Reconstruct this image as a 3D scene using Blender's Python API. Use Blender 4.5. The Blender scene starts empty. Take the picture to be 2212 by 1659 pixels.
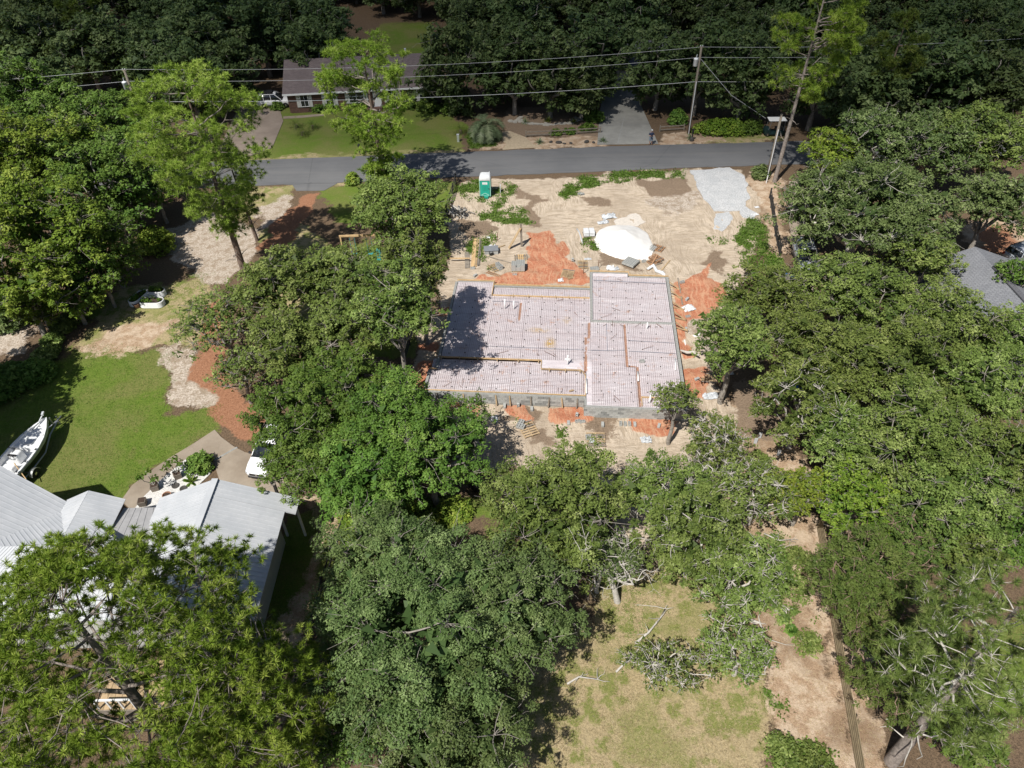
import bpy, bmesh, math, random
import numpy as np
from mathutils import Vector, Matrix

R = math.radians
SC = bpy.context.scene
COL = SC.collection
rng = np.random.default_rng(7)
random.seed(7)

# ---------------------------------------------------------------- camera (drone, 36 m up, 42 degrees down)
CAM_H, PITCH, ROLL, FPX, PW, PH = 36.0, R(42.0), R(-1.2), 1563.0, 2212.0, 1659.0
fwd = np.array([0, math.cos(PITCH), -math.sin(PITCH)])
rgt0 = np.array([1.0, 0, 0]); up0 = np.cross(rgt0, fwd)
RGT = math.cos(ROLL) * rgt0 + math.sin(ROLL) * up0
UPV = -math.sin(ROLL) * rgt0 + math.cos(ROLL) * up0
cam_d = bpy.data.cameras.new('camera'); cam = bpy.data.objects.new('camera', cam_d); COL.objects.link(cam)
cam_d.sensor_width = 36.0; cam_d.lens = 36.0 * FPX / PW; cam_d.clip_start = 0.5; cam_d.clip_end = 6000
cam.matrix_world = Matrix(((RGT[0], UPV[0], -fwd[0], 0), (RGT[1], UPV[1], -fwd[1], 0), (RGT[2], UPV[2], -fwd[2], CAM_H), (0, 0, 0, 1)))
SC.camera = cam

# ---------------------------------------------------------------- light: clear summer day, sun high behind the drone's left shoulder
SUN_EL, SHADOW_AZ = R(55.0), R(34.0)          # shadows run 34 degrees from +Y towards +X
sd = np.array([-math.sin(SHADOW_AZ) * math.cos(SUN_EL), -math.cos(SHADOW_AZ) * math.cos(SUN_EL), math.sin(SUN_EL)])
sun_l = bpy.data.lights.new('sun', 'SUN'); sun_l.energy = 4.9; sun_l.angle = R(0.5); sun_l.color = (1.0, 0.965, 0.9)
sun = bpy.data.objects.new('sun', sun_l); COL.objects.link(sun)
sun.rotation_euler = Vector((-sd[0], -sd[1], -sd[2])).to_track_quat('-Z', 'Y').to_euler(); sun.location = (-60, -80, 140)
W = bpy.data.worlds.new('World'); SC.world = W; W.use_nodes = True
wn = W.node_tree.nodes; wn.clear()
sky = wn.new('ShaderNodeTexSky'); sky.sky_type = 'NISHITA'; sky.sun_disc = False
sky.sun_elevation = SUN_EL; sky.sun_rotation = math.atan2(sd[0], sd[1]); sky.altitude = 20
bg = wn.new('ShaderNodeBackground'); bg.inputs[1].default_value = 0.058
wo = wn.new('ShaderNodeOutputWorld'); W.node_tree.links.new(sky.outputs[0], bg.inputs[0]); W.node_tree.links.new(bg.outputs[0], wo.inputs[0])
SC.view_settings.view_transform = 'Standard'; SC.view_settings.look = 'None'
SC.view_settings.exposure = 0.3; SC.view_settings.gamma = 1.0; SC.view_settings.use_curve_mapping = False
SC.render.engine = 'CYCLES'
SC.cycles.max_bounces = 5; SC.cycles.diffuse_bounces = 2; SC.cycles.transmission_bounces = 3; SC.cycles.transparent_max_bounces = 4
SC.cycles.glossy_bounces = 2; SC.cycles.caustics_reflective = False; SC.cycles.caustics_refractive = False
SC.cycles.use_denoising = True
try: SC.cycles.denoiser = 'OPENIMAGEDENOISE'
except Exception: pass

# ---------------------------------------------------------------- surveying: a mark on the aerial survey sheet -> a point on the land
def gz(Y):
    t = np.clip((54.0 - Y) / 16.0, 0, 1)
    return -0.55 * t * t * (3 - 2 * t)
def PZ(x, y, z):
    d = fwd * FPX + RGT * (x - PW / 2) - UPV * (y - PH / 2)
    return np.array([0, 0, CAM_H]) + d * ((z - CAM_H) / d[2])
def G(x, y):
    z = 0.0
    for _ in range(6):
        p = PZ(x, y, z); z = float(gz(p[1]))
    return PZ(x, y, z)
def depth(p): return float((np.asarray(p) - np.array([0, 0, CAM_H])) @ fwd)
def gpoly(pts): return [tuple(G(*p)[:2]) for p in pts]

# ---------------------------------------------------------------- mesh helpers
class MB:
    def __init__(s): s.v = []; s.f = []
    def add(s, vs, fs):
        o = len(s.v); s.v += [tuple(map(float, p)) for p in vs]; s.f += [tuple(o + i for i in q) for q in fs]; return s
    def box(s, c, d, rz=0.0, taper=1.0):
        x, y, z = d[0] / 2, d[1] / 2, d[2] / 2; ca, sa = math.cos(rz), math.sin(rz); vs = []
        for zz in (-z, z):
            k = taper if zz > 0 else 1.0
            for xx, yy in ((-x, -y), (x, -y), (x, y), (-x, y)):
                xx *= k; yy *= k
                vs.append((c[0] + xx * ca - yy * sa, c[1] + xx * sa + yy * ca, c[2] + zz))
        return s.add(vs, [(3, 2, 1, 0), (4, 5, 6, 7), (0, 1, 5, 4), (1, 2, 6, 5), (2, 3, 7, 6), (3, 0, 4, 7)])
    def bar(s, a, b, w, h):
        a = np.array(a, float); b = np.array(b, float); t = b - a; t /= np.linalg.norm(t) + 1e-9
        u = np.array([0, 0, 1.0]) if abs(t[2]) < 0.9 else np.array([0, 1.0, 0])
        sd_ = np.cross(t, u); sd_ /= np.linalg.norm(sd_); u = np.cross(sd_, t); vs = []
        for p in (a, b):
            for i, j in ((-1, -1), (1, -1), (1, 1), (-1, 1)): vs.append(p + sd_ * w / 2 * i + u * h / 2 * j)
        return s.add(vs, [(3, 2, 1, 0), (4, 5, 6, 7), (0, 1, 5, 4), (1, 2, 6, 5), (2, 3, 7, 6), (3, 0, 4, 7)])
    def tube(s, pts, rad, n=6, cap=True):
        pts = [np.array(p, float) for p in pts]; m = len(pts)
        if not hasattr(rad, '__len__'): rad = [rad] * m
        vs = []; ref = np.array([0.31, 0.95, 0.05])
        for i, p in enumerate(pts):
            t = pts[min(i + 1, m - 1)] - pts[max(i - 1, 0)]; t /= np.linalg.norm(t) + 1e-9
            if abs(t @ ref) > 0.95: ref = np.array([0.9, 0.1, 0.4])
            u = np.cross(t, ref); u /= np.linalg.norm(u) + 1e-9; w = np.cross(t, u)
            for k in range(n):
                a = 2 * math.pi * k / n; vs.append(p + (u * math.cos(a) + w * math.sin(a)) * rad[i])
        fs = [(i * n + k, i * n + (k + 1) % n, (i + 1) * n + (k + 1) % n, (i + 1) * n + k) for i in range(m - 1) for k in range(n)]
        if cap: fs += [tuple(range(n - 1, -1, -1)), tuple(range((m - 1) * n, m * n))]
        return s.add(vs, fs)
    def lathe(s, prof, n=16, c=(0, 0, 0)):
        vs = []; m = len(prof)
        for r_, z in prof:
            for k in range(n): a = 2 * math.pi * k / n; vs.append((c[0] + r_ * math.cos(a), c[1] + r_ * math.sin(a), c[2] + z))
        fs = [(i * n + k, i * n + (k + 1) % n, (i + 1) * n + (k + 1) % n, (i + 1) * n + k) for i in range(m - 1) for k in range(n)]
        fs += [tuple(range(n - 1, -1, -1)), tuple(range((m - 1) * n, m * n))]
        return s.add(vs, fs)
    def prism(s, poly, z0, z1):
        n = len(poly); A = sum(poly[i][0] * poly[(i + 1) % n][1] - poly[(i + 1) % n][0] * poly[i][1] for i in range(n))
        if A < 0: poly = poly[::-1]
        vs = [(p[0], p[1], z0) for p in poly] + [(p[0], p[1], z1) for p in poly]
        fs = [tuple(range(n - 1, -1, -1)), tuple(range(n, 2 * n))] + [(i, (i + 1) % n, n + (i + 1) % n, n + i) for i in range(n)]
        return s.add(vs, fs)
    def loft(s, rings, closed=True, caps=True):
        n = len(rings[0]); vs = [p for r_ in rings for p in r_]; m = len(rings)
        kk = n if closed else n - 1
        fs = [(i * n + k, i * n + (k + 1) % n, (i + 1) * n + (k + 1) % n, (i + 1) * n + k) for i in range(m - 1) for k in range(kk)]
        if caps: fs += [tuple(range(n - 1, -1, -1)), tuple(range((m - 1) * n, m * n))]
        return s.add(vs, fs)
    def mesh(s, name):
        me = bpy.data.meshes.new(name); me.from_pydata(s.v, [], s.f); me.update(); return me
    def build(s, name, mat, parent=None, smooth=False, fix=False, bevel=0):
        me = s.mesh(name)
        if fix or bevel:
            bm = bmesh.new(); bm.from_mesh(me); bmesh.ops.remove_doubles(bm, verts=bm.verts, dist=1e-4) if fix else None
            if fix: bmesh.ops.recalc_face_normals(bm, faces=bm.faces)
            if bevel: bmesh.ops.bevel(bm, geom=bm.edges[:] , offset=bevel, segments=1, affect='EDGES', clamp_overlap=True)
            bm.to_mesh(me); bm.free()
        return obj(name, me, mat, parent, smooth)
def obj(name, me, mat, parent=None, smooth=False):
    o = bpy.data.objects.new(name, me); COL.objects.link(o)
    if mat is not None and not me.materials: me.materials.append(mat)
    if parent is not None: o.parent = parent
    if smooth: me.polygons.foreach_set('use_smooth', np.ones(len(me.polygons), bool))
    return o
def fastmesh(name, v, f, attr=None):
    """v (n,3); f (m,k) all faces with k corners; attr: dict of per-point floats"""
    v = np.ascontiguousarray(v, np.float32); f = np.ascontiguousarray(f, np.int32); k = f.shape[1]
    me = bpy.data.meshes.new(name)
    me.vertices.add(len(v)); me.vertices.foreach_set('co', v.ravel())
    me.loops.add(f.size); me.loops.foreach_set('vertex_index', f.ravel())
    me.polygons.add(len(f)); me.polygons.foreach_set('loop_start', np.arange(0, f.size, k, dtype=np.int32))
    me.update(calc_edges=True)
    for n, a in (attr or {}).items():
        at = me.attributes.new(n, 'FLOAT', 'POINT'); at.data.foreach_set('value', np.ascontiguousarray(a, np.float32))
    return me
def thing(name, label, cat, loc=(0, 0, 0), rz=0.0, group=None):
    o = bpy.data.objects.new(name, None); COL.objects.link(o); o.empty_display_size = 0.3
    o.location = tuple(map(float, loc)); o.rotation_euler = (0, 0, rz); return tag(o, label, cat, group)
def tag(o, label, cat, group=None, kind=None):
    o['label'] = label; o['category'] = cat
    if group: o['group'] = group
    if kind: o['kind'] = kind
    return o
def struct(o, label=None):
    o['kind'] = 'structure'
    if label: o['label'] = label
    return o
def copy_tree(o, label=None, loc=None, rz=None, scale=None, parent=None):
    c = o.copy(); COL.objects.link(c)
    if parent is not None: c.parent = parent
    if label: c['label'] = label
    if loc is not None: c.location = tuple(map(float, loc))
    if rz is not None: c.rotation_euler = (0, 0, rz)
    if scale is not None: c.scale = scale
    for ch in [q for q in o.children]: copy_tree(ch, parent=c)
    return c

# ---------------------------------------------------------------- procedural materials
def srgb(r, g, b):
    f_ = lambda c: (c / 255 / 12.92) if c / 255 <= 0.04045 else ((c / 255 + 0.055) / 1.055) ** 2.4
    return (f_(r), f_(g), f_(b))
class NT:
    def __init__(s, name):
        s.m = bpy.data.materials.new(name); s.m.use_nodes = True; s.n = s.m.node_tree.nodes; s.l = s.m.node_tree.links
        s.n.clear(); s.out = s.n.new('ShaderNodeOutputMaterial')
    def node(s, t, **kw):
        n = s.n.new(t)
        for k, v in kw.items(): setattr(n, k, v)
        return n
    def link(s, a, b): s.l.new(a, b)
    def coord(s, kind='Object', scale=(1, 1, 1), rot=0.0):
        tc = s.node('ShaderNodeTexCoord'); mp = s.node('ShaderNodeMapping'); mp.inputs['Scale'].default_value = scale; mp.inputs['Rotation'].default_value = (0, 0, rot)
        s.link(tc.outputs[kind], mp.inputs['Vector']); return mp.outputs[0]
    def noise(s, vec, scale, detail=3, rough=0.6, dist=0.0):
        n = s.node('ShaderNodeTexNoise'); n.inputs['Scale'].default_value = scale; n.inputs['Detail'].default_value = detail
        n.inputs['Roughness'].default_value = rough; n.inputs['Distortion'].default_value = dist
        if vec is not None: s.link(vec, n.inputs['Vector'])
        return n.outputs['Fac']
    def math(s, op, a, b=None, c=None, clamp=False):
        n = s.node('ShaderNodeMath', operation=op, use_clamp=clamp)
        for i, x in enumerate((a, b, c)):
            if x is None: continue
            if isinstance(x, (int, float)): n.inputs[i].default_value = x
            else: s.link(x, n.inputs[i])
        return n.outputs[0]
    def rng(s, x, a, b, lo=0.0, hi=1.0):
        n = s.node('ShaderNodeMapRange'); n.interpolation_type = 'SMOOTHSTEP'; s.link(x, n.inputs[0])
        n.inputs[1].default_value = a; n.inputs[2].default_value = b; n.inputs[3].default_value = lo; n.inputs[4].default_value = hi
        return n.outputs[0]
    def mix(s, f, a, b, blend='MIX'):
        n = s.node('ShaderNodeMix', data_type='RGBA', blend_type=blend)
        for sock, x in ((n.inputs[0], f), (n.inputs[6], a), (n.inputs[7], b)):
            if isinstance(x, (int, float)): sock.default_value = x
            elif isinstance(x, tuple): sock.default_value = (*x, 1) if len(x) == 3 else x
            else: s.link(x, sock)
        return n.outputs[2]
    def attr(s, name): n = s.node('ShaderNodeAttribute'); n.attribute_name = name; return n.outputs['Fac']
    def bump(s, h, strength=0.5, dist=0.05):
        n = s.node('ShaderNodeBump'); n.inputs['Strength'].default_value = strength; n.inputs['Distance'].default_value = dist; s.link(h, n.inputs['Height']); return n.outputs[0]
    def principled(s, col, rough=0.8, normal=None, metal=0.0, spec=0.5, coat=0.0):
        p = s.node('ShaderNodeBsdfPrincipled')
        for key, x in (('Base Color', col), ('Roughness', rough), ('Metallic', metal), ('Specular IOR Level', spec), ('Coat Weight', coat)):
            if isinstance(x, (int, float)): p.inputs[key].default_value = x
            elif isinstance(x, tuple): p.inputs[key].default_value = (*x, 1)
            else: s.link(x, p.inputs[key])
        if normal is not None: s.link(normal, p.inputs['Normal'])
        s.link(p.outputs[0], s.out.inputs[0]); return p
def pm(name, col, rough=0.75, var=0.18, scale=3.0, bump=0.15, metal=0.0, spec=0.4, stain=None, coat=0.0, stretch=(1, 1, 1)):
    """plain procedural surface: colour broken by two noises, a little relief"""
    t = NT(name); v = t.coord('Object', stretch)
    n1 = t.noise(v, scale, 4); n2 = t.noise(v, scale * 9, 3)
    k = t.math('ADD', t.math('MULTIPLY', n1, 0.65), t.math('MULTIPLY', n2, 0.35))
    lo = tuple(c * (1 - var) for c in col); hi = tuple(min(1, c * (1 + var)) for c in col)
    c = t.mix(t.rng(k, 0.3, 0.7), lo, hi)
    if stain: c = t.mix(t.rng(t.noise(v, scale * 0.6, 5, 0.7), 0.52, 0.7), c, stain)
    t.principled(c, rough, t.bump(n2, bump, 0.02) if bump else None, metal, spec, coat); return t.m
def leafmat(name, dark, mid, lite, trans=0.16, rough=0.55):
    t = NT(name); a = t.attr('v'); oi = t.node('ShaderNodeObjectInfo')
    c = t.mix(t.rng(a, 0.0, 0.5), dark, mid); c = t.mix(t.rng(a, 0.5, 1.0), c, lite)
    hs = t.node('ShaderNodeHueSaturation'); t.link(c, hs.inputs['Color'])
    t.link(t.math('MULTIPLY_ADD', oi.outputs['Random'], 0.022, 0.492), hs.inputs['Hue']); t.link(t.math('MULTIPLY_ADD', oi.outputs['Random'], 0.3, 0.82), hs.inputs['Value'])
    p = t.principled(hs.outputs[0], rough, None, 0, 0.16)
    tr = t.node('ShaderNodeBsdfTranslucent'); bc = t.mix(0.5, hs.outputs[0], (0.30, 0.42, 0.04)); t.link(bc, tr.inputs[0])
    mx = t.node('ShaderNodeMixShader'); mx.inputs[0].default_value = trans; t.link(p.outputs[0], mx.inputs[1]); t.link(tr.outputs[0], mx.inputs[2]); t.link(mx.outputs[0], t.out.inputs[0])
    return t.m
# numpy value noise
def vnoise(x, y, seed=0):
    xi = np.floor(x).astype(np.int64); yi = np.floor(y).astype(np.int64); xf = x - xi; yf = y - yi
    def h(a, b):
        n = (a * 374761393 + b * 668265263 + seed * 974711) & 0x7fffffff
        n = ((n ^ (n >> 13)) * 1274126177) & 0x7fffffff
        return ((n ^ (n >> 16)) & 0xffff) / 65535.0
    u = xf * xf * (3 - 2 * xf); w = yf * yf * (3 - 2 * yf)
    return (h(xi, yi) * (1 - u) + h(xi + 1, yi) * u) * (1 - w) + (h(xi, yi + 1) * (1 - u) + h(xi + 1, yi + 1) * u) * w
def fbm(x, y, seed=0, o=4):
    s = 0; a = 0.5
    for i in range(o): s = s + a * vnoise(x * 2 ** i + 17.3 * i, y * 2 ** i - 9.1 * i, seed + i); a *= 0.5
    return s / (1 - 0.5 ** o)
def sdist(X, Y, poly):
    """signed distance to a polygon, positive inside"""
    d = np.full(X.shape, 1e9); ins = np.zeros(X.shape, bool); n = len(poly)
    for i in range(n):
        x0, y0 = poly[i]; x1, y1 = poly[(i + 1) % n]; ex, ey = x1 - x0, y1 - y0
        t = np.clip(((X - x0) * ex + (Y - y0) * ey) / (ex * ex + ey * ey + 1e-9), 0, 1)
        d = np.minimum(d, np.hypot(X - x0 - t * ex, Y - y0 - t * ey))
        ins ^= ((y0 > Y) != (y1 > Y)) & (X < (x1 - x0) * (Y - y0) / (y1 - y0 + 1e-12) + x0)
    return np.where(ins, d, -d)
# ================================================================ MATERIALS
M = {}
M['asphalt'] = None
M['wood_new'] = pm('lumber', (0.52, 0.36, 0.19), 0.7, 0.25, 2, 0.2, stretch=(1, 1, 1))
M['wood_tan'] = pm('tan_wood', (0.40, 0.29, 0.17), 0.75, 0.3, 3)
M['wood_grey'] = pm('weathered_wood', (0.22, 0.19, 0.155), 0.85, 0.3, 4)
M['wood_dark'] = pm('dark_fence_wood', (0.035, 0.032, 0.03), 0.8, 0.3, 4)
M['wood_red'] = pm('reddish_pallet_wood', (0.33, 0.19, 0.105), 0.8, 0.3, 4)
M['block'] = pm('concrete_block', (0.36, 0.365, 0.35), 0.9, 0.22, 2.2, 0.3)
M['mortar'] = pm('mortar', (0.27, 0.27, 0.255), 0.95, 0.2, 5, 0.3)
M['white_metal'] = pm('white_metal', (0.78, 0.79, 0.80), 0.35, 0.05, 1.5, 0.02)
M['white_paint'] = pm('white_paint', (0.76, 0.77, 0.78), 0.5, 0.05, 2, 0.03)
M['white_plastic'] = pm('white_plastic', (0.60, 0.61, 0.62), 0.35, 0.08, 4, 0.1)
M['pvc'] = pm('white_pvc', (0.8, 0.8, 0.8), 0.3, 0.03, 4, 0)
M['rust'] = pm('rusted_steel', (0.17, 0.08, 0.045), 0.8, 0.4, 6, 0.2)
M['mesh_wire'] = pm('rusty_wire', (0.24, 0.18, 0.175), 0.7, 0.3, 3, 0)
M['steel'] = pm('galvanised_steel', (0.42, 0.43, 0.44), 0.4, 0.12, 6, 0.03, metal=0.7)
M['grey_metal'] = pm('grey_paint', (0.5, 0.52, 0.54), 0.45, 0.08, 3, 0.03)
M['black'] = pm('black_rubber', (0.018, 0.018, 0.019), 0.7, 0.2, 6, 0.05)
M['black_plastic'] = pm('black_plastic', (0.022, 0.022, 0.024), 0.4, 0.2, 5, 0.03)
M['glass'] = pm('dark_glass', (0.016, 0.02, 0.024), 0.06, 0.1, 2, 0, spec=0.8)
M['car_white'] = pm('white_car_paint', (0.80, 0.81, 0.82), 0.28, 0.02, 1, 0, spec=0.5, coat=0.4)
M['car_silver'] = pm('silver_car_paint', (0.42, 0.45, 0.49), 0.3, 0.03, 1, 0, metal=0.4, coat=0.4)
M['chrome'] = pm('chrome', (0.6, 0.6, 0.6), 0.2, 0.05, 4, 0, metal=0.9)
M['lamp'] = pm('lamp_lens', (0.55, 0.57, 0.6), 0.15, 0.05, 4, 0)
M['redlamp'] = pm('red_lens', (0.25, 0.02, 0.02), 0.2, 0.05, 4, 0)
M['brick'] = pm('brown_brick', (0.115, 0.065, 0.05), 0.9, 0.3, 5, 0.2)
M['soil'] = pm('potting_soil', (0.055, 0.036, 0.026), 0.95, 0.4, 12, 0.4)
M['terracotta'] = pm('terracotta', (0.30, 0.16, 0.10), 0.85, 0.2, 5)
M['stone'] = pm('pale_flagstone', (0.36, 0.34, 0.30), 0.9, 0.25, 5, 0.3)
M['dark_stone'] = pm('dark_stone', (0.06, 0.055, 0.05), 0.9, 0.3, 5, 0.3)
M['oak_bark'] = pm('oak_bark', (0.26, 0.235, 0.205), 0.95, 0.4, 5, 0.6)
M['pale_bark'] = pm('bleached_branch', (0.46, 0.43, 0.385), 0.9, 0.25, 6, 0.4)
M['pine_bark'] = pm('pine_bark', (0.165, 0.12, 0.095), 0.95, 0.45, 5, 0.7)
M['grey_pine_bark'] = pm('grey_pine_bark', (0.24, 0.205, 0.18), 0.95, 0.45, 5, 0.7)
M['tarp'] = pm('blue_tarp', (0.02, 0.17, 0.50), 0.4, 0.15, 4, 0.2)
M['conduit'] = pm('pale_conduit', (0.62, 0.63, 0.64), 0.4, 0.06, 4, 0)
M['pole'] = pm('utility_pole_wood', (0.20, 0.17, 0.135), 0.9, 0.3, 3, 0.4, stretch=(6, 6, 0.6))
def concrete(name, col, dark, joint=None):
    t = NT(name); v = t.coord('Object')
    n1 = t.noise(v, 0.35, 5, 0.65); n2 = t.noise(v, 3.0, 4); n3 = t.noise(v, 60, 2)
    c = t.mix(t.rng(n1, 0.32, 0.68), dark, col); c = t.mix(t.math('MULTIPLY', t.rng(n2, 0.35, 0.75), 0.35), c, tuple(x * 0.72 for x in col))
    c = t.mix(t.math('MULTIPLY', t.rng(n3, 0.4, 0.7), 0.18), c, tuple(x * 0.6 for x in col))
    t.principled(c, 0.9, t.bump(n3, 0.25, 0.01), 0, 0.3); return t.m
M['drive_grey'] = concrete('grey_concrete', (0.31, 0.305, 0.28), (0.215, 0.21, 0.195))
M['drive_brown'] = concrete('exposed_aggregate', (0.30, 0.245, 0.20), (0.22, 0.175, 0.14))
M['walk'] = concrete('stained_concrete', (0.34, 0.285, 0.225), (0.22, 0.175, 0.13))
def asphalt():
    t = NT('asphalt'); v = t.coord('Object'); vs = t.coord('Object', (0.12, 1.6, 1))
    n1 = t.noise(v, 0.12, 4); n2 = t.noise(vs, 0.9, 4, 0.6, 0.4); n3 = t.noise(v, 35, 2); n4 = t.noise(v, 5, 4)
    c = t.mix(t.rng(n1, 0.3, 0.7), (0.105, 0.107, 0.112), (0.145, 0.145, 0.148))
    c = t.mix(t.math('MULTIPLY', t.rng(n2, 0.45, 0.75), 0.35), c, (0.075, 0.077, 0.082))
    c = t.mix(t.math('MULTIPLY', t.rng(n4, 0.62, 0.78), 0.3), c, (0.24, 0.21, 0.18))
    c = t.mix(t.math('MULTIPLY', t.rng(n3, 0.35, 0.75), 0.3), c, (0.19, 0.19, 0.19))
    vo = t.node('ShaderNodeTexVoronoi', feature='DISTANCE_TO_EDGE'); vo.inputs['Scale'].default_value = 0.16; t.link(t.coord('Object', (0.5, 1.2, 1)), vo.inputs['Vector']); c = t.mix(t.math('MULTIPLY', t.rng(vo.outputs['Distance'], 0.008, 0.0), 0.3), c, (0.05, 0.05, 0.052))
    c = t.mix(t.math('MULTIPLY', t.rng(t.noise(t.coord('Object', (0.03, 0.7, 1)), 1.5, 3), 0.5, 0.64), 0.3), c, (0.17, 0.165, 0.16))
    t.principled(c, 0.85, t.bump(n3, 0.3, 0.01), 0, 0.35); return t.m
M['asphalt'] = asphalt()
def gravel(name, a, b, scale=14):
    t = NT(name); v = t.coord('Object'); vo = t.node('ShaderNodeTexVoronoi'); vo.inputs['Scale'].default_value = scale; t.link(v, vo.inputs['Vector'])
    n1 = t.noise(v, 0.8, 5); n2 = t.noise(v, 9, 4)
    c = t.mix(t.rng(n1, 0.3, 0.7), a, b); c = t.mix(t.math('MULTIPLY', t.rng(n2, 0.45, 0.7), 0.45), c, tuple(x * 0.62 for x in a))
    c = t.mix(t.math('MULTIPLY', t.rng(vo.outputs['Distance'], 0.35, 0.7), 0.5), c, tuple(x * 0.45 for x in a))
    h = t.math('ADD', t.math('MULTIPLY', vo.outputs['Distance'], -0.5), n2)
    t.principled(c, 0.92, t.bump(h, 0.7, 0.06), 0, 0.2); return t.m
M['gravel'] = gravel('pale_gravel', (0.50, 0.51, 0.52), (0.60, 0.60, 0.60))
M['white_gravel'] = gravel('white_pebbles', (0.70, 0.68, 0.65), (0.80, 0.79, 0.77), 20)
def sandpile_mat():
    t = NT('white_mason_sand'); v = t.coord('Object'); n1 = t.noise(v, 1.2, 5); n2 = t.noise(v, 14, 3)
    c = t.mix(t.rng(n1, 0.3, 0.7), (0.66, 0.64, 0.61), (0.71, 0.695, 0.67)); t.principled(c, 0.95, t.bump(n2, 0.25, 0.03), 0, 0.1); return t.m
M['white_sand'] = sandpile_mat()

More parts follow.
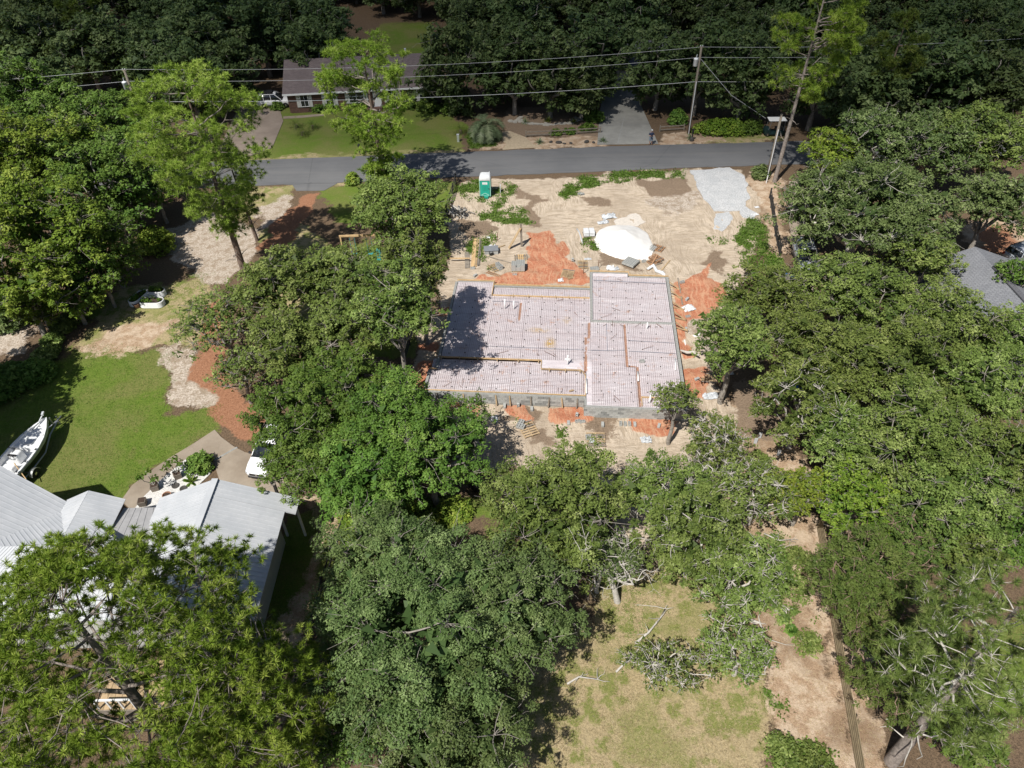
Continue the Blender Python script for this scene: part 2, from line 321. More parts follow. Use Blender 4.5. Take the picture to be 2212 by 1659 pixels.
# ================================================================ GROUND: one sheet, its soils mapped by masks broken up with noise
ROAD_FAR = [(-30.5, 79.1), (-16.8, 79.7), (-5.1, 80.15), (11.0, 80.8), (32.6, 81.2)]
ROAD_NEAR = [(-27.9, 72.8), (-14.9, 73.3), (-4.9, 73.9), (20.7, 75.0), (32.3, 75.3)]
ZONES = {
 'lawn': ([
  [(120,790),(150,745),(215,745),(300,772),(345,748),(362,800),(365,880),(470,888),(475,930),(400,975),(330,1015),(255,1090),(100,1130),(-160,1130),(-160,860)],
  [(172,705),(190,665),(240,655),(244,690)], [(270,640),(330,665),(440,640),(440,600),(400,600),(350,625)],
  [(515,347),(700,339),(1005,327),(1005,262),(920,236),(620,232),(595,260),(560,325)],
  [(640,1090),(765,1075),(745,1180),(690,1290),(600,1420),(560,1300)], [(790,145),(935,140),(935,50),(820,50)],
  [(760,520),(960,545),(930,650),(890,770),(780,770)], [(690,402),(985,390),(962,480),(720,475)],
  [(1540,1130),(1690,1140),(1720,1200),(1690,1330),(1620,1310),(1560,1230)], [(2000,1440),(2212,1330),(2212,1500),(2050,1560)], [(1000,1090),(1090,1080),(1070,1130),(1010,1130)],
  [(1330,1250),(1420,1230),(1450,1330),(1400,1400),(1330,1370)], [(1540,1480),(1640,1480),(1690,1530),(1620,1570),(1560,1540)]], 1.6),
 'dry': ([
  [(960,1720),(1060,1600),(1160,1450),(1250,1330),(1290,1200),(1330,1190),(1480,1190),(1560,1300),(1640,1420),(1700,1720)],
  [(255,625),(470,590),(475,720),(400,760),(155,745),(200,700)], [(515,402),(640,402),(620,445),(500,475)], [(515,350),(1000,332),(1000,322),(600,336),(515,340)],
  [(560,470),(640,470),(740,560),(700,700),(600,700)], [(1420,314),(1700,306),(1700,292),(1430,296)], [(700,380),(760,380),(760,400),(700,405)]], 1.6),
 'straw': ([
  [(1520,880),(1640,880),(1740,1000),(1770,1140),(1790,1250),(1850,1720),(1690,1720),(1640,1420),(1600,1300),(1490,1080)],
  [(1780,1120),(1860,1120),(1930,1720),(1835,1720)], [(1610,372),(1690,378),(1705,560),(1672,560),(1640,450)],
  [(1005,326),(1300,314),(1300,288),(1130,296),(1090,306)], [(1415,312),(1560,306),(1560,288),(1430,284)], [(640,1070),(770,1080),(700,1230),(660,1440),(600,1560),(640,1300),(720,1150)],
  [(2080,480),(2212,470),(2212,560),(2100,560)], [(170,745),(260,712),(400,700),(330,750),(240,770)]], 1.6),
 'sand': ([
  [(990,398),(1060,388),(1500,366),(1600,372),(1650,470),(1620,580),(1590,650),(1560,720),(1545,800),(1560,870),(1600,905),(1560,960),(1480,1010),(1400,1240),(1330,1225),(1330,1100),(1180,1010),(1000,1010),(930,930),(880,850),(900,740),(950,620),(975,560),(965,490)]], 1.0),
 'pale': ([
  [(365,490),(470,455),(560,500),(545,570),(500,608),(430,612),(385,560)], [(345,748),(395,735),(440,800),(468,880),(372,882)], [(560,445),(640,420),(610,480),(570,505)],
  [(0,720),(70,700),(60,760),(0,770)], [(1440,380),(1520,420),(1480,470),(1390,440)], [(1490,640),(1560,700),(1530,790),(1500,780)]], 1.5),
 'dirt_shade': ([
  [(1128,440),(1158,438),(1170,470),(1162,492),(1138,490)], [(1098,398),(1130,412),(1168,432),(1140,438),(1108,420)], [(1092,284),(1140,299),(1300,290),(1300,240),(1230,226),(1090,236)],
  [(1365,392),(1480,380),(1500,415),(1400,424)], [(1260,425),(1330,430),(1330,445),(1270,440)], [(1530,540),(1580,560),(1560,590),(1530,570)], [(1040,470),(1080,500),(1050,520),(990,480)],
  [(1300,545),(1380,560),(1400,580),(1300,570)], [(1560,820),(1700,830),(1720,960),(1600,930)], [(1080,880),(1160,880),(1170,930),(1080,910)], [(1260,900),(1340,905),(1330,940),(1260,930)], [(1160,930),(1200,930),(1190,960),(1155,955)]], 1.0),  # the patch right of the slab paints the oaks' deep shade into the soil
 'mulch': ([
  [(428,770),(470,775),(505,835),(560,900),(585,950),(580,978),(545,978),(508,930),(468,880),(432,825)], [(560,545),(585,500),(640,425),(700,415),(665,470),(612,545)],
  [(435,655),(500,640),(480,780),(430,780)], [(2110,490),(2190,480),(2190,540),(2110,550)]], 1.2),
 'clay': ([
  [(1145,501),(1179,500),(1192,515),(1202,519),(1208,535),(1217,522),(1226,525),(1228,542),(1217,560),(1236,567),(1252,579),(1280,615),(1085,620),(1020,606),(1033,594),(1079,597),(1139,588),(1137,560),(1129,540),(1130,530),(1144,531)],
  [(1448,616),(1487,602),(1516,586),(1536,562),(1530,599),(1556,612),(1577,631),(1572,651),(1549,671),(1513,688),(1481,695),(1479,736),(1503,765),(1470,772),(1452,700)],
  [(1466,795),(1523,790),(1543,824),(1526,857),(1508,866),(1466,814)], [(950,776),(917,783),(880,808),(876,834),(897,846),(928,830)], [(905,745),(950,742),(945,770),(900,762)], [(950,668),(976,668),(970,690),(948,684)],
  [(948,870),(985,868),(995,895),(975,905),(952,893)], [(1000,880),(1040,880),(1040,905),(1005,905)], [(1095,870),(1140,872),(1150,905),(1125,915),(1098,895)], [(1190,880),(1265,878),(1278,905),(1230,920),(1195,905)],
  [(1345,915),(1390,902),(1430,912),(1450,935),(1400,950),(1360,940)], [(1430,905),(1465,910),(1455,930),(1430,930)]], 0.6),
 'weed': ([
  [(992,398),(1034,386),(1046,398),(1110,402),(1120,430),(1092,430),(1135,462),(1148,478),(1100,484),(1055,478),(1035,480),(1030,440),(1000,425)],
  [(1000,545),(1012,520),(1030,505),(1055,503),(1078,512),(1070,530),(1045,535),(1030,552)], [(1215,400),(1280,380),(1380,366),(1480,366),(1480,384),(1380,392),(1290,398),(1225,412)],
  [(1590,480),(1650,470),(1670,520),(1690,600),(1640,620),(1590,560)], [(1262,515),(1285,510),(1300,535),(1275,540)], [(1030,575),(1060,570),(1050,590),(1030,590)], [(1108,900),(1120,898),(1130,920),(1118,925)],
  [(1215,410),(1250,415),(1240,432),(1205,430)], [(1535,515),(1560,518),(1555,532),(1535,530)], [(1560,640),(1640,640),(1620,700),(1570,690)], [(1180,920),(1210,925),(1200,945),(1180,940)],
  [(760,1080),(1010,1080),(1000,1130),(930,1180),(750,1200),(740,1130)], [(1560,1180),(1700,1160),(1720,1290),(1640,1310)], [(1700,1340),(1740,1330),(1760,1420),(1730,1430)], [(1650,1490),(1700,1500),(1690,1540)],
  [(1520,290),(1640,300),(1620,270),(1540,262)], [(1008,318),(1060,320),(1070,295),(1010,290)], [(1690,1600),(1800,1640),(1790,1720),(1660,1720)]], 0.9),
}
ZP = {k: ([gpoly(p) for p in ps], fe) for k, (ps, fe) in ZONES.items()}
def zone(k, X, Y, wob=0.5):
    ps, fe = ZP[k]; m = np.zeros(X.shape); sk = 31 + 7 * sorted(ZONES).index(k); n = (fbm(X * 1.6, Y * 1.6, sk, 4) - 0.5) * 1.5 * wob
    wa = 1.3 if k == 'clay' else 2.6; Xw = X + (fbm(X * 0.45, Y * 0.45, sk + 1, 4) - 0.5) * wa; Yw = Y + (fbm(X * 0.45 + 9, Y * 0.45, sk + 2, 4) - 0.5) * wa
    for p in ps:
        px = [q[0] for q in p]; py = [q[1] for q in p]
        sel = (X > min(px) - 3) & (X < max(px) + 3) & (Y > min(py) - 3) & (Y < max(py) + 3)
        if not sel.any(): continue
        s_ = sdist(Xw[sel], Yw[sel], p); m[sel] = np.maximum(m[sel], np.clip(0.5 + s_ / fe + n[sel], 0, 1))
    return m
def axis(a, b, st, lo, hi, gr=1.18):
    v = list(np.arange(a, b + 1e-6, st)); s_ = st
    while v[-1] < hi: s_ *= gr; v.append(v[-1] + s_)
    s_ = st
    while v[0] > lo: s_ *= gr; v.insert(0, v[0] - s_)
    return np.array(v)
gx = axis(-42, 38, 0.25, -2600, 2600); gy = axis(11, 84, 0.25, -1800, 3600)
X, Y = np.meshgrid(gx, gy); nx, ny = len(gx), len(gy)
attrs = {k: zone(k, X, Y) for k in ZONES}
attrs['weed'] = attrs['weed'] * np.clip((fbm(X * 0.8, Y * 0.8, 53, 4) - 0.30) * 4.0, 0, 1)
FOUND_O = np.array([7.192, 54.112]); FOUND_A = R(-5.1)
def floc(lx, ly): c, s_ = math.cos(FOUND_A), math.sin(FOUND_A); return (FOUND_O[0] + lx * c - ly * s_, FOUND_O[1] + lx * s_ + ly * c)
FOUND = [floc(*p) for p in [(-11.65,-2.0),(-8.4,-2.0),(-8.4,-2.55),(0,-2.55),(0,0),(3.25,0),(3.25,-.5),(6.57,-.5),(6.57,-17.2),(-.47,-17.2),(-.47,-16.3),(-12.2,-16.3),(-12.2,-13.85),(-11.7,-13.85),(-11.7,-12.4)]]
fd = sdist(X, Y, FOUND)
relief = (fbm(X * 0.9, Y * 0.9, 3, 4) - 0.5) * 0.07
ruts = (fbm(X * 2.2 + Y * 0.2, Y * 0.35, 5, 3) - 0.5) * 0.10 + (fbm(X * 0.4, Y * 2.4, 8, 3) - 0.5) * 0.10
relief += attrs['sand'] * ruts + attrs['clay'] * (fbm(X * 1.1, Y * 1.1, 12, 4) - 0.3) * 0.34
far = np.clip((Y - 70) / 4, 0, 1) * 0.85; relief *= (1 - far)
relief *= np.clip(1 - np.clip((X + 18) / -4, 0, 1) * 0.6, 0.3, 1)
relief = np.where(fd > 0.35, -0.5, relief)       # cut down under the foundation
Z = gz(Y) + relief
v = np.stack([X.ravel(), Y.ravel(), Z.ravel()], 1)
ii = (np.arange(ny - 1)[:, None] * nx + np.arange(nx - 1)[None]).ravel()
f = np.stack([ii, ii + 1, ii + nx + 1, ii + nx], 1)
def ground_mat():
    t = NT('ground_soils'); v = t.coord('Object')
    nb = t.noise(v, 1.3, 5, 0.65); nf = t.noise(v, 7.0, 4, 0.65); ng = t.noise(v, 28.0, 3, 0.6); nl = t.noise(v, 0.22, 4, 0.6)
    wv = t.node('ShaderNodeTexNoise'); wv.inputs['Scale'].default_value = 0.22; wv.inputs['Detail'].default_value = 2; t.link(v, wv.inputs['Vector'])
    vm = t.node('ShaderNodeVectorMath', operation='MULTIPLY_ADD'); t.link(wv.outputs['Color'], vm.inputs[0]); vm.inputs[1].default_value = (2.2, 2.2, 0); t.link(v, vm.inputs[2])
    def strz(sx, sy, rot):
        mp = t.node('ShaderNodeMapping'); mp.inputs['Rotation'].default_value = (0, 0, rot); mp.inputs['Scale'].default_value = (sx, sy, 1); t.link(vm.outputs[0], mp.inputs['Vector']); return t.noise(mp.outputs[0], 0.8, 5, 0.62, 0.5)
    st1 = strz(7.5, 0.9, 0.2); st2 = strz(1.1, 6.5, -0.3)
    sel_ = t.rng(t.noise(v, 0.13, 2, 0.5), 0.44, 0.56); stv = t.math('ADD', t.math('MULTIPLY', st1, t.math('SUBTRACT', 1.0, sel_)), t.math('MULTIPLY', st2, sel_))
    def fac(k, amp=0.55, lo=0.36, hi=0.64):
        n = t.math('MULTIPLY_ADD', t.math('ADD', t.math('MULTIPLY', nb, 0.5), t.math('MULTIPLY', nf, 0.5)), amp * 2, -amp)
        return t.rng(t.math('ADD', t.attr(k), n), lo, hi)
    def ramp(x, a, b, lo=0.3, hi=0.7): return t.mix(t.rng(x, lo, hi), a, b)
    def two(a, b, c): return t.mix(t.math('MULTIPLY', t.rng(ng, 0.4, 0.72), 0.6), ramp(nf, a, b), c)
    col = two((0.075, 0.052, 0.034), (0.165, 0.112, 0.07), (0.28, 0.20, 0.13))            # leaf litter
    lawn = t.mix(t.math('MAXIMUM', t.rng(nl, 0.38, 0.62), t.math('MULTIPLY', t.rng(nb, 0.5, 0.68), 0.8)), two((0.08, 0.14, 0.016), (0.13, 0.195, 0.028), (0.19, 0.215, 0.05)), two((0.11, 0.14, 0.032), (0.18, 0.19, 0.055), (0.25, 0.215, 0.09)))
    dry = t.mix(t.math('MAXIMUM', t.rng(nb, 0.44, 0.60), t.math('MULTIPLY', t.rng(nl, 0.48, 0.6), 0.7)), two((0.27, 0.215, 0.12), (0.42, 0.33, 0.185), (0.56, 0.46, 0.30)), two((0.13, 0.165, 0.036), (0.21, 0.22, 0.065), (0.33, 0.29, 0.13)))
    straw = t.mix(t.rng(nb, 0.42, 0.6), two((0.27, 0.18, 0.11), (0.42, 0.29, 0.19), (0.58, 0.44, 0.32)), two((0.42, 0.32, 0.22), (0.55, 0.43, 0.32), (0.64, 0.52, 0.40))); straw = t.mix(t.math('MULTIPLY', t.rng(nl, 0.52, 0.68), 0.6), straw, (0.18, 0.12, 0.075))
    sand = ramp(stv, (0.37, 0.295, 0.215), (0.57, 0.475, 0.37), 0.36, 0.6); sand = t.mix(t.math('MULTIPLY', t.rng(nb, 0.48, 0.72), 0.7), sand, (0.30, 0.235, 0.17)); sand = t.mix(t.math('MULTIPLY', t.rng(nl, 0.46, 0.62), 0.5), sand, (0.33, 0.26, 0.19)); sand = t.mix(t.math('MULTIPLY', t.rng(nf, 0.60, 0.70), 0.6), sand, (0.22, 0.165, 0.115)); sand = t.mix(t.math('MULTIPLY', t.rng(ng, 0.4, 0.7), 0.35), sand, (0.66, 0.55, 0.43))
    pale = ramp(nf, (0.30, 0.24, 0.18), (0.62, 0.54, 0.46)); pale = t.mix(t.math('MULTIPLY', t.rng(nb, 0.45, 0.62), 0.65), pale, (0.26, 0.19, 0.125))
    dirt_shade = two((0.16, 0.115, 0.08), (0.26, 0.19, 0.135), (0.34, 0.26, 0.18))
    mulch = two((0.22, 0.095, 0.05), (0.36, 0.175, 0.10), (0.47, 0.28, 0.18))
    clay = ramp(nf, (0.37, 0.135, 0.075), (0.50, 0.215, 0.125)); clay = t.mix(t.math('MULTIPLY', t.rng(st1, 0.47, 0.62), 0.55), clay, (0.57, 0.36, 0.23)); clay = t.mix(t.math('MULTIPLY', t.rng(nb, 0.46, 0.66), 0.6), clay, (0.54, 0.31, 0.19))
    weed = two((0.05, 0.10, 0.018), (0.11, 0.17, 0.035), (0.22, 0.20, 0.09))
    for k, c, amp in (('lawn', lawn, 0.7), ('dry', dry, 0.7), ('straw', straw, 0.6), ('sand', sand, 0.6), ('pale', pale, 0.8), ('dirt_shade', dirt_shade, 0.9), ('mulch', mulch, 0.6), ('clay', clay, 0.45), ('weed', weed, 1.3)):
        col = t.mix(fac(k, amp), col, c)
    h = t.math('ADD', t.math('ADD', nf, t.math('MULTIPLY', ng, 0.6)), t.math('MULTIPLY', t.math('MULTIPLY', stv, t.attr('sand')), 1.6))
    t.principled(col, 0.95, t.bump(h, 0.8, 0.07), 0, 0.15); return t.m
M['ground'] = ground_mat()
ground = struct(obj('ground', fastmesh('ground', v, f, {k: a.ravel() for k, a in attrs.items()}), M['ground'], None, True), 'sandy lot, lawns and leaf litter')

def ragged(poly, step=0.4, amp=0.15, seed=1):
    out = []; n = len(poly)
    for i in range(n):
        a = np.array(poly[i]); b = np.array(poly[(i + 1) % n]); L = np.linalg.norm(b - a); k = max(1, int(L / step))
        nrm = np.array([-(b - a)[1], (b - a)[0]]) / (L + 1e-9)
        for j in range(k):
            p = a + (b - a) * j / k; out.append(tuple(p + nrm * (fbm(np.array(p[0] * 1.3), np.array(p[1] * 1.3), seed, 3) - 0.5) * 2 * amp))
    return out
def pad(name, pts, mat, z=0.045, rag=0.0, th=0.16, world=False, label=None):
    poly = list(pts) if world else gpoly(pts)
    if rag: poly = ragged(poly, 0.35, rag)
    zc = float(gz(np.mean([p[1] for p in poly])))
    o = struct(MB().prism(poly, zc + z - th, zc + z).build(name, mat)); 
    if label: o['label'] = label
    return o
# road: both edges run on beyond the frame
far_e = [(-220, 73.0), (-70, 77.6)] + ROAD_FAR + [(80, 82.2), (240, 84)]
near_e = [(-220, 66.6), (-70, 71.2)] + ROAD_NEAR + [(80, 76.2), (240, 78)]
def resample(pl, st=1.2):
    out = []
    for a, b in zip(pl[:-1], pl[1:]):
        k = max(1, int(math.dist(a, b) / st)); out += [tuple(np.array(a) + (np.array(b) - np.array(a)) * j / k) for j in range(k)]
    return out + [pl[-1]]
fe_, ne_ = resample(far_e), resample(near_e)
jit = lambda p, s_: (p[0], p[1] + (float(fbm(np.array(p[0] * 0.8), np.array(s_ * 7.0), 21 + s_, 3)) - 0.5) * 0.35)
road = MB(); road.prism([jit(p, 1) for p in ne_] + [jit(p, 2) for p in fe_[::-1]], -0.2, 0.06)
road = struct(road.build('road', M['asphalt']), 'grey asphalt street running across the picture')
pad('road_apron', [(588,398),(632,400),(640,413),(700,412),(728,397),(720,388),(600,392)], M['asphalt'], 0.03, 0.06)
pad('driveway', [(1290,313),(1422,311),(1400,262),(1374,205),(1368,188),(1305,188),(1296,240)], M['drive_grey'], 0.05, label='pale grey concrete driveway leading to the white garage door')
MB().prism(gpoly([(1333,311),(1336,311),(1350,250),(1348,250)]), 0.03, 0.056).build('expansion_joint', M['mortar'], bpy.data.objects['driveway'])
pad('driveway.001', [(512,348),(588,320),(612,262),(600,222),(520,222),(470,330)], M['drive_brown'], 0.05, label='brown aggregate driveway in front of the brown-roofed house')
pad('driveway.002', [(1704,392),(1735,392),(1742,470),(1752,560),(1758,640),(1722,640),(1715,560),(1702,470)], M['walk'], 0.05, 0.05, label='narrow pale concrete drive beside the silver car')
pad('front_path', [(612,257),(650,255),(700,250),(700,246),(650,250),(612,252)], M['walk'], 0.04)
pad('garden_path', [(1085,285),(1100,283),(1136,297),(1150,311),(1170,318),(1085,324),(1094,312),(1080,300)], pm('sandy_path', (0.40, 0.32, 0.22), 0.95, 0.2, 4, 0.4), 0.035, 0.06)
pad('gravel_pad', [(1491,370),(1535,366),(1575,363),(1611,383),(1618,427),(1608,447),(1631,460),(1628,474),(1603,470),(1598,457),(1543,457),(1508,413)], M['gravel'], 0.07, 0.28, label='pale gravel pad between the street and the sand')
pad('gravel_pad.001', [(1545,462),(1575,458),(1585,475),(1560,500),(1540,495)], M['gravel'], 0.045, 0.3, label='thin scatter of pale gravel below the gravel pad')
pad('walkway', [(464,929),(478,945),(505,965),(530,978),(560,985),(600,1000),(618,1040),(640,1062),(600,1075),(540,1060),(475,1040),(462,1000),(440,985),(410,1005),(370,1030),(335,1050),(310,1075),(287,1105),(262,1082),(285,1050),(325,1018),(370,988),(420,958)], M['walk'], 0.05, label='curved stained concrete walk beside the white-roofed house')
MB().prism(gpoly([(462,994),(512,966),(513.5,968.5),(463,997)]), -0.57, -0.494).build('expansion_joint', M['mortar'], bpy.data.objects['walkway'])
pad('gravel_bed', [(400,995),(440,985),(462,1002),(455,1025),(400,1075),(350,1098),(287,1105),(312,1073),(345,1040)], M['white_gravel'], 0.062, 0.06, label='bed of white pebbles holding potted plants')

# ================================================================ SKY: an unseen cumulus added out of frame, sized to shade the wood beyond the street
def shade_cloud(cx, cy, alt, ax_, ay_, seed):
    nr_, na = 40, 120; V = []; D = []
    for side in (1, -1):
        for i in range(nr_ + 1):
            for k in range(na):
                a = 2 * math.pi * k / na; e = 1 + 0.3 * (float(fbm(np.array(math.cos(a) * 1.5 + 5), np.array(math.sin(a) * 1.5), seed, 4)) - .5); r_ = i / nr_; x, y = math.cos(a) * r_ * e * ax_, math.sin(a) * r_ * e * ay_
                n = float(fbm(np.array(x * .03 + 3), np.array(y * .03), seed + 2, 4)); h = (38 * math.sqrt(max(0, 1 - r_ ** 2)) * (.45 + 1.1 * n)) if side > 0 else -7 * (1 - r_ ** 2) * (.6 + .8 * n)
                V.append((x, y, h)); D.append(min(1, max(0, (1.0 - r_) * 4.2)) * (.55 + .9 * n))
    F = []; m = (nr_ + 1) * na
    for s_ in (0, 1):
        for i in range(nr_):
            for k in range(na): q = [s_ * m + i * na + k, s_ * m + (i + 1) * na + k, s_ * m + (i + 1) * na + (k + 1) % na, s_ * m + i * na + (k + 1) % na]; F.append(q if s_ == 0 else q[::-1])
    t = NT('cloud'); d = t.rng(t.attr('thickness'), 0.0, 1.0, 0.0, 0.52); df = t.node('ShaderNodeBsdfDiffuse'); df.inputs[0].default_value = (.9, .9, .9, 1); tl = t.node('ShaderNodeBsdfTranslucent'); tl.inputs[0].default_value = (.9, .9, .9, 1)
    m1 = t.node('ShaderNodeMixShader'); t.link(df.outputs[0], m1.inputs[1]); t.link(tl.outputs[0], m1.inputs[2]); tp = t.node('ShaderNodeBsdfTransparent'); m2 = t.node('ShaderNodeMixShader'); t.link(d, m2.inputs[0]); t.link(tp.outputs[0], m2.inputs[1]); t.link(m1.outputs[0], m2.inputs[2]); t.link(m2.outputs[0], t.out.inputs[0])
    o = obj('cloud', fastmesh('cloud', np.array(V), np.array(F), {'thickness': np.array(D)}), t.m, None, True); o.location = (cx, cy, alt); struct(o, 'unseen cloud added out of frame to shade the wood beyond the street')
ALT = 420.0
shade_cloud(20 + sd[0] / sd[2] * ALT, 150 + sd[1] / sd[2] * ALT, ALT, 132, 86, 4)
# ================================================================ VEGETATION BUILDERS
M['leaf_oak'] = leafmat('oak_leaf', (0.052, 0.082, 0.018), (0.14, 0.188, 0.042), (0.31, 0.36, 0.115))
M['leaf_oakgrey'] = leafmat('grey_oak_leaf', (0.045, 0.075, 0.022), (0.115, 0.16, 0.05), (0.255, 0.31, 0.125))
M['leaf_dark'] = leafmat('dark_evergreen_leaf', (0.042, 0.085, 0.014), (0.105, 0.178, 0.03), (0.215, 0.295, 0.065))
M['leaf_far'] = leafmat('far_oak_leaf', (0.036, 0.06, 0.021), (0.082, 0.118, 0.04), (0.18, 0.22, 0.088))
M['leaf_bright'] = leafmat('bright_leaf', (0.058, 0.108, 0.012), (0.155, 0.225, 0.028), (0.32, 0.37, 0.065))
M['leaf_yellow'] = leafmat('yellow_green_leaf', (0.08, 0.12, 0.015), (0.17, 0.21, 0.025), (0.30, 0.30, 0.05))
M['needle'] = leafmat('pine_needle', (0.095, 0.165, 0.02), (0.225, 0.325, 0.04), (0.42, 0.50, 0.105), 0.3, 0.5)
M['needle_lite'] = leafmat('pale_pine_needle', (0.125, 0.20, 0.028), (0.27, 0.375, 0.055), (0.45, 0.53, 0.13), 0.3, 0.5)
M['needle_dark'] = leafmat('dark_pine_needle', (0.045, 0.08, 0.016), (0.10, 0.145, 0.026), (0.20, 0.23, 0.05), 0.22, 0.5)
M['needle_mid'] = leafmat('drooping_pine_needle', (0.075, 0.12, 0.028), (0.165, 0.23, 0.055), (0.32, 0.37, 0.13), 0.25, 0.5)
M['cedar_bark'] = pm('cedar_bark', (0.23, 0.165, 0.12), .9, .35, 6, .4)
M['cedar'] = leafmat('cedar_leaf', (0.05, 0.085, 0.018), (0.10, 0.14, 0.03), (0.17, 0.20, 0.055), 0.15, 0.6)
M['palm'] = leafmat('palm_frond', (0.075, 0.115, 0.055), (0.15, 0.20, 0.105), (0.27, 0.31, 0.18), 0.15, 0.45)
M['weed'] = leafmat('weed_leaf', (0.055, 0.11, 0.014), (0.11, 0.20, 0.028), (0.20, 0.28, 0.06), 0.3, 0.6)
M['blade_green'] = leafmat('grass_blade', (0.07, 0.15, 0.015), (0.13, 0.235, 0.03), (0.22, 0.29, 0.065), 0.3, 0.7)
M['blade_dry'] = leafmat('dry_grass_blade', (0.27, 0.20, 0.11), (0.43, 0.34, 0.20), (0.62, 0.52, 0.35), 0.2, 0.8)

def unit(a): return a / (np.linalg.norm(a, axis=-1, keepdims=True) + 1e-9)
def leaves(c, nrm, size, rg, aspect=0.55, fold=0.22):
    """folded leaf sprays: c (n,3) centres, nrm (n,3) facing, size (n,)"""
    n = len(c); t = unit(np.cross(nrm, rg.normal(size=(n, 3)))); b = np.cross(nrm, t); s_ = size[:, None]
    p0 = c - t * s_ * 0.5; p2 = c + t * s_ * 0.5 - nrm * s_ * 0.12
    up = nrm * s_ * fold * 0.5; w = s_ * aspect * 0.5
    v = np.stack([p0, c + b * w + up, p2, c - b * w + up], 1).reshape(-1, 3)
    return v, np.arange(4 * n).reshape(n, 4)
def leaf_obj(name, c, nrm, size, rg, mat, parent, var=None, aspect=0.55, tri=False):
    a = rg.random(len(c)) if var is None else var
    if tri:
        n = len(c); t = unit(np.cross(nrm, rg.normal(size=(n, 3)))); b = np.cross(nrm, t); s_ = size[:, None]; w = s_ * aspect * 0.6
        v = np.stack([c - t * s_ * 0.4 + b * w, c - t * s_ * 0.4 - b * w, c + t * s_ * 0.65], 1).reshape(-1, 3); f = np.arange(3 * n).reshape(n, 3)
    else: v, f = leaves(c, nrm, size, rg, aspect)
    return obj(name, fastmesh(name, v, f, {'v': np.repeat(a, f.shape[1])}), mat, parent)
def limb(mb, a, b, r0, r1, rg, n=5, wig=0.12, sides=5, sag=0.0):
    a = np.array(a, float); b = np.array(b, float); L = np.linalg.norm(b - a); pts = []
    off = np.zeros(3)
    for i in range(n + 1):
        t = i / n
        if 0 < i < n: off = off * 0.5 + rg.normal(size=3) * wig * L * 0.5
        pts.append(a + (b - a) * t + (off if 0 < i < n else 0) + np.array([0, 0, sag * L * 4 * t * (1 - t)]))
    mb.tube(pts, [r0 + (r1 - r0) * i / n for i in range(n + 1)], sides, cap=False); return pts
def crown_points(rx, ry, rz, n, rg, low=-0.25, inner=0.5, lob=0.35):
    """clump centres spread over an uneven dome"""
    P_ = []; k = rg.normal(size=(6, 3)); k = unit(k); amp = rg.uniform(-lob, lob, 6)
    tries = 0
    dmin = 1.05 * math.sqrt(2 * math.pi * (rx * ry) * 1.2 / n) * 0.62
    while len(P_) < n and tries < n * 30:
        tries += 1
        d = unit(rg.normal(size=3))
        if d[2] < low: continue
        w = 1.0 + float(np.sum(amp * np.clip(k @ d, 0, 1) ** 2)) * 0.8
        rad = (inner + (1 - inner) * rg.random() ** 0.45) * w
        p = d * rad * np.array([rx, ry, rz])
        if all(np.linalg.norm(p - q) > dmin for q in P_[-120:]) or tries > n * 18: P_.append(p)
    return np.array(P_)
def clump_leaves(cent, rad, per, rg, flat=0.6, upb=0.85, centre=None):
    """scatter leaf positions through each clump, denser at its upper skin"""
    n = len(cent) * per; base = np.repeat(cent, per, 0); rr = np.repeat(rad, per)[:, None]
    d = unit(rg.normal(size=(n, 3)) + np.array([0, 0, 0.35])); r_ = rg.random((n, 1)) ** 0.4
    p = base + d * r_ * rr * np.array([1, 1, flat])
    nr = unit(d * 0.7 + np.array([0, 0, upb]) + rg.normal(size=(n, 3)) * 0.45)
    tone = np.repeat(rg.random(len(cent)), per) * 0.6 + rg.random(n) * 0.4
    return p, nr, tone
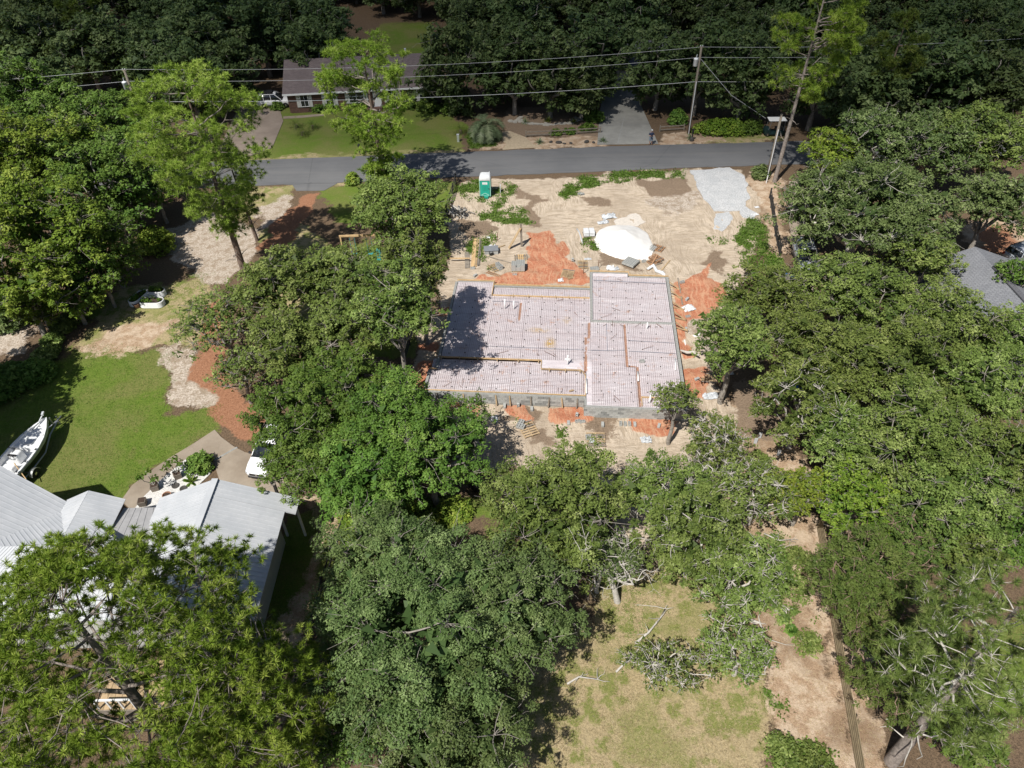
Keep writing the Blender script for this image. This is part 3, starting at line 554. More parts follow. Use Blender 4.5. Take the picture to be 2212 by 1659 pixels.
def oak(name, label, loc, rx, ry, rz, hc, ls, mat='leaf_oak', seed=1, cover=2.1, group='oaks', cat='tree', bark='oak_bark', lean=(0, 0), trunk=None, low=-0.35, bare=0.18, cmax=34000, inner=0.55, clump=0.95, twigs=1.0, aspect=0.62, core=1.0):
    """loc: ground point under the crown; hc: height of the crown centre; ls: leaf spray length"""
    rg = np.random.default_rng(seed); root = thing(name, label, cat, loc, 0.0, group)
    area = 2 * math.pi * (rx * ry * 0.5 + (rx + ry) * rz * 0.25) * 1.25
    nl = int(min(cmax, cover * area / (ls * ls * aspect * 0.63)))
    lr = max(0.75, min(1.7, 0.34 * rx)) * (clump / 0.95) ** 0.6; nlobe = int(max(6, min(34, area / (3.1 * lr * lr))))
    lobes = crown_points(max(rx - lr * .55, .3), max(ry - lr * .55, .3), max(rz - lr * .35, .25), nlobe, rg, low, inner, 0.55) + np.array([lean[0], lean[1], hc])
    csz = 0.31 * lr * (1.15 if ls > .3 else 1.0); m_ = int(max(8, min(23, 2.1 * (lr / csz) ** 2)))
    cp = []; own = []
    for li, lc in enumerate(lobes):
        k_ = max(4, int(m_ * rg.uniform(.6, 1.25))); d = unit(rg.normal(size=(k_, 3)) + np.array([0, 0, .45])); q = lc + d * (lr * rg.uniform(.55, 1.12, (k_, 1))) * rg.uniform(.75, 1.2) * np.array([1, 1, .72]); cp.append(q); own += [li] * k_
    cp = np.concatenate(cp); own = np.array(own); ok = cp[:, 2] > 0.3; cp = cp[ok]; own = own[ok]
    lt = rg.random(len(lobes)); per = max(6, nl // max(1, len(cp)))
    rad = rg.uniform(0.7, 1.35, len(cp)) * csz
    p, nr, tone = clump_leaves(cp, rad, per, rg, .62)
    tone = np.clip(tone * .75 + np.repeat(lt[own], per) * .25, 0, 1)
    keep = (p[:, 2] > 0.08) & (np.repeat(rg.random(len(cp)) > bare * 0.6, per))
    P1, N1, S1, V1 = p[keep], nr[keep], rg.uniform(0.55, 1.45, keep.sum()) * ls, tone[keep]
    if core > 0:   # broad dark sprays behind the shell close the crown; inner shade painted into their tone
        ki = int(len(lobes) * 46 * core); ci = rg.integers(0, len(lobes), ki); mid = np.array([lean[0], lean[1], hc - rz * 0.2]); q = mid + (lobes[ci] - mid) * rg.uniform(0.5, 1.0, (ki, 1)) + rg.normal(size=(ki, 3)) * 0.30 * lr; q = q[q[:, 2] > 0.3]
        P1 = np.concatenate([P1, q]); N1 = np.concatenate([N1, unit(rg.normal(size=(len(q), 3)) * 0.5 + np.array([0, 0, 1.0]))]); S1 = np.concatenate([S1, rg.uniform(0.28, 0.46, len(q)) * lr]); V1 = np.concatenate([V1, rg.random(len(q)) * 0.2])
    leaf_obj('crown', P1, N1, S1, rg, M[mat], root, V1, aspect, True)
    tr = trunk or max(0.12, rx * 0.055)
    fork = np.array([lean[0] * 0.35, lean[1] * 0.35, max(0.8, (hc - rz * 0.5) * 0.62)])
    mb = MB(); limb(mb, (0, 0, -0.3), fork, tr * 1.25, tr * 0.9, rg, 4, 0.05, 8); mb.build('trunk', M[bark], root, True)
    mb = MB(); nm = max(4, int(3 + rx)); ends = []
    for i in range(nm):
        a = 2 * math.pi * (i + rg.random() * 0.6) / nm; q = 0.55 + 0.15 * rg.random()
        e = np.array([lean[0] + math.cos(a) * rx * q, lean[1] + math.sin(a) * ry * q, hc + rz * rg.uniform(-0.25, 0.35)])
        pts = limb(mb, fork, e, tr * 0.62, tr * 0.24, rg, 6, 0.09, 6, 0.05); ends += [(pts[j], tr * (0.62 - 0.38 * j / 6)) for j in range(2, 7)]
    pts = limb(mb, fork, (lean[0], lean[1], hc + rz * 0.45), tr * 0.6, tr * 0.2, rg, 5, 0.08, 6); ends += [(pts[j], tr * 0.3) for j in range(2, 6)]
    E_ = np.array([e[0] for e in ends])
    for c in lobes:
        j = int(np.argmin(np.linalg.norm(E_ - c, axis=1))); limb(mb, E_[j], c, min(ends[j][1] * 0.6, 0.06 + 0.01 * rx), 0.03, rg, 4, 0.1, 5)
    for c, li in zip(cp, own):
        if rg.random() < .8 * twigs: lc = lobes[li]; o_ = c + (c - lc) * rg.uniform(-.1, .45) + rg.normal(size=3) * .12 * lr; limb(mb, lc, o_, 0.024, 0.008, rg, 3, 0.12, 3)
    mb.build('branches', M[bark], root, True)
    return root
def bare_tree(name, label, loc, h, spread, seed, mat='pale_bark', lean=(0, 0), leafy=0.0, ls=0.14, group='bare oaks', leafmat_='leaf_oak', tr=0.2, levels=4):
    rg = np.random.default_rng(seed); root = thing(name, label, 'tree', loc, 0, group); mb = MB(); tips = []
    def grow(a, d, L, r, lev):
        pts = [a]; dd = d.copy()
        for i in range(4):
            dd = unit(dd + rg.normal(size=3) * 0.34 + np.array([0, 0, 0.05])); pts.append(pts[-1] + dd * L / 4)
        mb.tube(pts, [r * (1 - 0.14 * i) for i in range(5)], 6 if r > 0.05 else 4, cap=False)
        if lev == 0: tips.append(pts[-1]); return
        for k in range(3 if lev > 1 else 2):
            q = pts[rg.integers(2, 5)] if k else pts[-1]
            nd = unit(dd * 0.55 + rg.normal(size=3) * 0.75 * np.array([spread, spread, 0.6])); grow(q, nd, L * rg.uniform(0.55, 0.8), r * 0.56, lev - 1)
    t0 = np.array([0, 0, -0.2]); tp = [t0, np.array([lean[0] * 0.2, lean[1] * 0.2, h * 0.2]), np.array([lean[0] * 0.5, lean[1] * 0.5, h * 0.4])]
    trm = MB(); trm.tube(tp, [tr * 1.3, tr, tr * 0.85], 8, cap=False); trm.build('trunk', M[mat], root, True)
    for k in range(4):
        a = 2 * math.pi * (k + rg.random() * 0.5) / 4; grow(tp[-1], unit(np.array([math.cos(a) * spread + lean[0] * 0.2, math.sin(a) * spread + lean[1] * 0.2, 0.8])), h * 0.36, tr * 0.62, levels)
    mb.build('branches', M[mat], root, True)
    if leafy > 0:
        T = np.array(tips); T = T[rg.random(len(T)) < leafy]; p, nr, tone = clump_leaves(T, rg.uniform(0.3, 0.6, len(T)), 60, rg)
        leaf_obj('crown', p, nr, rg.uniform(0.7, 1.3, len(p)) * ls, rg, M[leafmat_], root, tone, 0.6, True)
    return root
def needles(cent, axis_, n, L, w, rg):
    """brush-like tufts: thin triangles fanning from each centre round its axis"""
    k = len(cent); c = np.repeat(cent, n, 0); a = np.repeat(axis_, n, 0)
    d = unit(a * rg.uniform(0.15, 1.1, (k * n, 1)) + unit(rg.normal(size=(k * n, 3))) * 0.95)
    ln = L * rg.uniform(0.75, 1.15, (k * n, 1)); s_ = unit(np.cross(d, rg.normal(size=(k * n, 3)))) * w / 2
    tip = c + d * ln - np.array([0, 0, 1]) * ln * 0.10
    v = np.stack([c + d * 0.02 - s_, c + d * 0.02 + s_, tip], 1)
    return v.reshape(-1, 3), np.arange(k * n * 3).reshape(-1, 3)
def pine(name, label, loc, H, prof, npuff, ntuft, nn, L, w, mat='needle', bark='pine_bark', seed=1, tr=0.22, lean=(0, 0), puff=0.9, group='tall pines', bias=None, dead=4, limbmat=None, curve=0.0):
    """prof: [(height, crown radius)...] envelope"""
    rg = np.random.default_rng(seed); root = thing(name, label, 'tree', loc, 0, group)
    hs = np.array([p[0] for p in prof]); rs = np.array([p[1] for p in prof])
    ax = lambda z: np.array([lean[0] * z / H + curve * math.sin(z / H * 5), lean[1] * z / H, z])
    tp = [ax(z) for z in np.linspace(-0.3, H * 0.97, 14)]; mb = MB(); mb.tube(tp, [tr * (1.15 - 0.98 * (i / 13) ** 1.1) for i in range(14)], 9, cap=False); mb.build('trunk', M[bark], root, True)
    wts = rs[:-1] + rs[1:] + 0.4; wts = wts * np.diff(hs); wts /= wts.sum()
    br = MB(); TC = []; TA = []; TV = []; C = []
    for i in range(npuff):
        s_ = rg.choice(len(wts), p=wts); u = rg.random(); z = hs[s_] + (hs[s_ + 1] - hs[s_]) * u; rr = rs[s_] + (rs[s_ + 1] - rs[s_]) * u
        a = rg.random() * 2 * math.pi if bias is None or rg.random() > 0.6 else bias + rg.normal() * 0.8
        q = rr * (0.3 + 0.7 * rg.random() ** 0.5); C.append(ax(z) + np.array([math.cos(a) * q, math.sin(a) * q, 0]))
    C = np.array(C); nodes = []
    for i in range(max(7, min(24, npuff // 5))):      # main limbs leave the trunk below the clumps they carry
        c = C[i]; rad_ = np.hypot(*(c - ax(c[2]))[:2]); zb = max(hs[0] * 0.8, c[2] - rad_ * rg.uniform(0.3, 0.65)); b0 = ax(min(zb, H * 0.93))
        pts = limb(br, b0, c - np.array([0, 0, 0.25]), 0.03 + 0.014 * rad_, 0.02, rg, 6, 0.06, 5, -0.03); nodes += pts[1:]
    nodes += [ax(z) for z in np.linspace(hs[0], H * 0.95, 14)]; nodes = np.array(nodes)
    for c in C:
        dn = np.linalg.norm(nodes - c, axis=1) + np.clip(nodes[:, 2] - c[2], 0, 9) * 1.5; j = int(np.argmin(dn)); limb(br, nodes[j], c - np.array([0, 0, 0.15]), 0.026, 0.014, rg, 3, 0.09, 4)
        nt = int(ntuft * rg.uniform(0.7, 1.3)); d = unit(rg.normal(size=(nt, 3)) + np.array([0, 0, 0.5])); pr = puff * rg.uniform(0.75, 1.25)
        tc = c + d * (rg.random((nt, 1)) ** 0.5) * pr * np.array([1, 1, 0.55]); TC.append(tc); TA.append(unit(d * 0.5 + np.array([0, 0, 0.8]))); TV.append(np.clip(rg.random(nt) * 0.6 + rg.random() * 0.4, 0, 1))
        for t_ in tc[:: 2 if nn < 40 else 1]: limb(br, c - np.array([0, 0, 0.2]), t_, 0.014, 0.006, rg, 2, 0.1, 3)
    for i in range(dead):
        z = rg.uniform(hs[0] * 0.45, hs[0] * 1.25); a = rg.random() * 6.28; q = rg.uniform(0.8, 2.2); b0 = ax(z); limb(br, b0, b0 + np.array([math.cos(a) * q, math.sin(a) * q, rg.uniform(-0.2, 0.7)]), 0.05, 0.012, rg, 4, 0.12, 4)
    br.build('branches', M[limbmat or ('grey_pine_bark' if nn >= 24 else bark)], root, True)
    TC = np.concatenate(TC); TA = np.concatenate(TA); TV = np.concatenate(TV)
    v, f = needles(TC, TA, nn, L, w, rg)
    obj('crown', fastmesh('crown', v, f, {'v': np.repeat(np.clip(np.repeat(TV, nn) + rg.normal(size=len(TC) * nn) * 0.12, 0, 1), 3)}), M[mat], root)
    return root
def shrub(name, label, loc, rx, ry, h, ls, mat='leaf_dark', seed=1, group=None, cat='shrub', cover=2.2, clump=0.35, stems=5, cmax=9000):
    rg = np.random.default_rng(seed); root = thing(name, label, cat, loc, 0, group)
    area = math.pi * rx * ry + math.pi * (rx + ry) * h; nl = int(min(cmax, cover * area / (ls * ls * 0.3))); ncl = max(6, int(area / (clump * clump * 2))); per = max(6, nl // ncl)
    cp = crown_points(rx * 0.85, ry * 0.85, h * 0.8, ncl, rg, 0.0, 0.45) + np.array([0, 0, h * 0.12]); p, nr, tone = clump_leaves(cp, rg.uniform(0.7, 1.2, len(cp)) * clump, per, rg, 0.75)
    k = p[:, 2] > 0.02; leaf_obj('foliage', p[k], nr[k], rg.uniform(0.7, 1.3, k.sum()) * ls, rg, M[mat], root, tone[k], 0.6, True)
    mb = MB()
    for i in range(stems): e = cp[rg.integers(len(cp))]; limb(mb, (rg.normal() * 0.08, rg.normal() * 0.08, -0.1), e, 0.03, 0.012, rg, 3, 0.1, 4)
    mb.build('stem', M['oak_bark'], root); return root
def tuft_plant(name, label, loc, n, L, w, mat, seed, group=None, cat='plant', droop=0.5, up=0.6, trunk=0.0, segs=5, leaflets=0):
    """rosette of arching fronds; with leaflets each frond is a feather"""
    rg = np.random.default_rng(seed); root = thing(name, label, cat, loc, 0, group); V = []; F = []; A = []; o = 0
    for i in range(n):
        a = 2.4 * i + rg.normal() * 0.15; el = up + (i / n - 0.5) * 1.3 + rg.normal() * 0.1; d = np.array([math.cos(a) * math.cos(el), math.sin(a) * math.cos(el), math.sin(el)]); p = np.array([0, 0, trunk]); pts = [p]; ll = L * rg.uniform(0.8, 1.1)
        for s_ in range(segs): d = unit(d - np.array([0, 0, droop / segs * (1 + s_ * 0.4)])); p = p + d * ll / segs; pts.append(p)
        sd_ = np.array([-math.sin(a), math.cos(a), 0]); tone = rg.random()
        if leaflets:
            for q in range(leaflets):
                t = 0.2 + 0.8 * q / leaflets; s0 = min(int(t * segs), segs - 1); c = pts[s0] + (pts[s0 + 1] - pts[s0]) * (t * segs - s0); dd = unit(pts[s0 + 1] - pts[s0])
                for sg in (-1, 1):
                    e = c + unit(sd_ * sg + dd * 0.7 + np.array([0, 0, 0.25 - 0.5 * rg.random()])) * w * (1.15 - 0.75 * abs(t - 0.45)); wd = dd * w * 0.07
                    V += [c - wd, c + wd, e + wd * 0.2, e - wd * 0.2]; F.append((o, o + 1, o + 2, o + 3)); A += [min(1, max(0, tone * 0.6 + rg.random() * 0.4))] * 4; o += 4
        for s_ in range(segs):
            w0 = (w if not leaflets else w * 0.08) * math.sin(math.pi * min(0.95, (s_ + 0.6) / segs)) * 0.5; w1 = (w if not leaflets else w * 0.06) * math.sin(math.pi * min(0.99, (s_ + 1.6) / (segs + 0.6))) * 0.5
            V += [pts[s_] - sd_ * w0, pts[s_] + sd_ * w0, pts[s_ + 1] + sd_ * w1, pts[s_ + 1] - sd_ * w1]; F.append((o, o + 1, o + 2, o + 3)); A += [tone] * 4; o += 4
    obj('fronds', fastmesh('fronds', np.array(V), np.array(F), {'v': np.array(A)}), M[mat], root)
    if trunk: MB().lathe([(0.24, -0.2), (0.26, trunk * 0.5), (0.2, trunk)], 10).build('trunk', M['pine_bark'], root)
    return root
def scatter(name, label, zonekey, dens, leaf, L, mat, seed, per=6, spread=0.16, hgt=0.16, box=None, thresh=0.5, avoid=None, cat='weeds', blade=False):
    """ground cover too fine to count: one object of many small leaves"""
    rg = np.random.default_rng(seed); cx = []; 
    for p in ZP[zonekey][0]:
        px = [q[0] for q in p]; py = [q[1] for q in p]; A_ = (max(px) - min(px) + 2) * (max(py) - min(py) + 2)
        if box and (max(px) < box[0] or min(px) > box[1] or max(py) < box[2] or min(py) > box[3]): continue
        n = int(A_ * dens); cx.append(np.stack([rg.uniform(min(px) - 1, max(px) + 1, n), rg.uniform(min(py) - 1, max(py) + 1, n)], 1))
    q = np.concatenate(cx); m = zone(zonekey, q[:, 0], q[:, 1], 0.7)
    m = m * (1 if blade else 1) - (0 if blade else np.clip((0.46 - fbm(q[:, 0] * 0.8, q[:, 1] * 0.8, seed + 50, 4)) * 4.5, 0, 1)); keep = m + (rg.random(len(q)) - 0.5) * 0.5 > thresh
    keep &= sdist(q[:, 0], q[:, 1], FOUND) < -0.15
    road_y = np.interp(q[:, 0], [p[0] for p in far_e], [p[1] for p in far_e]); road_n = np.interp(q[:, 0], [p[0] for p in near_e], [p[1] for p in near_e])
    keep &= ~((q[:, 1] < road_y + 0.1) & (q[:, 1] > road_n - 0.15))
    for pl in (avoid or []): keep &= sdist(q[:, 0], q[:, 1], pl) < 0
    q = q[keep]; n = len(q) * per; c = np.repeat(q, per, 0) + rg.normal(size=(n, 2)) * spread; hh = hgt * np.repeat(rg.uniform(0.4, 1.2, len(q)), per)
    z = gz(c[:, 1]) + 0.02
    tone = np.clip(np.repeat(rg.random(len(q)), per) * 0.5 + rg.random(n) * 0.5, 0, 1)
    if blade:
        d = unit(rg.normal(size=(n, 3)) * 0.8 + np.array([0, 0, 0.5])); d[:, 2] = np.abs(d[:, 2]) * 0.8 + 0.05; s_ = unit(np.cross(d, rg.normal(size=(n, 3)))) * leaf / 2; b = np.stack([c[:, 0], c[:, 1], z - 0.02], 1)
        v = np.stack([b - s_, b + s_, b + d * (L * rg.uniform(0.5, 1.2, (n, 1)))], 1).reshape(-1, 3); me = fastmesh(name, v, np.arange(3 * n).reshape(n, 3), {'v': np.repeat(tone, 3)})
    else:
        p = np.stack([c[:, 0], c[:, 1], z + rg.random(n) * hh], 1); nr = unit(np.array([0, 0, 0.8]) + rg.normal(size=(n, 3)) * 0.55); v, f = leaves(p, nr, rg.uniform(0.7, 1.3, n) * L, rg, 0.6); me = fastmesh(name, v, f, {'v': np.repeat(tone, 4)})
    return tag(obj(name, me, M[mat]), label, cat, None, 'stuff')
# ================================================================ HOUSE FOUNDATION (local frame: x along the street, y away from the camera, top of wall z = 0.45)
ZT = 0.45
found = thing('house_foundation', 'unfinished house foundation of grey blocks under pink plastic sheeting and wire mesh', 'foundation', (FOUND_O[0], FOUND_O[1], 0), FOUND_A)
def sheet_mat():
    t = NT('vapour_barrier'); v = t.coord('Object')
    n1 = t.noise(v, 0.5, 4); n2 = t.noise(v, 4.0, 4, 0.65); n3 = t.noise(v, 22, 3); w = t.noise(t.coord('Object', (0.35, 2.2, 1), 0.2), 1.4, 4, 0.6, 1.5)
    c = t.mix(t.rng(n1, 0.3, 0.7), (0.555, 0.495, 0.51), (0.61, 0.565, 0.585)); c = t.mix(t.math('MULTIPLY', t.rng(n2, 0.45, 0.7), 0.35), c, (0.49, 0.425, 0.435))
    c = t.mix(t.math('MULTIPLY', t.rng(w, 0.58, 0.68), 0.55), c, (0.78, 0.75, 0.76))
    rs = t.math('MULTIPLY', t.rng(t.noise(v, 1.1, 5, 0.7), 0.56, 0.70), t.rng(n2, 0.40, 0.6)); c = t.mix(t.math('MULTIPLY', rs, 0.8), c, (0.47, 0.24, 0.13))
    c = t.mix(t.math('MULTIPLY', t.attr('stain'), t.rng(n2, 0.4, 0.52)), c, (0.52, 0.33, 0.06))
    cl = t.rng(t.math('ADD', t.attr('clay'), t.math('MULTIPLY_ADD', n2, 0.5, -0.25)), 0.42, 0.6); c = t.mix(cl, c, t.mix(t.rng(n3, 0.35, 0.65), (0.30, 0.14, 0.085), (0.47, 0.29, 0.20)))
    h = t.math('ADD', t.math('MULTIPLY', w, 1.2), t.math('MULTIPLY', n2, 0.6))
    p = t.principled(c, 0.42, t.bump(h, 0.55, 0.05), 0, 0.5); t.link(t.math('MULTIPLY_ADD', cl, 0.5, 0.33), p.inputs['Roughness']); return t.m
M['sheet'] = sheet_mat()
TRENCH = [(-8.62, -4.4, -8.38, -12.4, .5), (-5.98, -4.8, -5.80, -7.7, 1), (-0.32, -7.3, -0.08, -9.4, .8), (-0.62, -9.2, -0.32, -13.4, .8), (2.55, -7.4, 2.75, -12.6, 1), (2.6, -12.7, 3.4, -12.5, .8), (3.28, -12.6, 3.52, -17.0, 1), (-8.4, -4.25, -0.1, -4.0, .35), (-0.7, -13.4, -.5, -16.2, .6)]
def sheet(x0, y0, x1, y1, z, seed, extra=()):
    st = 0.11; xs = np.arange(x0, x1 + 1e-6, (x1 - x0) / max(2, round((x1 - x0) / st))); ys = np.arange(y0, y1 + 1e-6, (y1 - y0) / max(2, round((y1 - y0) / st)))
    X_, Y_ = np.meshgrid(xs, ys); z_ = z + (fbm(X_ * 1.6, Y_ * 1.6, seed, 3) - 0.5) * 0.05 + (fbm(X_ * 0.7 + Y_ * 0.5, Y_ * 4.0, seed + 4, 3) - 0.5) * 0.055; cl = np.zeros(X_.shape)
    for a, b, c, d, s_ in TRENCH:
        xa, xb, ya, yb = min(a, c), max(a, c), min(b, d), max(b, d); dd = np.minimum(np.minimum(X_ - xa, xb - X_), np.minimum(Y_ - ya, yb - Y_)); k = np.clip(0.5 + dd / 0.16, 0, 1); z_ -= 0.12 * k * s_; cl = np.maximum(cl, k * s_)
    stn = np.exp(-((X_ + 3.26) ** 2 / 0.12 + (Y_ + 10.2) ** 2 / 0.35)) + 0.6 * np.exp(-((X_ + 4.2) ** 2 / 0.5 + (Y_ + 8.6) ** 2 / 0.1)) + 0.5 * np.exp(-((X_ + 2) ** 2 / 0.1 + (Y_ + 7.2) ** 2 / 0.2))
    cl *= np.clip(0.35 + 1.3 * fbm(X_ * 1.7, Y_ * 1.7, seed + 20, 3), 0, 1); n_ = len(xs); i_ = (np.arange(len(ys) - 1)[:, None] * n_ + np.arange(n_ - 1)[None]).ravel()
    me = fastmesh('plastic_sheet', np.stack([X_.ravel(), Y_.ravel(), z_.ravel()], 1), np.stack([i_, i_ + 1, i_ + n_ + 1, i_ + n_], 1), {'clay': cl.ravel(), 'stain': stn.ravel()})
    return obj('plastic_sheet', me, M['sheet'], found, True)
SH = [(-11.55, -12.35, -0.05, -4.0, ZT - 0.05, 1), (-11.55, -4.0, -8.45, -2.1, ZT - 0.05, 2), (-8.35, -4.0, -0.05, -2.62, ZT - 0.16, 3), (0.1, -7.2, 6.45, -0.6, ZT - 0.08, 4), (0.1, -0.6, 3.2, -0.06, ZT - 0.08, 9), (-0.05, -17.1, 6.45, -7.3, ZT - 0.05, 5), (-0.42, -17.1, -0.05, -12.4, ZT - 0.05, 6), (-3.85, -13.36, -0.05, -12.35, ZT - 0.05, 8), (-12.1, -16.2, -0.45, -12.45, ZT - 0.17, 7)]
for s_ in SH: sheet(*s_)
# welded wire mesh, 15 cm squares: thin wires, too many to pick apart
V = []; F = []
def wire(x0, y0, x1, y1, z, w=0.004):
    o = len(V)
    for x_, y_ in ((x0, y0), (x1, y1)):
        if x0 == x1: V.extend([(x_ - w, y_, z), (x_ + w, y_, z), (x_, y_, z + 1.7 * w)])
        else: V.extend([(x_, y_ - w, z), (x_, y_ + w, z), (x_, y_, z + 1.7 * w)])
    F.extend([(o, o + 1, o + 4, o + 3), (o + 1, o + 2, o + 5, o + 4), (o + 2, o, o + 3, o + 5)])
for x0, y0, x1, y1, z, _ in [SH[0], SH[1], SH[2], SH[3], SH[5], SH[8]]:
    for i, x_ in enumerate(np.arange(x0 + 0.07, x1, 0.15)): wire(x_, y0 + 0.05, x_, y1 - 0.05, z + 0.045, 0.010 if i % 9 == 4 else 0.0058)
    for i, y_ in enumerate(np.arange(y0 + 0.07, y1, 0.15)): wire(x0 + 0.05, y_, x1 - 0.05, y_, z + 0.05, 0.009 if i % 15 == 7 else 0.0052)
o = obj('wire_mesh', fastmesh('wire_mesh', np.array(V), np.array(F)), M['mesh_wire'], found); o['kind'] = 'stuff'
mb = MB()
for x0, y0, x1, y1, z, _ in (SH[0], SH[3], SH[5], SH[8]):
    for x_ in np.arange(x0 + 0.6, x1 - 0.2, 1.15):
        for y_ in np.arange(y0 + 0.5, y1 - 0.2, 1.0): mb.box((x_ + random.uniform(-.12, .12), y_ + random.uniform(-.1, .1), z + 0.03), (0.07, 0.05, 0.07))
o = mb.build('mesh_chair', M['dark_stone'], found); o['kind'] = 'stuff'
# block walls: solid core with mortar, blocks proud of it
core = MB()
def corew(x0, y0, x1, y1, z0, z1): core.box(((x0 + x1) / 2, (y0 + y1) / 2, (z0 + z1) / 2), (abs(x1 - x0), abs(y1 - y0), z1 - z0))
WALLS = [(-0.47, -17.3, 6.6, -17.1), (-12.2, -16.4, -0.47, -16.2), (-12.3, -16.2, -12.1, -13.85), (-11.8, -13.75, -11.6, -2.1), (6.5, -17.1, 6.7, -0.5), (-11.6, -2.1, -8.45, -1.95), (-8.4, -2.65, -0.1, -2.5), (-0.1, -7.3, 0.09, 0.0), (0.09, -7.32, 6.5, -7.14), (3.3, -0.6, 6.5, -0.45), (0.09, -0.1, 3.3, 0.05), (-0.57, -17.1, -0.4, -16.4)]
for w_ in WALLS: corew(*w_, -1.2, ZT - 0.03)
core.build('mortar_core', M['mortar'], found)
blk = MB(); blk.box((0, 0, 0.0), (0.388, 0.02, 0.186)); blk_me = None
def hollow(L=0.395, W_=0.195, Hh=0.19):
    m = MB(); t = 0.034
    for yy in (-W_ / 2 + t / 2, W_ / 2 - t / 2): m.box((0, yy, 0), (L, t, Hh))
    for xx in (-L / 2 + t / 2, 0, L / 2 - t / 2): m.box((xx, 0, 0), (t, W_ - 2 * t, Hh))
    return m
face_me = MB().box((0, 0, 0), (0.392, 0.03, 0.19)).mesh('block'); face_me.materials.append(M['block'])
tones = []
for k, (a, b) in enumerate([((0.29, 0.295, 0.285), 1), ((0.40, 0.405, 0.39), 1), ((0.22, 0.225, 0.22), 1)]): tones.append(pm('block_tone', a, 0.92, 0.2, 3, 0.3))
face_mes = []
for tmat in [M['block']] + tones: m_ = MB().box((0, 0, 0), (0.392, 0.03, 0.19)).mesh('block'); m_.materials.append(tmat); face_mes.append(m_)
hol_me = hollow().mesh('block'); hol_me.materials.append(M['block'])
def put(me, name, loc, rz=0.0, parent=found, rx=0.0, ry=0.0):
    o = bpy.data.objects.new(name, me); COL.objects.link(o); o.parent = parent; o.location = tuple(map(float, loc)); o.rotation_euler = (rx, ry, rz); return o
def facing(x0, x1, y, courses, z_top):
    for c_ in range(courses):
        x_ = x0 - (0.2 if c_ % 2 else 0.0)
        while x_ < x1 - 0.05:
            a, b = max(x_, x0), min(x_ + 0.4, x1); k = random.choices(range(4), (5, 2.2, 2, 1.4))[0]
            o = put(face_mes[k], 'block', ((a + b) / 2, y, z_top - 0.1 - 0.2 * c_)); o.scale = ((b - a) / 0.4, 1, 1); x_ += 0.4
facing(-0.57, 6.7, -17.315, 5, ZT)
facing(-12.3, -0.58, -16.41, 4, ZT - 0.06)
for i in range(17): put(hol_me, 'block', (0.0, -0.35 - 0.4 * i, ZT - 0.045), R(90))
for i in range(16): put(hol_me, 'block', (0.3 + 0.4 * i, -7.23, ZT - 0.045))
for i in range(40): put(hol_me, 'block', (6.6, -0.75 - 0.4 * i, ZT - 0.045), R(90))
# timber forms, stakes and kickers
def board(a, b, z, h=0.14, w=0.045, mat='wood_new', name='form_board'): return MB().bar((*a, z), (*b, z), w, h).build(name, M[mat], found)
for a, b in [((-11.65, -1.88), (-8.35, -1.88)), ((-8.36, -2.42), (-0.12, -2.42)), ((-0.1, 0.1), (3.3, 0.1)), ((3.3, 0.1), (3.3, -0.38)), ((3.3, -0.38), (6.72, -0.38)), ((-8.42, -1.9), (-8.42, -4.1))]: board(a, b, ZT + 0.0)
for a, b in [((-11.7, -12.4), (-3.85, -12.4)), ((-3.82, -12.4), (-3.82, -13.36)), ((-3.8, -13.38), (-0.8, -13.38)), ((-0.76, -13.4), (-0.5, -13.95)), ((-0.49, -13.95), (-0.49, -16.2)), ((-12.28, -13.8), (-11.7, -13.8)), ((-8.35, -4.02), (-0.14, -4.02)), ((-12.25, -16.18), (-0.5, -16.14))]: board(a, b, ZT - 0.0, 0.10 if b[1] == -16.14 else 0.13, 0.04, 'wood_new' if random.random() < 0.7 else 'wood_tan')
for x_ in (-11.5, -10.1, -8.7, -7.2, -5.6, -4.05, -3.2, -2.0, -0.9): board((x_, -12.35 if x_ < -3.9 else -13.33), (x_ + 0.02, -12.75 if x_ < -3.9 else -13.7), ZT + 0.06, 0.06, 0.07, 'wood_tan', 'stake')
for x_ in (-6.6, -5.3, -4.2, -3.0, -1.9, -0.6): board((x_, -3.85), (x_ + 0.02, -4.25), ZT + 0.05, 0.05, 0.06, 'wood_tan', 'stake')
for x_ in (-11.75, -11.2, -9.25, -8.1, -6.9, -5.9, -4.4, -3.15, -2.1, -1.1): MB().bar((x_, -16.62, -0.42), (x_ + random.uniform(-.1, .1), -16.46, ZT - 0.02), 0.09, 0.04).build('stake', M['wood_tan'] if random.random() < 0.6 else M['wood_grey'], found)
for y_ in (-1.3, -2.6, -4.2, -5.6, -7.0):
    m = MB(); m.bar((6.75, y_, ZT), (7.75, y_ - 0.5, -0.02), 0.05, 0.09); m.bar((7.72, y_ - 0.5, 0.0), (6.8, y_ - 0.15, 0.02), 0.05, 0.09); m.bar((7.7, y_ - 0.52, -0.25), (7.7, y_ - 0.5, 0.28), 0.05, 0.05); m.build('brace', M['wood_tan'], found)
for x_ in (-7.6, -6.4, -5.2, -4, -2.8, -1.6): MB().bar((x_, -2.36, -0.1), (x_, -2.37, ZT + 0.18), 0.04, 0.04).build('stake', M['wood_new'], found)
for x_, y_ in ((0.9, .16), (2.2, .16), (3.45, -.3), (4.6, -.3), (5.6, -.3), (6.5, -.3)): MB().bar((x_, y_, -0.1), (x_, y_ + 0.01, ZT + 0.16), 0.04, 0.04).build('stake', M['wood_new'], found)
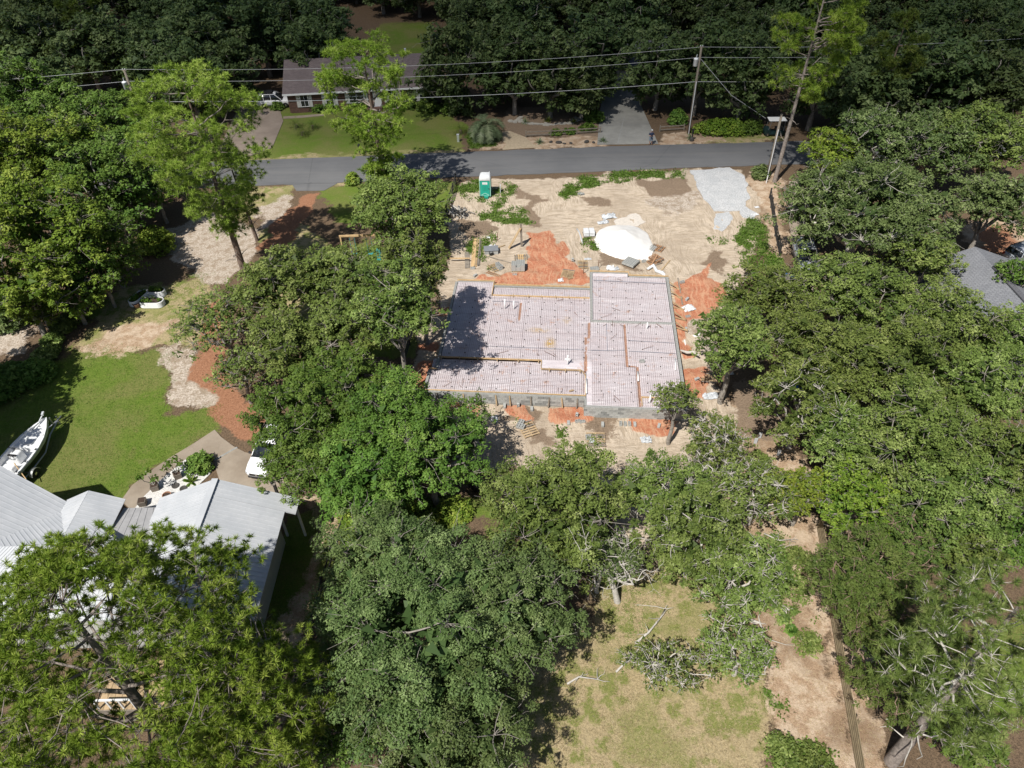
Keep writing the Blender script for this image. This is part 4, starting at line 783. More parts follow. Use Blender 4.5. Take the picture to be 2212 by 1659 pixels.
# plumbing stubs
def pipe(pts, r_=0.055): return MB().tube(pts, r_, 10).build('pipe', M['pvc'], found, True)
for x_, y_, h_ in ((-7.15, -5.9, .95), (-6.41, -5.9, .8), (-1.84, -12.75, .9), (4.39, -8.0, .6), (4.05, -16.6, .7)): pipe([(x_, y_, 0.1), (x_, y_, ZT + h_)])
pipe([(-2.05, -12.75, ZT + .5), (-1.6, -12.75, ZT + .52)]); pipe([(3.40, -13.3, ZT + .02), (3.37, -14.4, ZT + .05)]); pipe([(-0.44, -14.4, ZT + .1), (-0.42, -16.0, ZT + .1)]); pipe([(6.3, -11.7, ZT + .06), (6.2, -13.0, ZT + .06)])
for a, b in (((3.5, -16.1), (4.8, -16.1)), ((3.5, -16.1), (3.5, -17.0)), ((4.8, -16.1), (4.8, -17.0))): board(a, b, ZT + .02, 0.12, 0.05)
M['tape'] = pm('seam_tape', (0.24, 0.25, 0.29), .5, .2, 3, 0)
for a, b in (((-8.5, -10.9), (-0.7, -10.95)), ((-0.3, -10.95), (1.2, -10.95)), ((1.2, -7.5), (1.2, -10.95)), ((1.2, -10.95), (2.5, -10.8)), ((2.8, -10.9), (6.4, -11.0)), ((0.2, -1.3), (6.4, -1.5)), ((2.8, -9.6), (6.4, -9.7)), ((-8.3, -4.9), (-6.1, -4.9))): MB().bar((*a, ZT - .005), (*b, ZT - .005), .05, .012).build('seam_tape', M['tape'], found)
# loose reinforcing bars
for i in range(46):
    s_ = SH[random.choice((0, 3, 5, 5, 8))]; x_ = random.uniform(s_[0] + .5, s_[2] - .5); y_ = random.choice((s_[1] + .5, s_[3] - .6, random.uniform(s_[1] + .5, s_[3] - .5))); a = R(random.choice((90, 90, 60, 120, 35, 145))) ; L = random.uniform(.5, 1.2)
    MB().bar((x_, y_, s_[4] + .07), (x_ + math.cos(a) * L, y_ + math.sin(a) * L * .6, s_[4] + random.uniform(.08, .25)), 0.018, 0.018).build('rebar', M['rust'], found)
put(hol_me, 'block', (3.76, -12.15, ZT + .08), 0.1)
MB().box((-1.5, -15.6, ZT - .06), (0.35, 0.12, 0.05), 0.4).build('wood_offcut', M['wood_tan'], found)
# ================================================================ SITE THINGS
def gp(x, y, dz=0.0): p = G(x, y); return (p[0], p[1], p[2] + dz)
# ---- sand pile
def sand_pile():
    c = np.array(G(1347, 522)); root = thing('sand_pile', 'large cone of bright white mason sand on the lot', 'sand pile', (c[0], c[1], 0)); n = 72; V = []; F = []; rings = 26
    for i in range(rings + 1):
        u = i / rings
        for k in range(n):
            a = 2 * math.pi * k / n; w = 1 + 0.10 * (float(fbm(np.array(math.cos(a) * 1.6 + 4), np.array(math.sin(a) * 1.6), 5, 3)) - .5) * 2 + 0.16 * max(0, math.cos(a + 0.9)) ** 8; rad = u * 2.75 * w
            h = 1.15 * max(0, (1 - u)) ** 1.05 + (0.06 if u < 0.99 else -0.06); h = min(h, 1.15 - 0.75 * u * u); h += (float(fbm(np.array(math.cos(a) * rad * 1.4 + 9), np.array(math.sin(a) * rad * 1.4), 9, 3)) - .5) * 0.09
            V.append((math.cos(a) * rad, math.sin(a) * rad * 1.12, h))
    for i in range(rings):
        for k in range(n): F.append((i * n + k, (i + 1) * n + k, (i + 1) * n + (k + 1) % n, i * n + (k + 1) % n))
    obj('heap', fastmesh('heap', np.array(V), np.array(F)), M['white_sand'], root, True)
    tail = [(p[0] - c[0], p[1] - c[1]) for p in gpoly([(1350,545),(1400,530),(1412,545),(1402,560),(1390,564),(1365,556)])]; MB().prism(ragged(tail, .2, .2), -0.1, 0.06).build('spill', M['white_sand'], root)
sand_pile()
pad('sand_spill', [(1325,478),(1372,462),(1395,480),(1380,490),(1335,492)], pm('pale_sand_film', (0.55, 0.50, 0.44), 0.95, 0.15, 5, .2), 0.05, 0.35)
# ---- concrete blocks, pallets
BLK = hollow(0.39, 0.19, 0.19).mesh('block'); BLK.materials.append(M['block'])
def block_thing(label, x, y, rz=0.0, tip='up', grp='loose concrete blocks', n=1):
    t = thing('concrete_block', label, 'concrete block', gp(x, y), rz, grp)
    rot = {'up': (0, 0), 'side': (R(90), 0), 'end': (0, R(90))}[tip]; o = put(BLK, 'shell', (0, 0, {'up': .1, 'side': .1, 'end': .2}[tip]), 0, t, rot[0], rot[1]); return t
def stack(label, x, y, nx_, ny_, nz_, rz, pallet='wood_tan', skip=(), name='block_stack', jit_=0.0, z0=0.0, cat='block stack'):
    t = thing(name, label, cat, gp(x, y, z0), rz, 'stacks of concrete blocks')
    if pallet: pallet_parts(t, pallet, 1.15, 1.0)
    for k in range(nz_):
        for i in range(nx_):
            for j in range(ny_):
                if (i, j, k) in skip: continue
                put(BLK, 'block', ((i - (nx_ - 1) / 2) * 0.40 + random.uniform(-1, 1) * jit_, (j - (ny_ - 1) / 2) * 0.20 + random.uniform(-1, 1) * jit_, 0.14 * bool(pallet) + 0.1 + 0.195 * k), random.uniform(-1, 1) * jit_ * 3, t)
    return t
def pallet_parts(t, mat, L=1.2, W_=1.0, broken=0):
    for yy in (-W_ / 2 + .05, 0, W_ / 2 - .05): MB().box((0, yy, .06), (L, .045, .085)).build('stringer', M[mat], t)
    n = 7
    for i in range(n):
        if i < broken: continue
        MB().box((-L / 2 + .06 + i * (L - .12) / (n - 1), random.uniform(-.015, .015), .112), (.10, W_, .018)).build('slat', M[mat] if random.random() < .75 else M['wood_grey'], t)
def pallet(label, x, y, rz, mat='wood_tan', L=1.2, W_=1.0, dz=0.0, broken=0): t = thing('pallet', label, 'pallet', gp(x, y, dz), rz, 'wooden pallets'); pallet_parts(t, mat, L, W_, broken); return t
stack('tall stack of grey blocks on a pallet left of the red clay', 1119.5, 582, 3, 5, 3, R(-3), 'wood_tan', skip=((0, 4, 2), (1, 0, 2)))
stack('low square layer of grey blocks on a pallet below the white sand pile', 1362, 571, 3, 6, 1, R(-38), 'wood_grey')
stack('half pallet of grey blocks at the right foot of the sand pile', 1409, 539, 2, 3, 1, R(55), None)
pallet('reddish pallet with blocks at the right foot of the sand pile', 1420, 537, R(-35), 'wood_red', dz=0.0)
stack('six grey blocks on a slatted pallet in front of the low block wall', 1127, 921, 2, 3, 1, R(68), None, z0=.12, skip=((1, 0, 0),))
pallet('slatted pallet half covered by blocks in front of the low block wall', 1141, 928, R(-68), 'wood_tan', 1.5, 1.15)
stack('short pair of blocks on the left end of the pale pallet under the right wall', 1271, 949, 1, 2, 1, R(5), None, z0=.12)
pallet('pale pallet with weeds growing through it below the right block wall', 1287, 951, R(87), 'wood_tan', 1.3, 1.3)
stack('tumbled grey blocks spilled over a broken tan pallet', 1078, 579, 1, 4, 2, R(28), None, jit_=.05, z0=.02)
pallet('broken tan pallet under tumbled blocks left of the tall block stack', 1070, 579, R(-60), 'wood_tan')
pallet('tan pallet lying behind the tall block stack', 1125, 558, R(2), 'wood_new')
pallet('brown pallet on the red clay behind the porch form', 1226, 593, R(75), 'wood_tan', 1.3, 1.1)
pallet('weathered pallet beside the garage back corner', 1259, 573, R(88), 'wood_tan', 1.3, .9)
pallet('reddish broken pallet below the sand pile tail', 1410, 566, R(-60), 'wood_red', 1.4, 1.1, broken=2)
pallet('second reddish pallet tilted over the broken one', 1417, 562, R(-52), 'wood_red', 1.1, .9, dz=.16)
pallet('pale slatted pallet on the clay right of the foundation', 1531, 817, R(80), 'wood_tan', 1.25, 1.2)
pallet('yellowish pallet half hidden by leaves at the lower left', 1008, 943, R(85), 'wood_new', 1.3, 1.1)
stack('small heap of grey blocks beside the garage back corner', 1284, 582, 2, 2, 1, R(8), None, jit_=.03)
LB = [(953,870,.2,'side','block on its side at the left end of the front clay'),(1090,879,1.5,'side','block standing left of the front centre clay patch'),(1119.5,880,1.5,'end','block standing in the centre clay patch by the low wall'),(1148.7,885,1.6,'side','block just right of the centre clay patch'),(1246,901,1.3,'end','block standing upright near the corner between the two walls'),(1228,916,1.5,'side','block left of the little block cluster near the wall corner'),(1248,912,.3,'up','left block of the cluster near the wall corner'),(1258,913,.2,'up','right block of the cluster near the wall corner'),
 (1301.7,919,1.5,'side','lone block in front of the right wall'),(1340.5,917,1.5,'up','first of the row of four blocks before the right wall'),(1350,918,1.5,'up','second of the row of four blocks before the right wall'),(1359.5,918,1.5,'up','third of the row of four blocks before the right wall'),(1371,919,1.5,'side','last of the row of four blocks, standing'),(1423,922,1.2,'side','block at the right end of the orange front clay'),
 (1473.5,611,.4,'up','topmost loose block right of the garage slab'),(1484,648,.9,'side','block above the crumpled white plastic on the right clay'),(1485.5,686,.3,'up','block below the crumpled white plastic on the right clay'),(1482,713,1.5,'side','lowest loose block along the right edge of the slab'),(1112,596,.1,'up','block in front of the tall block stack'),(1027,597,.8,'side','block at the far left behind the slab'),(1021,581,.1,'up','block at the foot of the lumber'),(1237,566,1.3,'end','block on the right rim of the red clay'),(1505,821,.5,'side','block on the clay near the pale pallet'),(1391,566,.2,'up','block beside the broken reddish pallet'),(1252,420,.6,'up','pair block on the sand near the street'),(1258,421,.3,'side','block leaning by the pair block near the street')]
for x, y, rz, tip, lab in LB: block_thing('grey concrete ' + lab, x, y, rz, tip)
# ---- lumber and boards
def plank(label, p, q, w=0.14, h=0.04, mat='wood_new', za=0.05, zb=0.05, name='plank'):
    a, b = np.array(gp(*p, za)), np.array(gp(*q, zb)); t = MB().bar(a, b, w, h).build(name, M[mat]); return tag(t, label, 'plank', 'loose planks')
lum = thing('lumber_stack', 'stack of long pale boards lying in the weeds left of the brace', 'lumber', gp(1029, 548), 0, None)
lo = np.array(gp(1029, 548))
for i, (a, b, mt) in enumerate([((1023.5,519),(1018.5,578),'wood_new'),((1026.5,518),(1021.5,579),'wood_new'),((1029,519),(1024,578),'wood_new'),((1034,518),(1028,577),'wood_new'),((1031,521),(1027,575),'wood_tan'),((1037,518),(1032.5,576),'wood_grey'),((1039.5,518.5),(1035,574),'wood_grey')]):
    p0, p1 = np.array(gp(*a, .06 + .05 * (i % 3))) - lo, np.array(gp(*b, .06 + .05 * (i % 3))) - lo; MB().bar(p0, p1, .13, .045).build('board', M[mt], lum)
plank('wide dark weathered board left of the lumber stack', (1008.5,545), (1009.5,580), .42, .05, 'wood_grey')
plank('pale rail board reaching left from the lumber', (972,565), (1015,565), .12, .06, 'wood_new', .35, .35)
plank('dark thin board slanting across the sand by the tan pallet', (1047,553), (1104,569), .08, .05, 'wood_grey')
plank('long dark plank leaning over the broken reddish pallet', (1419,559), (1400,585), .12, .05, 'wood_red', .45, .05)
plank('brown plank on the sand right of the reddish pallets', (1447,563), (1426,588), .13, .05, 'wood_tan', .06, .06)
plank('grey post lying along the right edge of the slab', (1464,603), (1474,660), .09, .09, 'wood_grey', .12, .06)
plank('short tan board on the sand beside the brace', (1062,541), (1091,530), .10, .04, 'wood_tan')
plank('short tan plank below the brown pallet on the clay', (1226,604), (1242,600), .10, .04, 'wood_tan')
br = thing('timber_brace', 'tall leaning timber brace made of a post and a slanting plank', 'brace', gp(1127, 533)); b0 = np.array(gp(1127, 533)); top = PZ(1121, 488, 2.3); top = np.array([b0[0] - .05, b0[1] + .1, 2.35]); MB().bar((0, 0, -.3), top - b0, .2, .08).build('post', M['wood_grey'], br); MB().bar(np.array(gp(1099, 537, .03)) - b0, top - b0 - np.array([0, 0, .35]), .3, .05).build('slanting_plank', M['wood_tan'], br)
lat = thing('steel_truss', 'rusty brown open lattice beam lying by the clay', 'beam', gp(1066, 594)); la, lb_ = np.array(gp(1052, 589, .12)) - np.array(gp(1066, 594)), np.array(gp(1082, 600, .12)) - np.array(gp(1066, 594)); sdv = unit(np.cross(lb_ - la, np.array([0, 0, 1.])))
for s_ in (-.14, .14): MB().bar(la + sdv * s_, lb_ + sdv * s_, .05, .05).build('chord', M['wood_red'], lat)
for i in range(9): t0 = la + (lb_ - la) * (i + .5) / 9; MB().bar(t0 - sdv * .14, t0 + sdv * .14, .04, .03).build('rung', M['wood_red'], lat)
# ---- crumpled plastic and bags
def crumple(name, label, x, y, L, W_, H_, mat, seed, cat='plastic', rz=0.0, grp='crumpled plastic'):
    rg = np.random.default_rng(seed); n = 18; V = []; F = []
    for i in range(n + 1):
        for j in range(n + 1):
            u, w = i / n - .5, j / n - .5; e = 1 - (2 * max(abs(u), abs(w))) ** 4; k = float(fbm(np.array(u * 6 + seed), np.array(w * 6), seed, 4)); k2 = float(fbm(np.array(u * 3 + seed), np.array(w * 3 + 8), seed + 5, 3)) - .5
            V.append((u * L * (1 + .5 * k2), w * W_ * (1 + .6 * k2), max(-.02, H_ * (k - .22) * 1.5) * (.25 + .75 * e)))
    for i in range(n):
        for j in range(n): a = i * (n + 1) + j; F.append((a, a + n + 1, a + n + 2, a + 1))
    o = obj(name, fastmesh(name, np.array(V), np.array(F)), M[mat]); o.location = gp(x, y, .03); o.rotation_euler = (0, 0, rz); return tag(o, label, cat, grp)
M['clear_plastic'] = pm('crumpled_film', (0.44, 0.46, 0.48), .3, .2, 5, .4)
for i, (x, y, L, W_, H_, lab, rz, mt) in enumerate([(1315,469,1.9,1.1,.45,'upper heap of crumpled white plastic above the sand pile',.2,'clear_plastic'),(1303,482,1.6,.7,.4,'lower heap of crumpled white plastic above the sand pile',.3,'clear_plastic'),(1319,581,1.0,.8,.5,'crumpled white bag behind the garage form',0,'white_plastic'),(1331,582,.8,.5,.3,'crumpled grey film next to the white bag behind the garage',.4,'clear_plastic'),(1486.5,667,1.5,1.1,.35,'crumpled white plastic sheet on the right clay',.4,'white_plastic'),(1063,536,1.1,.7,.45,'white bag heaped on the grey covered stack',.1,'white_plastic'),(1569,801,1.0,1.6,.4,'grey white sheeting heap right of the pale pallet',.2,'clear_plastic'),(1534,857,1.6,.9,.35,'grey sheeting heap in the shade below the right clay',.1,'clear_plastic'),(1067,907,.8,1.0,.35,'torn white sack in the weeds before the low wall',0,'clear_plastic'),(1630,464,1.1,.6,.12,'white torn bag at the lower right of the gravel pad',.3,'white_plastic'),(1635,448,.7,.4,.1,'small white bag beside the gravel pad',.3,'white_plastic'),(1211,607,.7,.5,.3,'small white paper bag on the clay by the porch form',.2,'white_plastic'),(1055,514,.5,.4,.2,'small white scrap among the bright weeds',0,'white_plastic'),(1278,953,.6,.7,.3,'white film by the pale pallet below the right wall',0,'clear_plastic'),(1395,952,1.0,.7,.4,'grey film caught in the oak leaves at lower right',0,'clear_plastic'),(1270,560,.9,.4,.12,'pale dusty film left below the sand pile',.1,'clear_plastic')]): crumple('plastic_film' if mt != 'white_plastic' else 'plastic_bag', lab, x, y, L * .72, W_ * .72, H_, mt, 40 + i, 'plastic', rz)
sn = [G(x, y) for x, y in ((1398,584),(1411,578),(1418,588),(1430,592),(1441,603))]; m = MB(); m.tube([(p[0], p[1], .12 + .1 * (i == 1)) for i, p in enumerate(sn)], [.12, .2, .16, .2, .1], 7); tag(m.build('plastic_roll', M['white_plastic'], None, True), 'twisted length of white plastic behind the garage corner', 'plastic')
bags = thing('bag_pallet', 'pallet of white bags against the left side of the sand pile', 'bags', gp(1272, 508), R(2)); pallet_parts(bags, 'wood_grey', 1.15, 1.0)
for k in range(3):
    for i in range(2):
        for j in range(2): MB().box((-.27 + i * .54, -.24 + j * .48, .2 + .15 * k), (.52, .46, .14), random.uniform(-.05, .05), .9).build('bag', M['white_plastic'], bags, bevel=.03)
cov = thing('covered_stack', 'low stack under a grey sheet beside the bright weeds', 'covered stack', gp(1061, 545), R(3)); MB().box((0, 0, .2), (1.25, .8, .4)).build('pile', M['block'], cov); MB().box((0, 0, .42), (1.35, .9, .04)).build('grey_sheet', pm('grey_sheet', (.20, .21, .225), .5, .15, 4, .2), cov)
tag(MB().lathe([(.16, 0), (.2, .3), (.17, .34), (.15, .05)], 12).build('bucket', M['black_plastic']), 'small black bucket before the grey covered stack', 'bucket').location = gp(1061, 551)
hs = [G(x, y) for x, y in ((1246,496),(1251,503),(1254,512),(1256,520),(1259,527))]; tag(MB().tube([(p[0], p[1], .08) for p in hs], .07, 8).build('plastic_hose', M['grey_metal'], None, True), 'curved grey hose lying left of the white bags', 'hose')
for x, y, h, lab in ((1260,592,1.25,'rusty steel stake beside the garage back corner'),(1292,580,.9,'rusty stake right of the small block heap'),(1074.5,519,.8,'thin stake standing in the sand right of the bright weeds')): tag(MB().tube([(0, 0, -.2), (.02, 0, h)], .03, 6).build('steel_stake', M['rust']), lab, 'stake', 'steel stakes').location = gp(x, y)
tag(MB().box((0, 0, .4), (.07, .5, .8)).build('permit_board', M['grey_metal']), 'narrow grey notice board seen edge on beside the portable toilet', 'board').location = gp(1081, 415)
for x, y, L, rz, lab in ((1507,725,.7,.6,'white pipe offcut on the sand by the oak leaves'),(1479.6,741,.6,1.5,'white pipe offcut beside the lower right slab edge'),(1503,727,.5,-.3,'second white pipe offcut crossing the first by the oak')): o = MB().tube([(-L / 2, 0, .05), (L / 2, 0, .05)], .05, 8).build('pipe_offcut', M['pvc']); o.location = gp(x, y); o.rotation_euler = (0, 0, rz); tag(o, lab, 'pipe', 'pipe offcuts')
lg = [G(x, y) for x, y in ((1468,768),(1482,773),(1496,772),(1508,780))]; tag(MB().tube([(p[0], p[1], .12) for p in lg], [.07, .12, .13, .08], 7).build('driftwood_log', M['pale_bark'], None, True), 'grey rotten log between the two right clay patches', 'log')
# brush pile
bp = thing('brush_pile', 'heap of grey sticks and cut logs beside the black fence', 'brush pile', gp(986, 462)); rg_ = np.random.default_rng(3)
for i in range(46):
    a = rg_.random() * 3.14; c = rg_.normal(size=2) * .45; L = rg_.uniform(.5, 1.5); z = .08 + .7 * max(0, 1 - np.hypot(*c) / 1.1) * rg_.random(); d = np.array([math.cos(a), math.sin(a), rg_.normal() * .25]) * L / 2; MB().tube([np.array([c[0], c[1], z]) - d, np.array([c[0], c[1], z]) + d], rg_.uniform(.03, .08), 6).build('stick', M['pale_bark'] if rg_.random() < .6 else M['oak_bark'], bp)
# ---- portable toilet
def porta():
    t = thing('portable_toilet', 'teal portable toilet with a white domed roof standing in weeds by the street', 'portable toilet', gp(1049.5, 421), R(-4)); teal = pm('teal_plastic', (0.02, 0.36, 0.27), .45, .08, 3, .05); teal2 = pm('dark_teal_plastic', (0.012, 0.26, 0.19), .45, .08, 3, .05); pale = pm('pale_teal_trim', (.35, .62, .55), .45, .06, 3, 0)
    w = 1.1; MB().box((0, 0, .07), (1.16, 1.16, .14)).build('skid_base', M['black_plastic'], t)
    MB().box((0, 0, 1.03), (w, w, 1.8)).build('body', teal2, t, bevel=.03)
    d = MB().box((0, -.565, 1.0), (.92, .03, 1.72)).build('door', teal, t, bevel=.01)
    for x_ in (-.22, -.07, .07, .22): MB().box((x_, -.585, 1.05), (.05, .02, .55)).build('rib', teal2, d)
    for sx in (-1, 1): MB().bar((sx * .4, -.585, .28), (sx * -.02, -.585, .5), .03, .06).build('rib', pale, d)
    MB().box((0, -.583, .2), (.8, .012, .04)).build('rib', pale, d)
    MB().box((0, -.586, 1.58), (.52, .014, .24)).build('notice_panel', M['white_paint'], d)
    for k in range(3): MB().box((0, -.595, 1.65 - .07 * k), (.4 - .06 * k, .006, .025)).build('notice_line', M['grey_metal'], d)
    MB().box((.4, -.6, 1.0), (.06, .05, .12)).build('latch', M['black_plastic'], d)
    for sx in (-1, 1):
        for sy in (-1, 1): MB().box((sx * .545, sy * .545, 1.03), (.06, .06, 1.8)).build('corner_post', pale, t)
    prof = []; rings = []
    for i in range(7): u = i / 6; k = math.cos(u * 1.15); rings.append([(x_ * (.35 + .65 * k), y_ * (.35 + .65 * k), 1.93 + .42 * math.sin(u * 1.57)) for x_, y_ in [(-.6, -.48), (-.48, -.6), (.48, -.6), (.6, -.48), (.6, .48), (.48, .6), (-.48, .6), (-.6, .48)]])
    rings.insert(0, [(p[0], p[1], 1.86) for p in rings[0]]); rings.insert(0, [(p[0] * .97, p[1] * .97, 1.86) for p in rings[0]]); MB().loft(rings).build('roof', M['white_plastic'], t, True)
    MB().tube([(.42, .35, 1.9), (.42, .35, 2.42)], .05, 8).build('vent_pipe', M['white_plastic'], t)
    MB().box((.12, -.75, .09), (.42, .3, .18)).build('step', teal2, t)
porta()
# ---- silt fence (black filter cloth on stakes)
def silt(label, pts, h=.55):
    P_ = [np.array(gp(*p)) for p in pts]; t = thing('silt_fence', label, 'silt fence', P_[0], 0, 'black silt fences'); Q = []
    for a, b in zip(P_[:-1], P_[1:]): Q += [a + (b - a) * k / 6 for k in range(6)]
    Q.append(P_[-1]); rings = []
    for i, q in enumerate(Q):
        d = unit((Q[min(i + 1, len(Q) - 1)] - Q[max(0, i - 1)]) * np.array([1, 1, 0])); n_ = np.array([-d[1], d[0], 0]) * .012; sway = np.array([-d[1], d[0], 0]) * .1 * math.sin(i * 1.3); hh = h * (1 - .18 * abs(math.sin(i * .9))); o_ = q - P_[0]; rings.append([o_ - n_ - np.array([0, 0, .1]), o_ + n_ - np.array([0, 0, .1]), o_ + n_ + sway + np.array([0, 0, hh]), o_ - n_ + sway + np.array([0, 0, hh])])
    MB().loft(rings).build('fabric', M['black_plastic'], t)
    for q in Q[::4]: MB().bar(q - P_[0] - np.array([0, 0, .2]), q - P_[0] + np.array([0, 0, h + .12]), .04, .04).build('stake', M['wood_grey'], t)
silt('black silt fence curving below the bare twisted oak', [(1318,1208),(1345,1213),(1390,1210),(1430,1201),(1471,1187)])
silt('black silt fence sagging down the slope right of the bare ground', [(1640,1092),(1668,1072),(1690,1053),(1710,1036)], .4)
silt('short black silt fence between the oaks below the foundation', [(1012,1052),(1040,1068),(1062,1085),(1080,1106)], .5)
# ---- fences
def rail_fence(name, label, pts, h, rails, mat, post_every, thick=.05, rh=.12, group=None, postw=.12, post_h=None):
    P_ = [np.array(gp(*p)) for p in pts]; t = thing(name, label, 'fence', P_[0], 0, group)
    for si, (a, b) in enumerate(zip(P_[:-1], P_[1:])):
        L = np.linalg.norm(b - a); n = max(1, round(L / post_every))
        for i in range(n):
            p, q = a + (b - a) * i / n - P_[0], a + (b - a) * (i + 1) / n - P_[0]
            for k in range(rails): z = np.array([0, 0, h * (k + .6) / rails]); MB().bar(p + z, q + z + np.array([0, 0, random.uniform(-.03, .03)]), thick, rh).build('rail', M[mat], t)
        for i in range(n + (si == len(P_) - 2)): p = a + (b - a) * i / n - P_[0]; MB().box(p + np.array([0, 0, (post_h or h) / 2 - .1]), (postw, postw, (post_h or h) + .25)).build('post', M[mat], t)
rail_fence('rail_fence', 'black three rail fence along the left edge of the lot by the brush pile', [(985,397),(972,440),(958,484)], 1.15, 3, 'wood_dark', 2.4)
rail_fence('rail_fence', 'black sagging rail fence along the narrow concrete drive', [(1662,428),(1668,470),(1674,510),(1683,552)], 1.1, 3, 'wood_dark', 2.2)
rail_fence('rail_fence', 'black two rail fence running down between lawn and thicket at lower left', [(769,1075),(748,1130),(726,1190),(700,1270),(672,1380),(640,1505)], 1.1, 2, 'wood_dark', 2.4, .06, .12)
rail_fence('rail_fence', 'black rail fence in the shade of the oaks left of the slab', [(895,715),(885,745),(870,800),(862,840)], 1.1, 3, 'wood_dark', 2.2)
rail_fence('split_rail_fence', 'low weathered split rail fence along the garden bed across the street', [(1136,296),(1190,293.5),(1246,290),(1297,287)], .75, 2, 'wood_grey', 3.0, .07, .11)
rail_fence('split_rail_fence', 'short split rail fence right of the concrete driveway', [(1425,284.5),(1477,281)], .75, 2, 'wood_grey', 2.6, .07, .11)
def board_fence(label, pts, h=1.25, nb=5):
    P_ = [np.array(gp(*p)) for p in pts]; t = thing('board_fence', label, 'fence', P_[0])
    for si, (a, b) in enumerate(zip(P_[:-1], P_[1:])):
        L = np.linalg.norm(b - a); n = max(1, round(L / 2.4)); d = unit(b - a); s_ = np.array([-d[1], d[0], 0])
        for i in range(n):
            p, q = a + (b - a) * i / n - P_[0], a + (b - a) * (i + 1) / n - P_[0]
            for k in range(nb): z = np.array([0, 0, .12 + (h - .1) * k / nb + .08]); MB().bar(p + z, q + z + np.array([0, 0, random.uniform(-.015, .015)]), .03, .155).build('board', M['fence_wood'], t)
        for i in range(n + (si == len(P_) - 2)): p = a + (b - a) * i / n - P_[0] + s_ * (-.07 if (P_[-1] - P_[0])[1] > 0 else .07); MB().box(p + np.array([0, 0, h / 2]), (.1, .1, h + .35)).build('post', M['fence_wood'], t)
M['fence_wood'] = pm('fence_board', (0.26, 0.205, 0.125), .85, .3, 3, .3)
board_fence('weathered horizontal board fence running down the lower right', [(1764,1142),(1776,1210),(1792,1330),(1812,1450),(1835,1580),(1858,1720)])
# ================================================================ BUILDINGS
def shingles(name, a, b, c=None):
    t = NT(name); v = t.coord('Object'); br_ = t.node('ShaderNodeTexBrick'); br_.inputs['Scale'].default_value = 1.0; br_.inputs['Brick Width'].default_value = .35; br_.inputs['Row Height'].default_value = .16; br_.inputs['Mortar Size'].default_value = .012
    br_.inputs['Color1'].default_value = (*a, 1); br_.inputs['Color2'].default_value = (*b, 1); br_.inputs['Mortar'].default_value = (*[x * .55 for x in a], 1); t.link(v, br_.inputs['Vector'])
    n1 = t.noise(v, .6, 4); n2 = t.noise(v, 14, 3); col = t.mix(t.math('MULTIPLY', t.rng(n1, .4, .7), .35), br_.outputs[0], tuple(x * .7 for x in a)); col = t.mix(t.math('MULTIPLY', t.rng(n2, .4, .7), .3), col, tuple(x * 1.4 for x in b))
    t.principled(col, .92, t.bump(t.math('ADD', br_.outputs['Fac'], n2), .5, .02), 0, .2); return t.m
M['shingle_grey'] = shingles('grey_shingles', (.17, .175, .19), (.215, .22, .235)); M['shingle_brown'] = shingles('brown_shingles', (.135, .108, .108), (.18, .148, .142)); M['shingle_dark'] = shingles('dark_shingles', (.10, .10, .11), (.13, .13, .14))
def metal_mat():
    t = NT('white_standing_seam'); v = t.coord('Object'); n1 = t.noise(v, .7, 5, .65); n2 = t.noise(t.coord('Object', (.4, 6, 6)), 1.6, 4)
    c = t.mix(t.rng(n1, .35, .7), (.44, .455, .475), (.51, .52, .535)); c = t.mix(t.math('MULTIPLY', t.rng(n2, .52, .72), .25), c, (.38, .385, .385)); t.principled(c, .5, t.bump(n1, .05, .02), .0, .5); return t.m
M['roof_white'] = metal_mat()
M['siding'] = pm('pale_siding', (.50, .50, .48), .7, .08, 3, .1)
def plane_slab(name, mat, parent, a, b, c, d, th=.10, rib=0.0, ribmat=None, ribh=.024):
    """roof plane a-b eave, d-c ridge, counter-clockwise from above; ribs run from eave to ridge"""
    a, b, c, d = [np.array(p, float) for p in (a, b, c, d)]; n = unit(np.cross(b - a, d - a)); 
    if n[2] < 0: n = -n
    top = [a, b, c, d]; vs = [p for p in top] + [p - n * th for p in top]
    o = MB().add(vs, [(0, 1, 2, 3), (7, 6, 5, 4), (0, 4, 5, 1), (1, 5, 6, 2), (2, 6, 7, 3), (3, 7, 4, 0)]).build(name, mat, parent, False, True)
    if rib:
        L = np.linalg.norm(b - a); k = max(2, int(L / rib))
        for i in range(k + 1):
            u = min(max(i / k, .004), .996); p, q = a + (b - a) * u + n * ribh * .4, d + (c - d) * u + n * ribh * .4
            if np.linalg.norm(q - p) < .15: continue
            MB().bar(p, q, .026, ribh).build('seam', ribmat or mat, o)
    return o
def walls(parent, x0, y0, x1, y1, z0, z1, mat, name='wall', th=.18):
    for a, b in (((x0, y0), (x1, y0)), ((x1, y0), (x1, y1)), ((x1, y1), (x0, y1)), ((x0, y1), (x0, y0))):
        d = unit(np.array([b[0] - a[0], b[1] - a[1]])); MB().bar((a[0] + d[0] * th * .5, a[1] + d[1] * th * .5, (z0 + z1) / 2), (b[0] - d[0] * th * .5 , b[1] - d[1] * th * .5, (z0 + z1) / 2), th, z1 - z0).build(name, mat, parent)
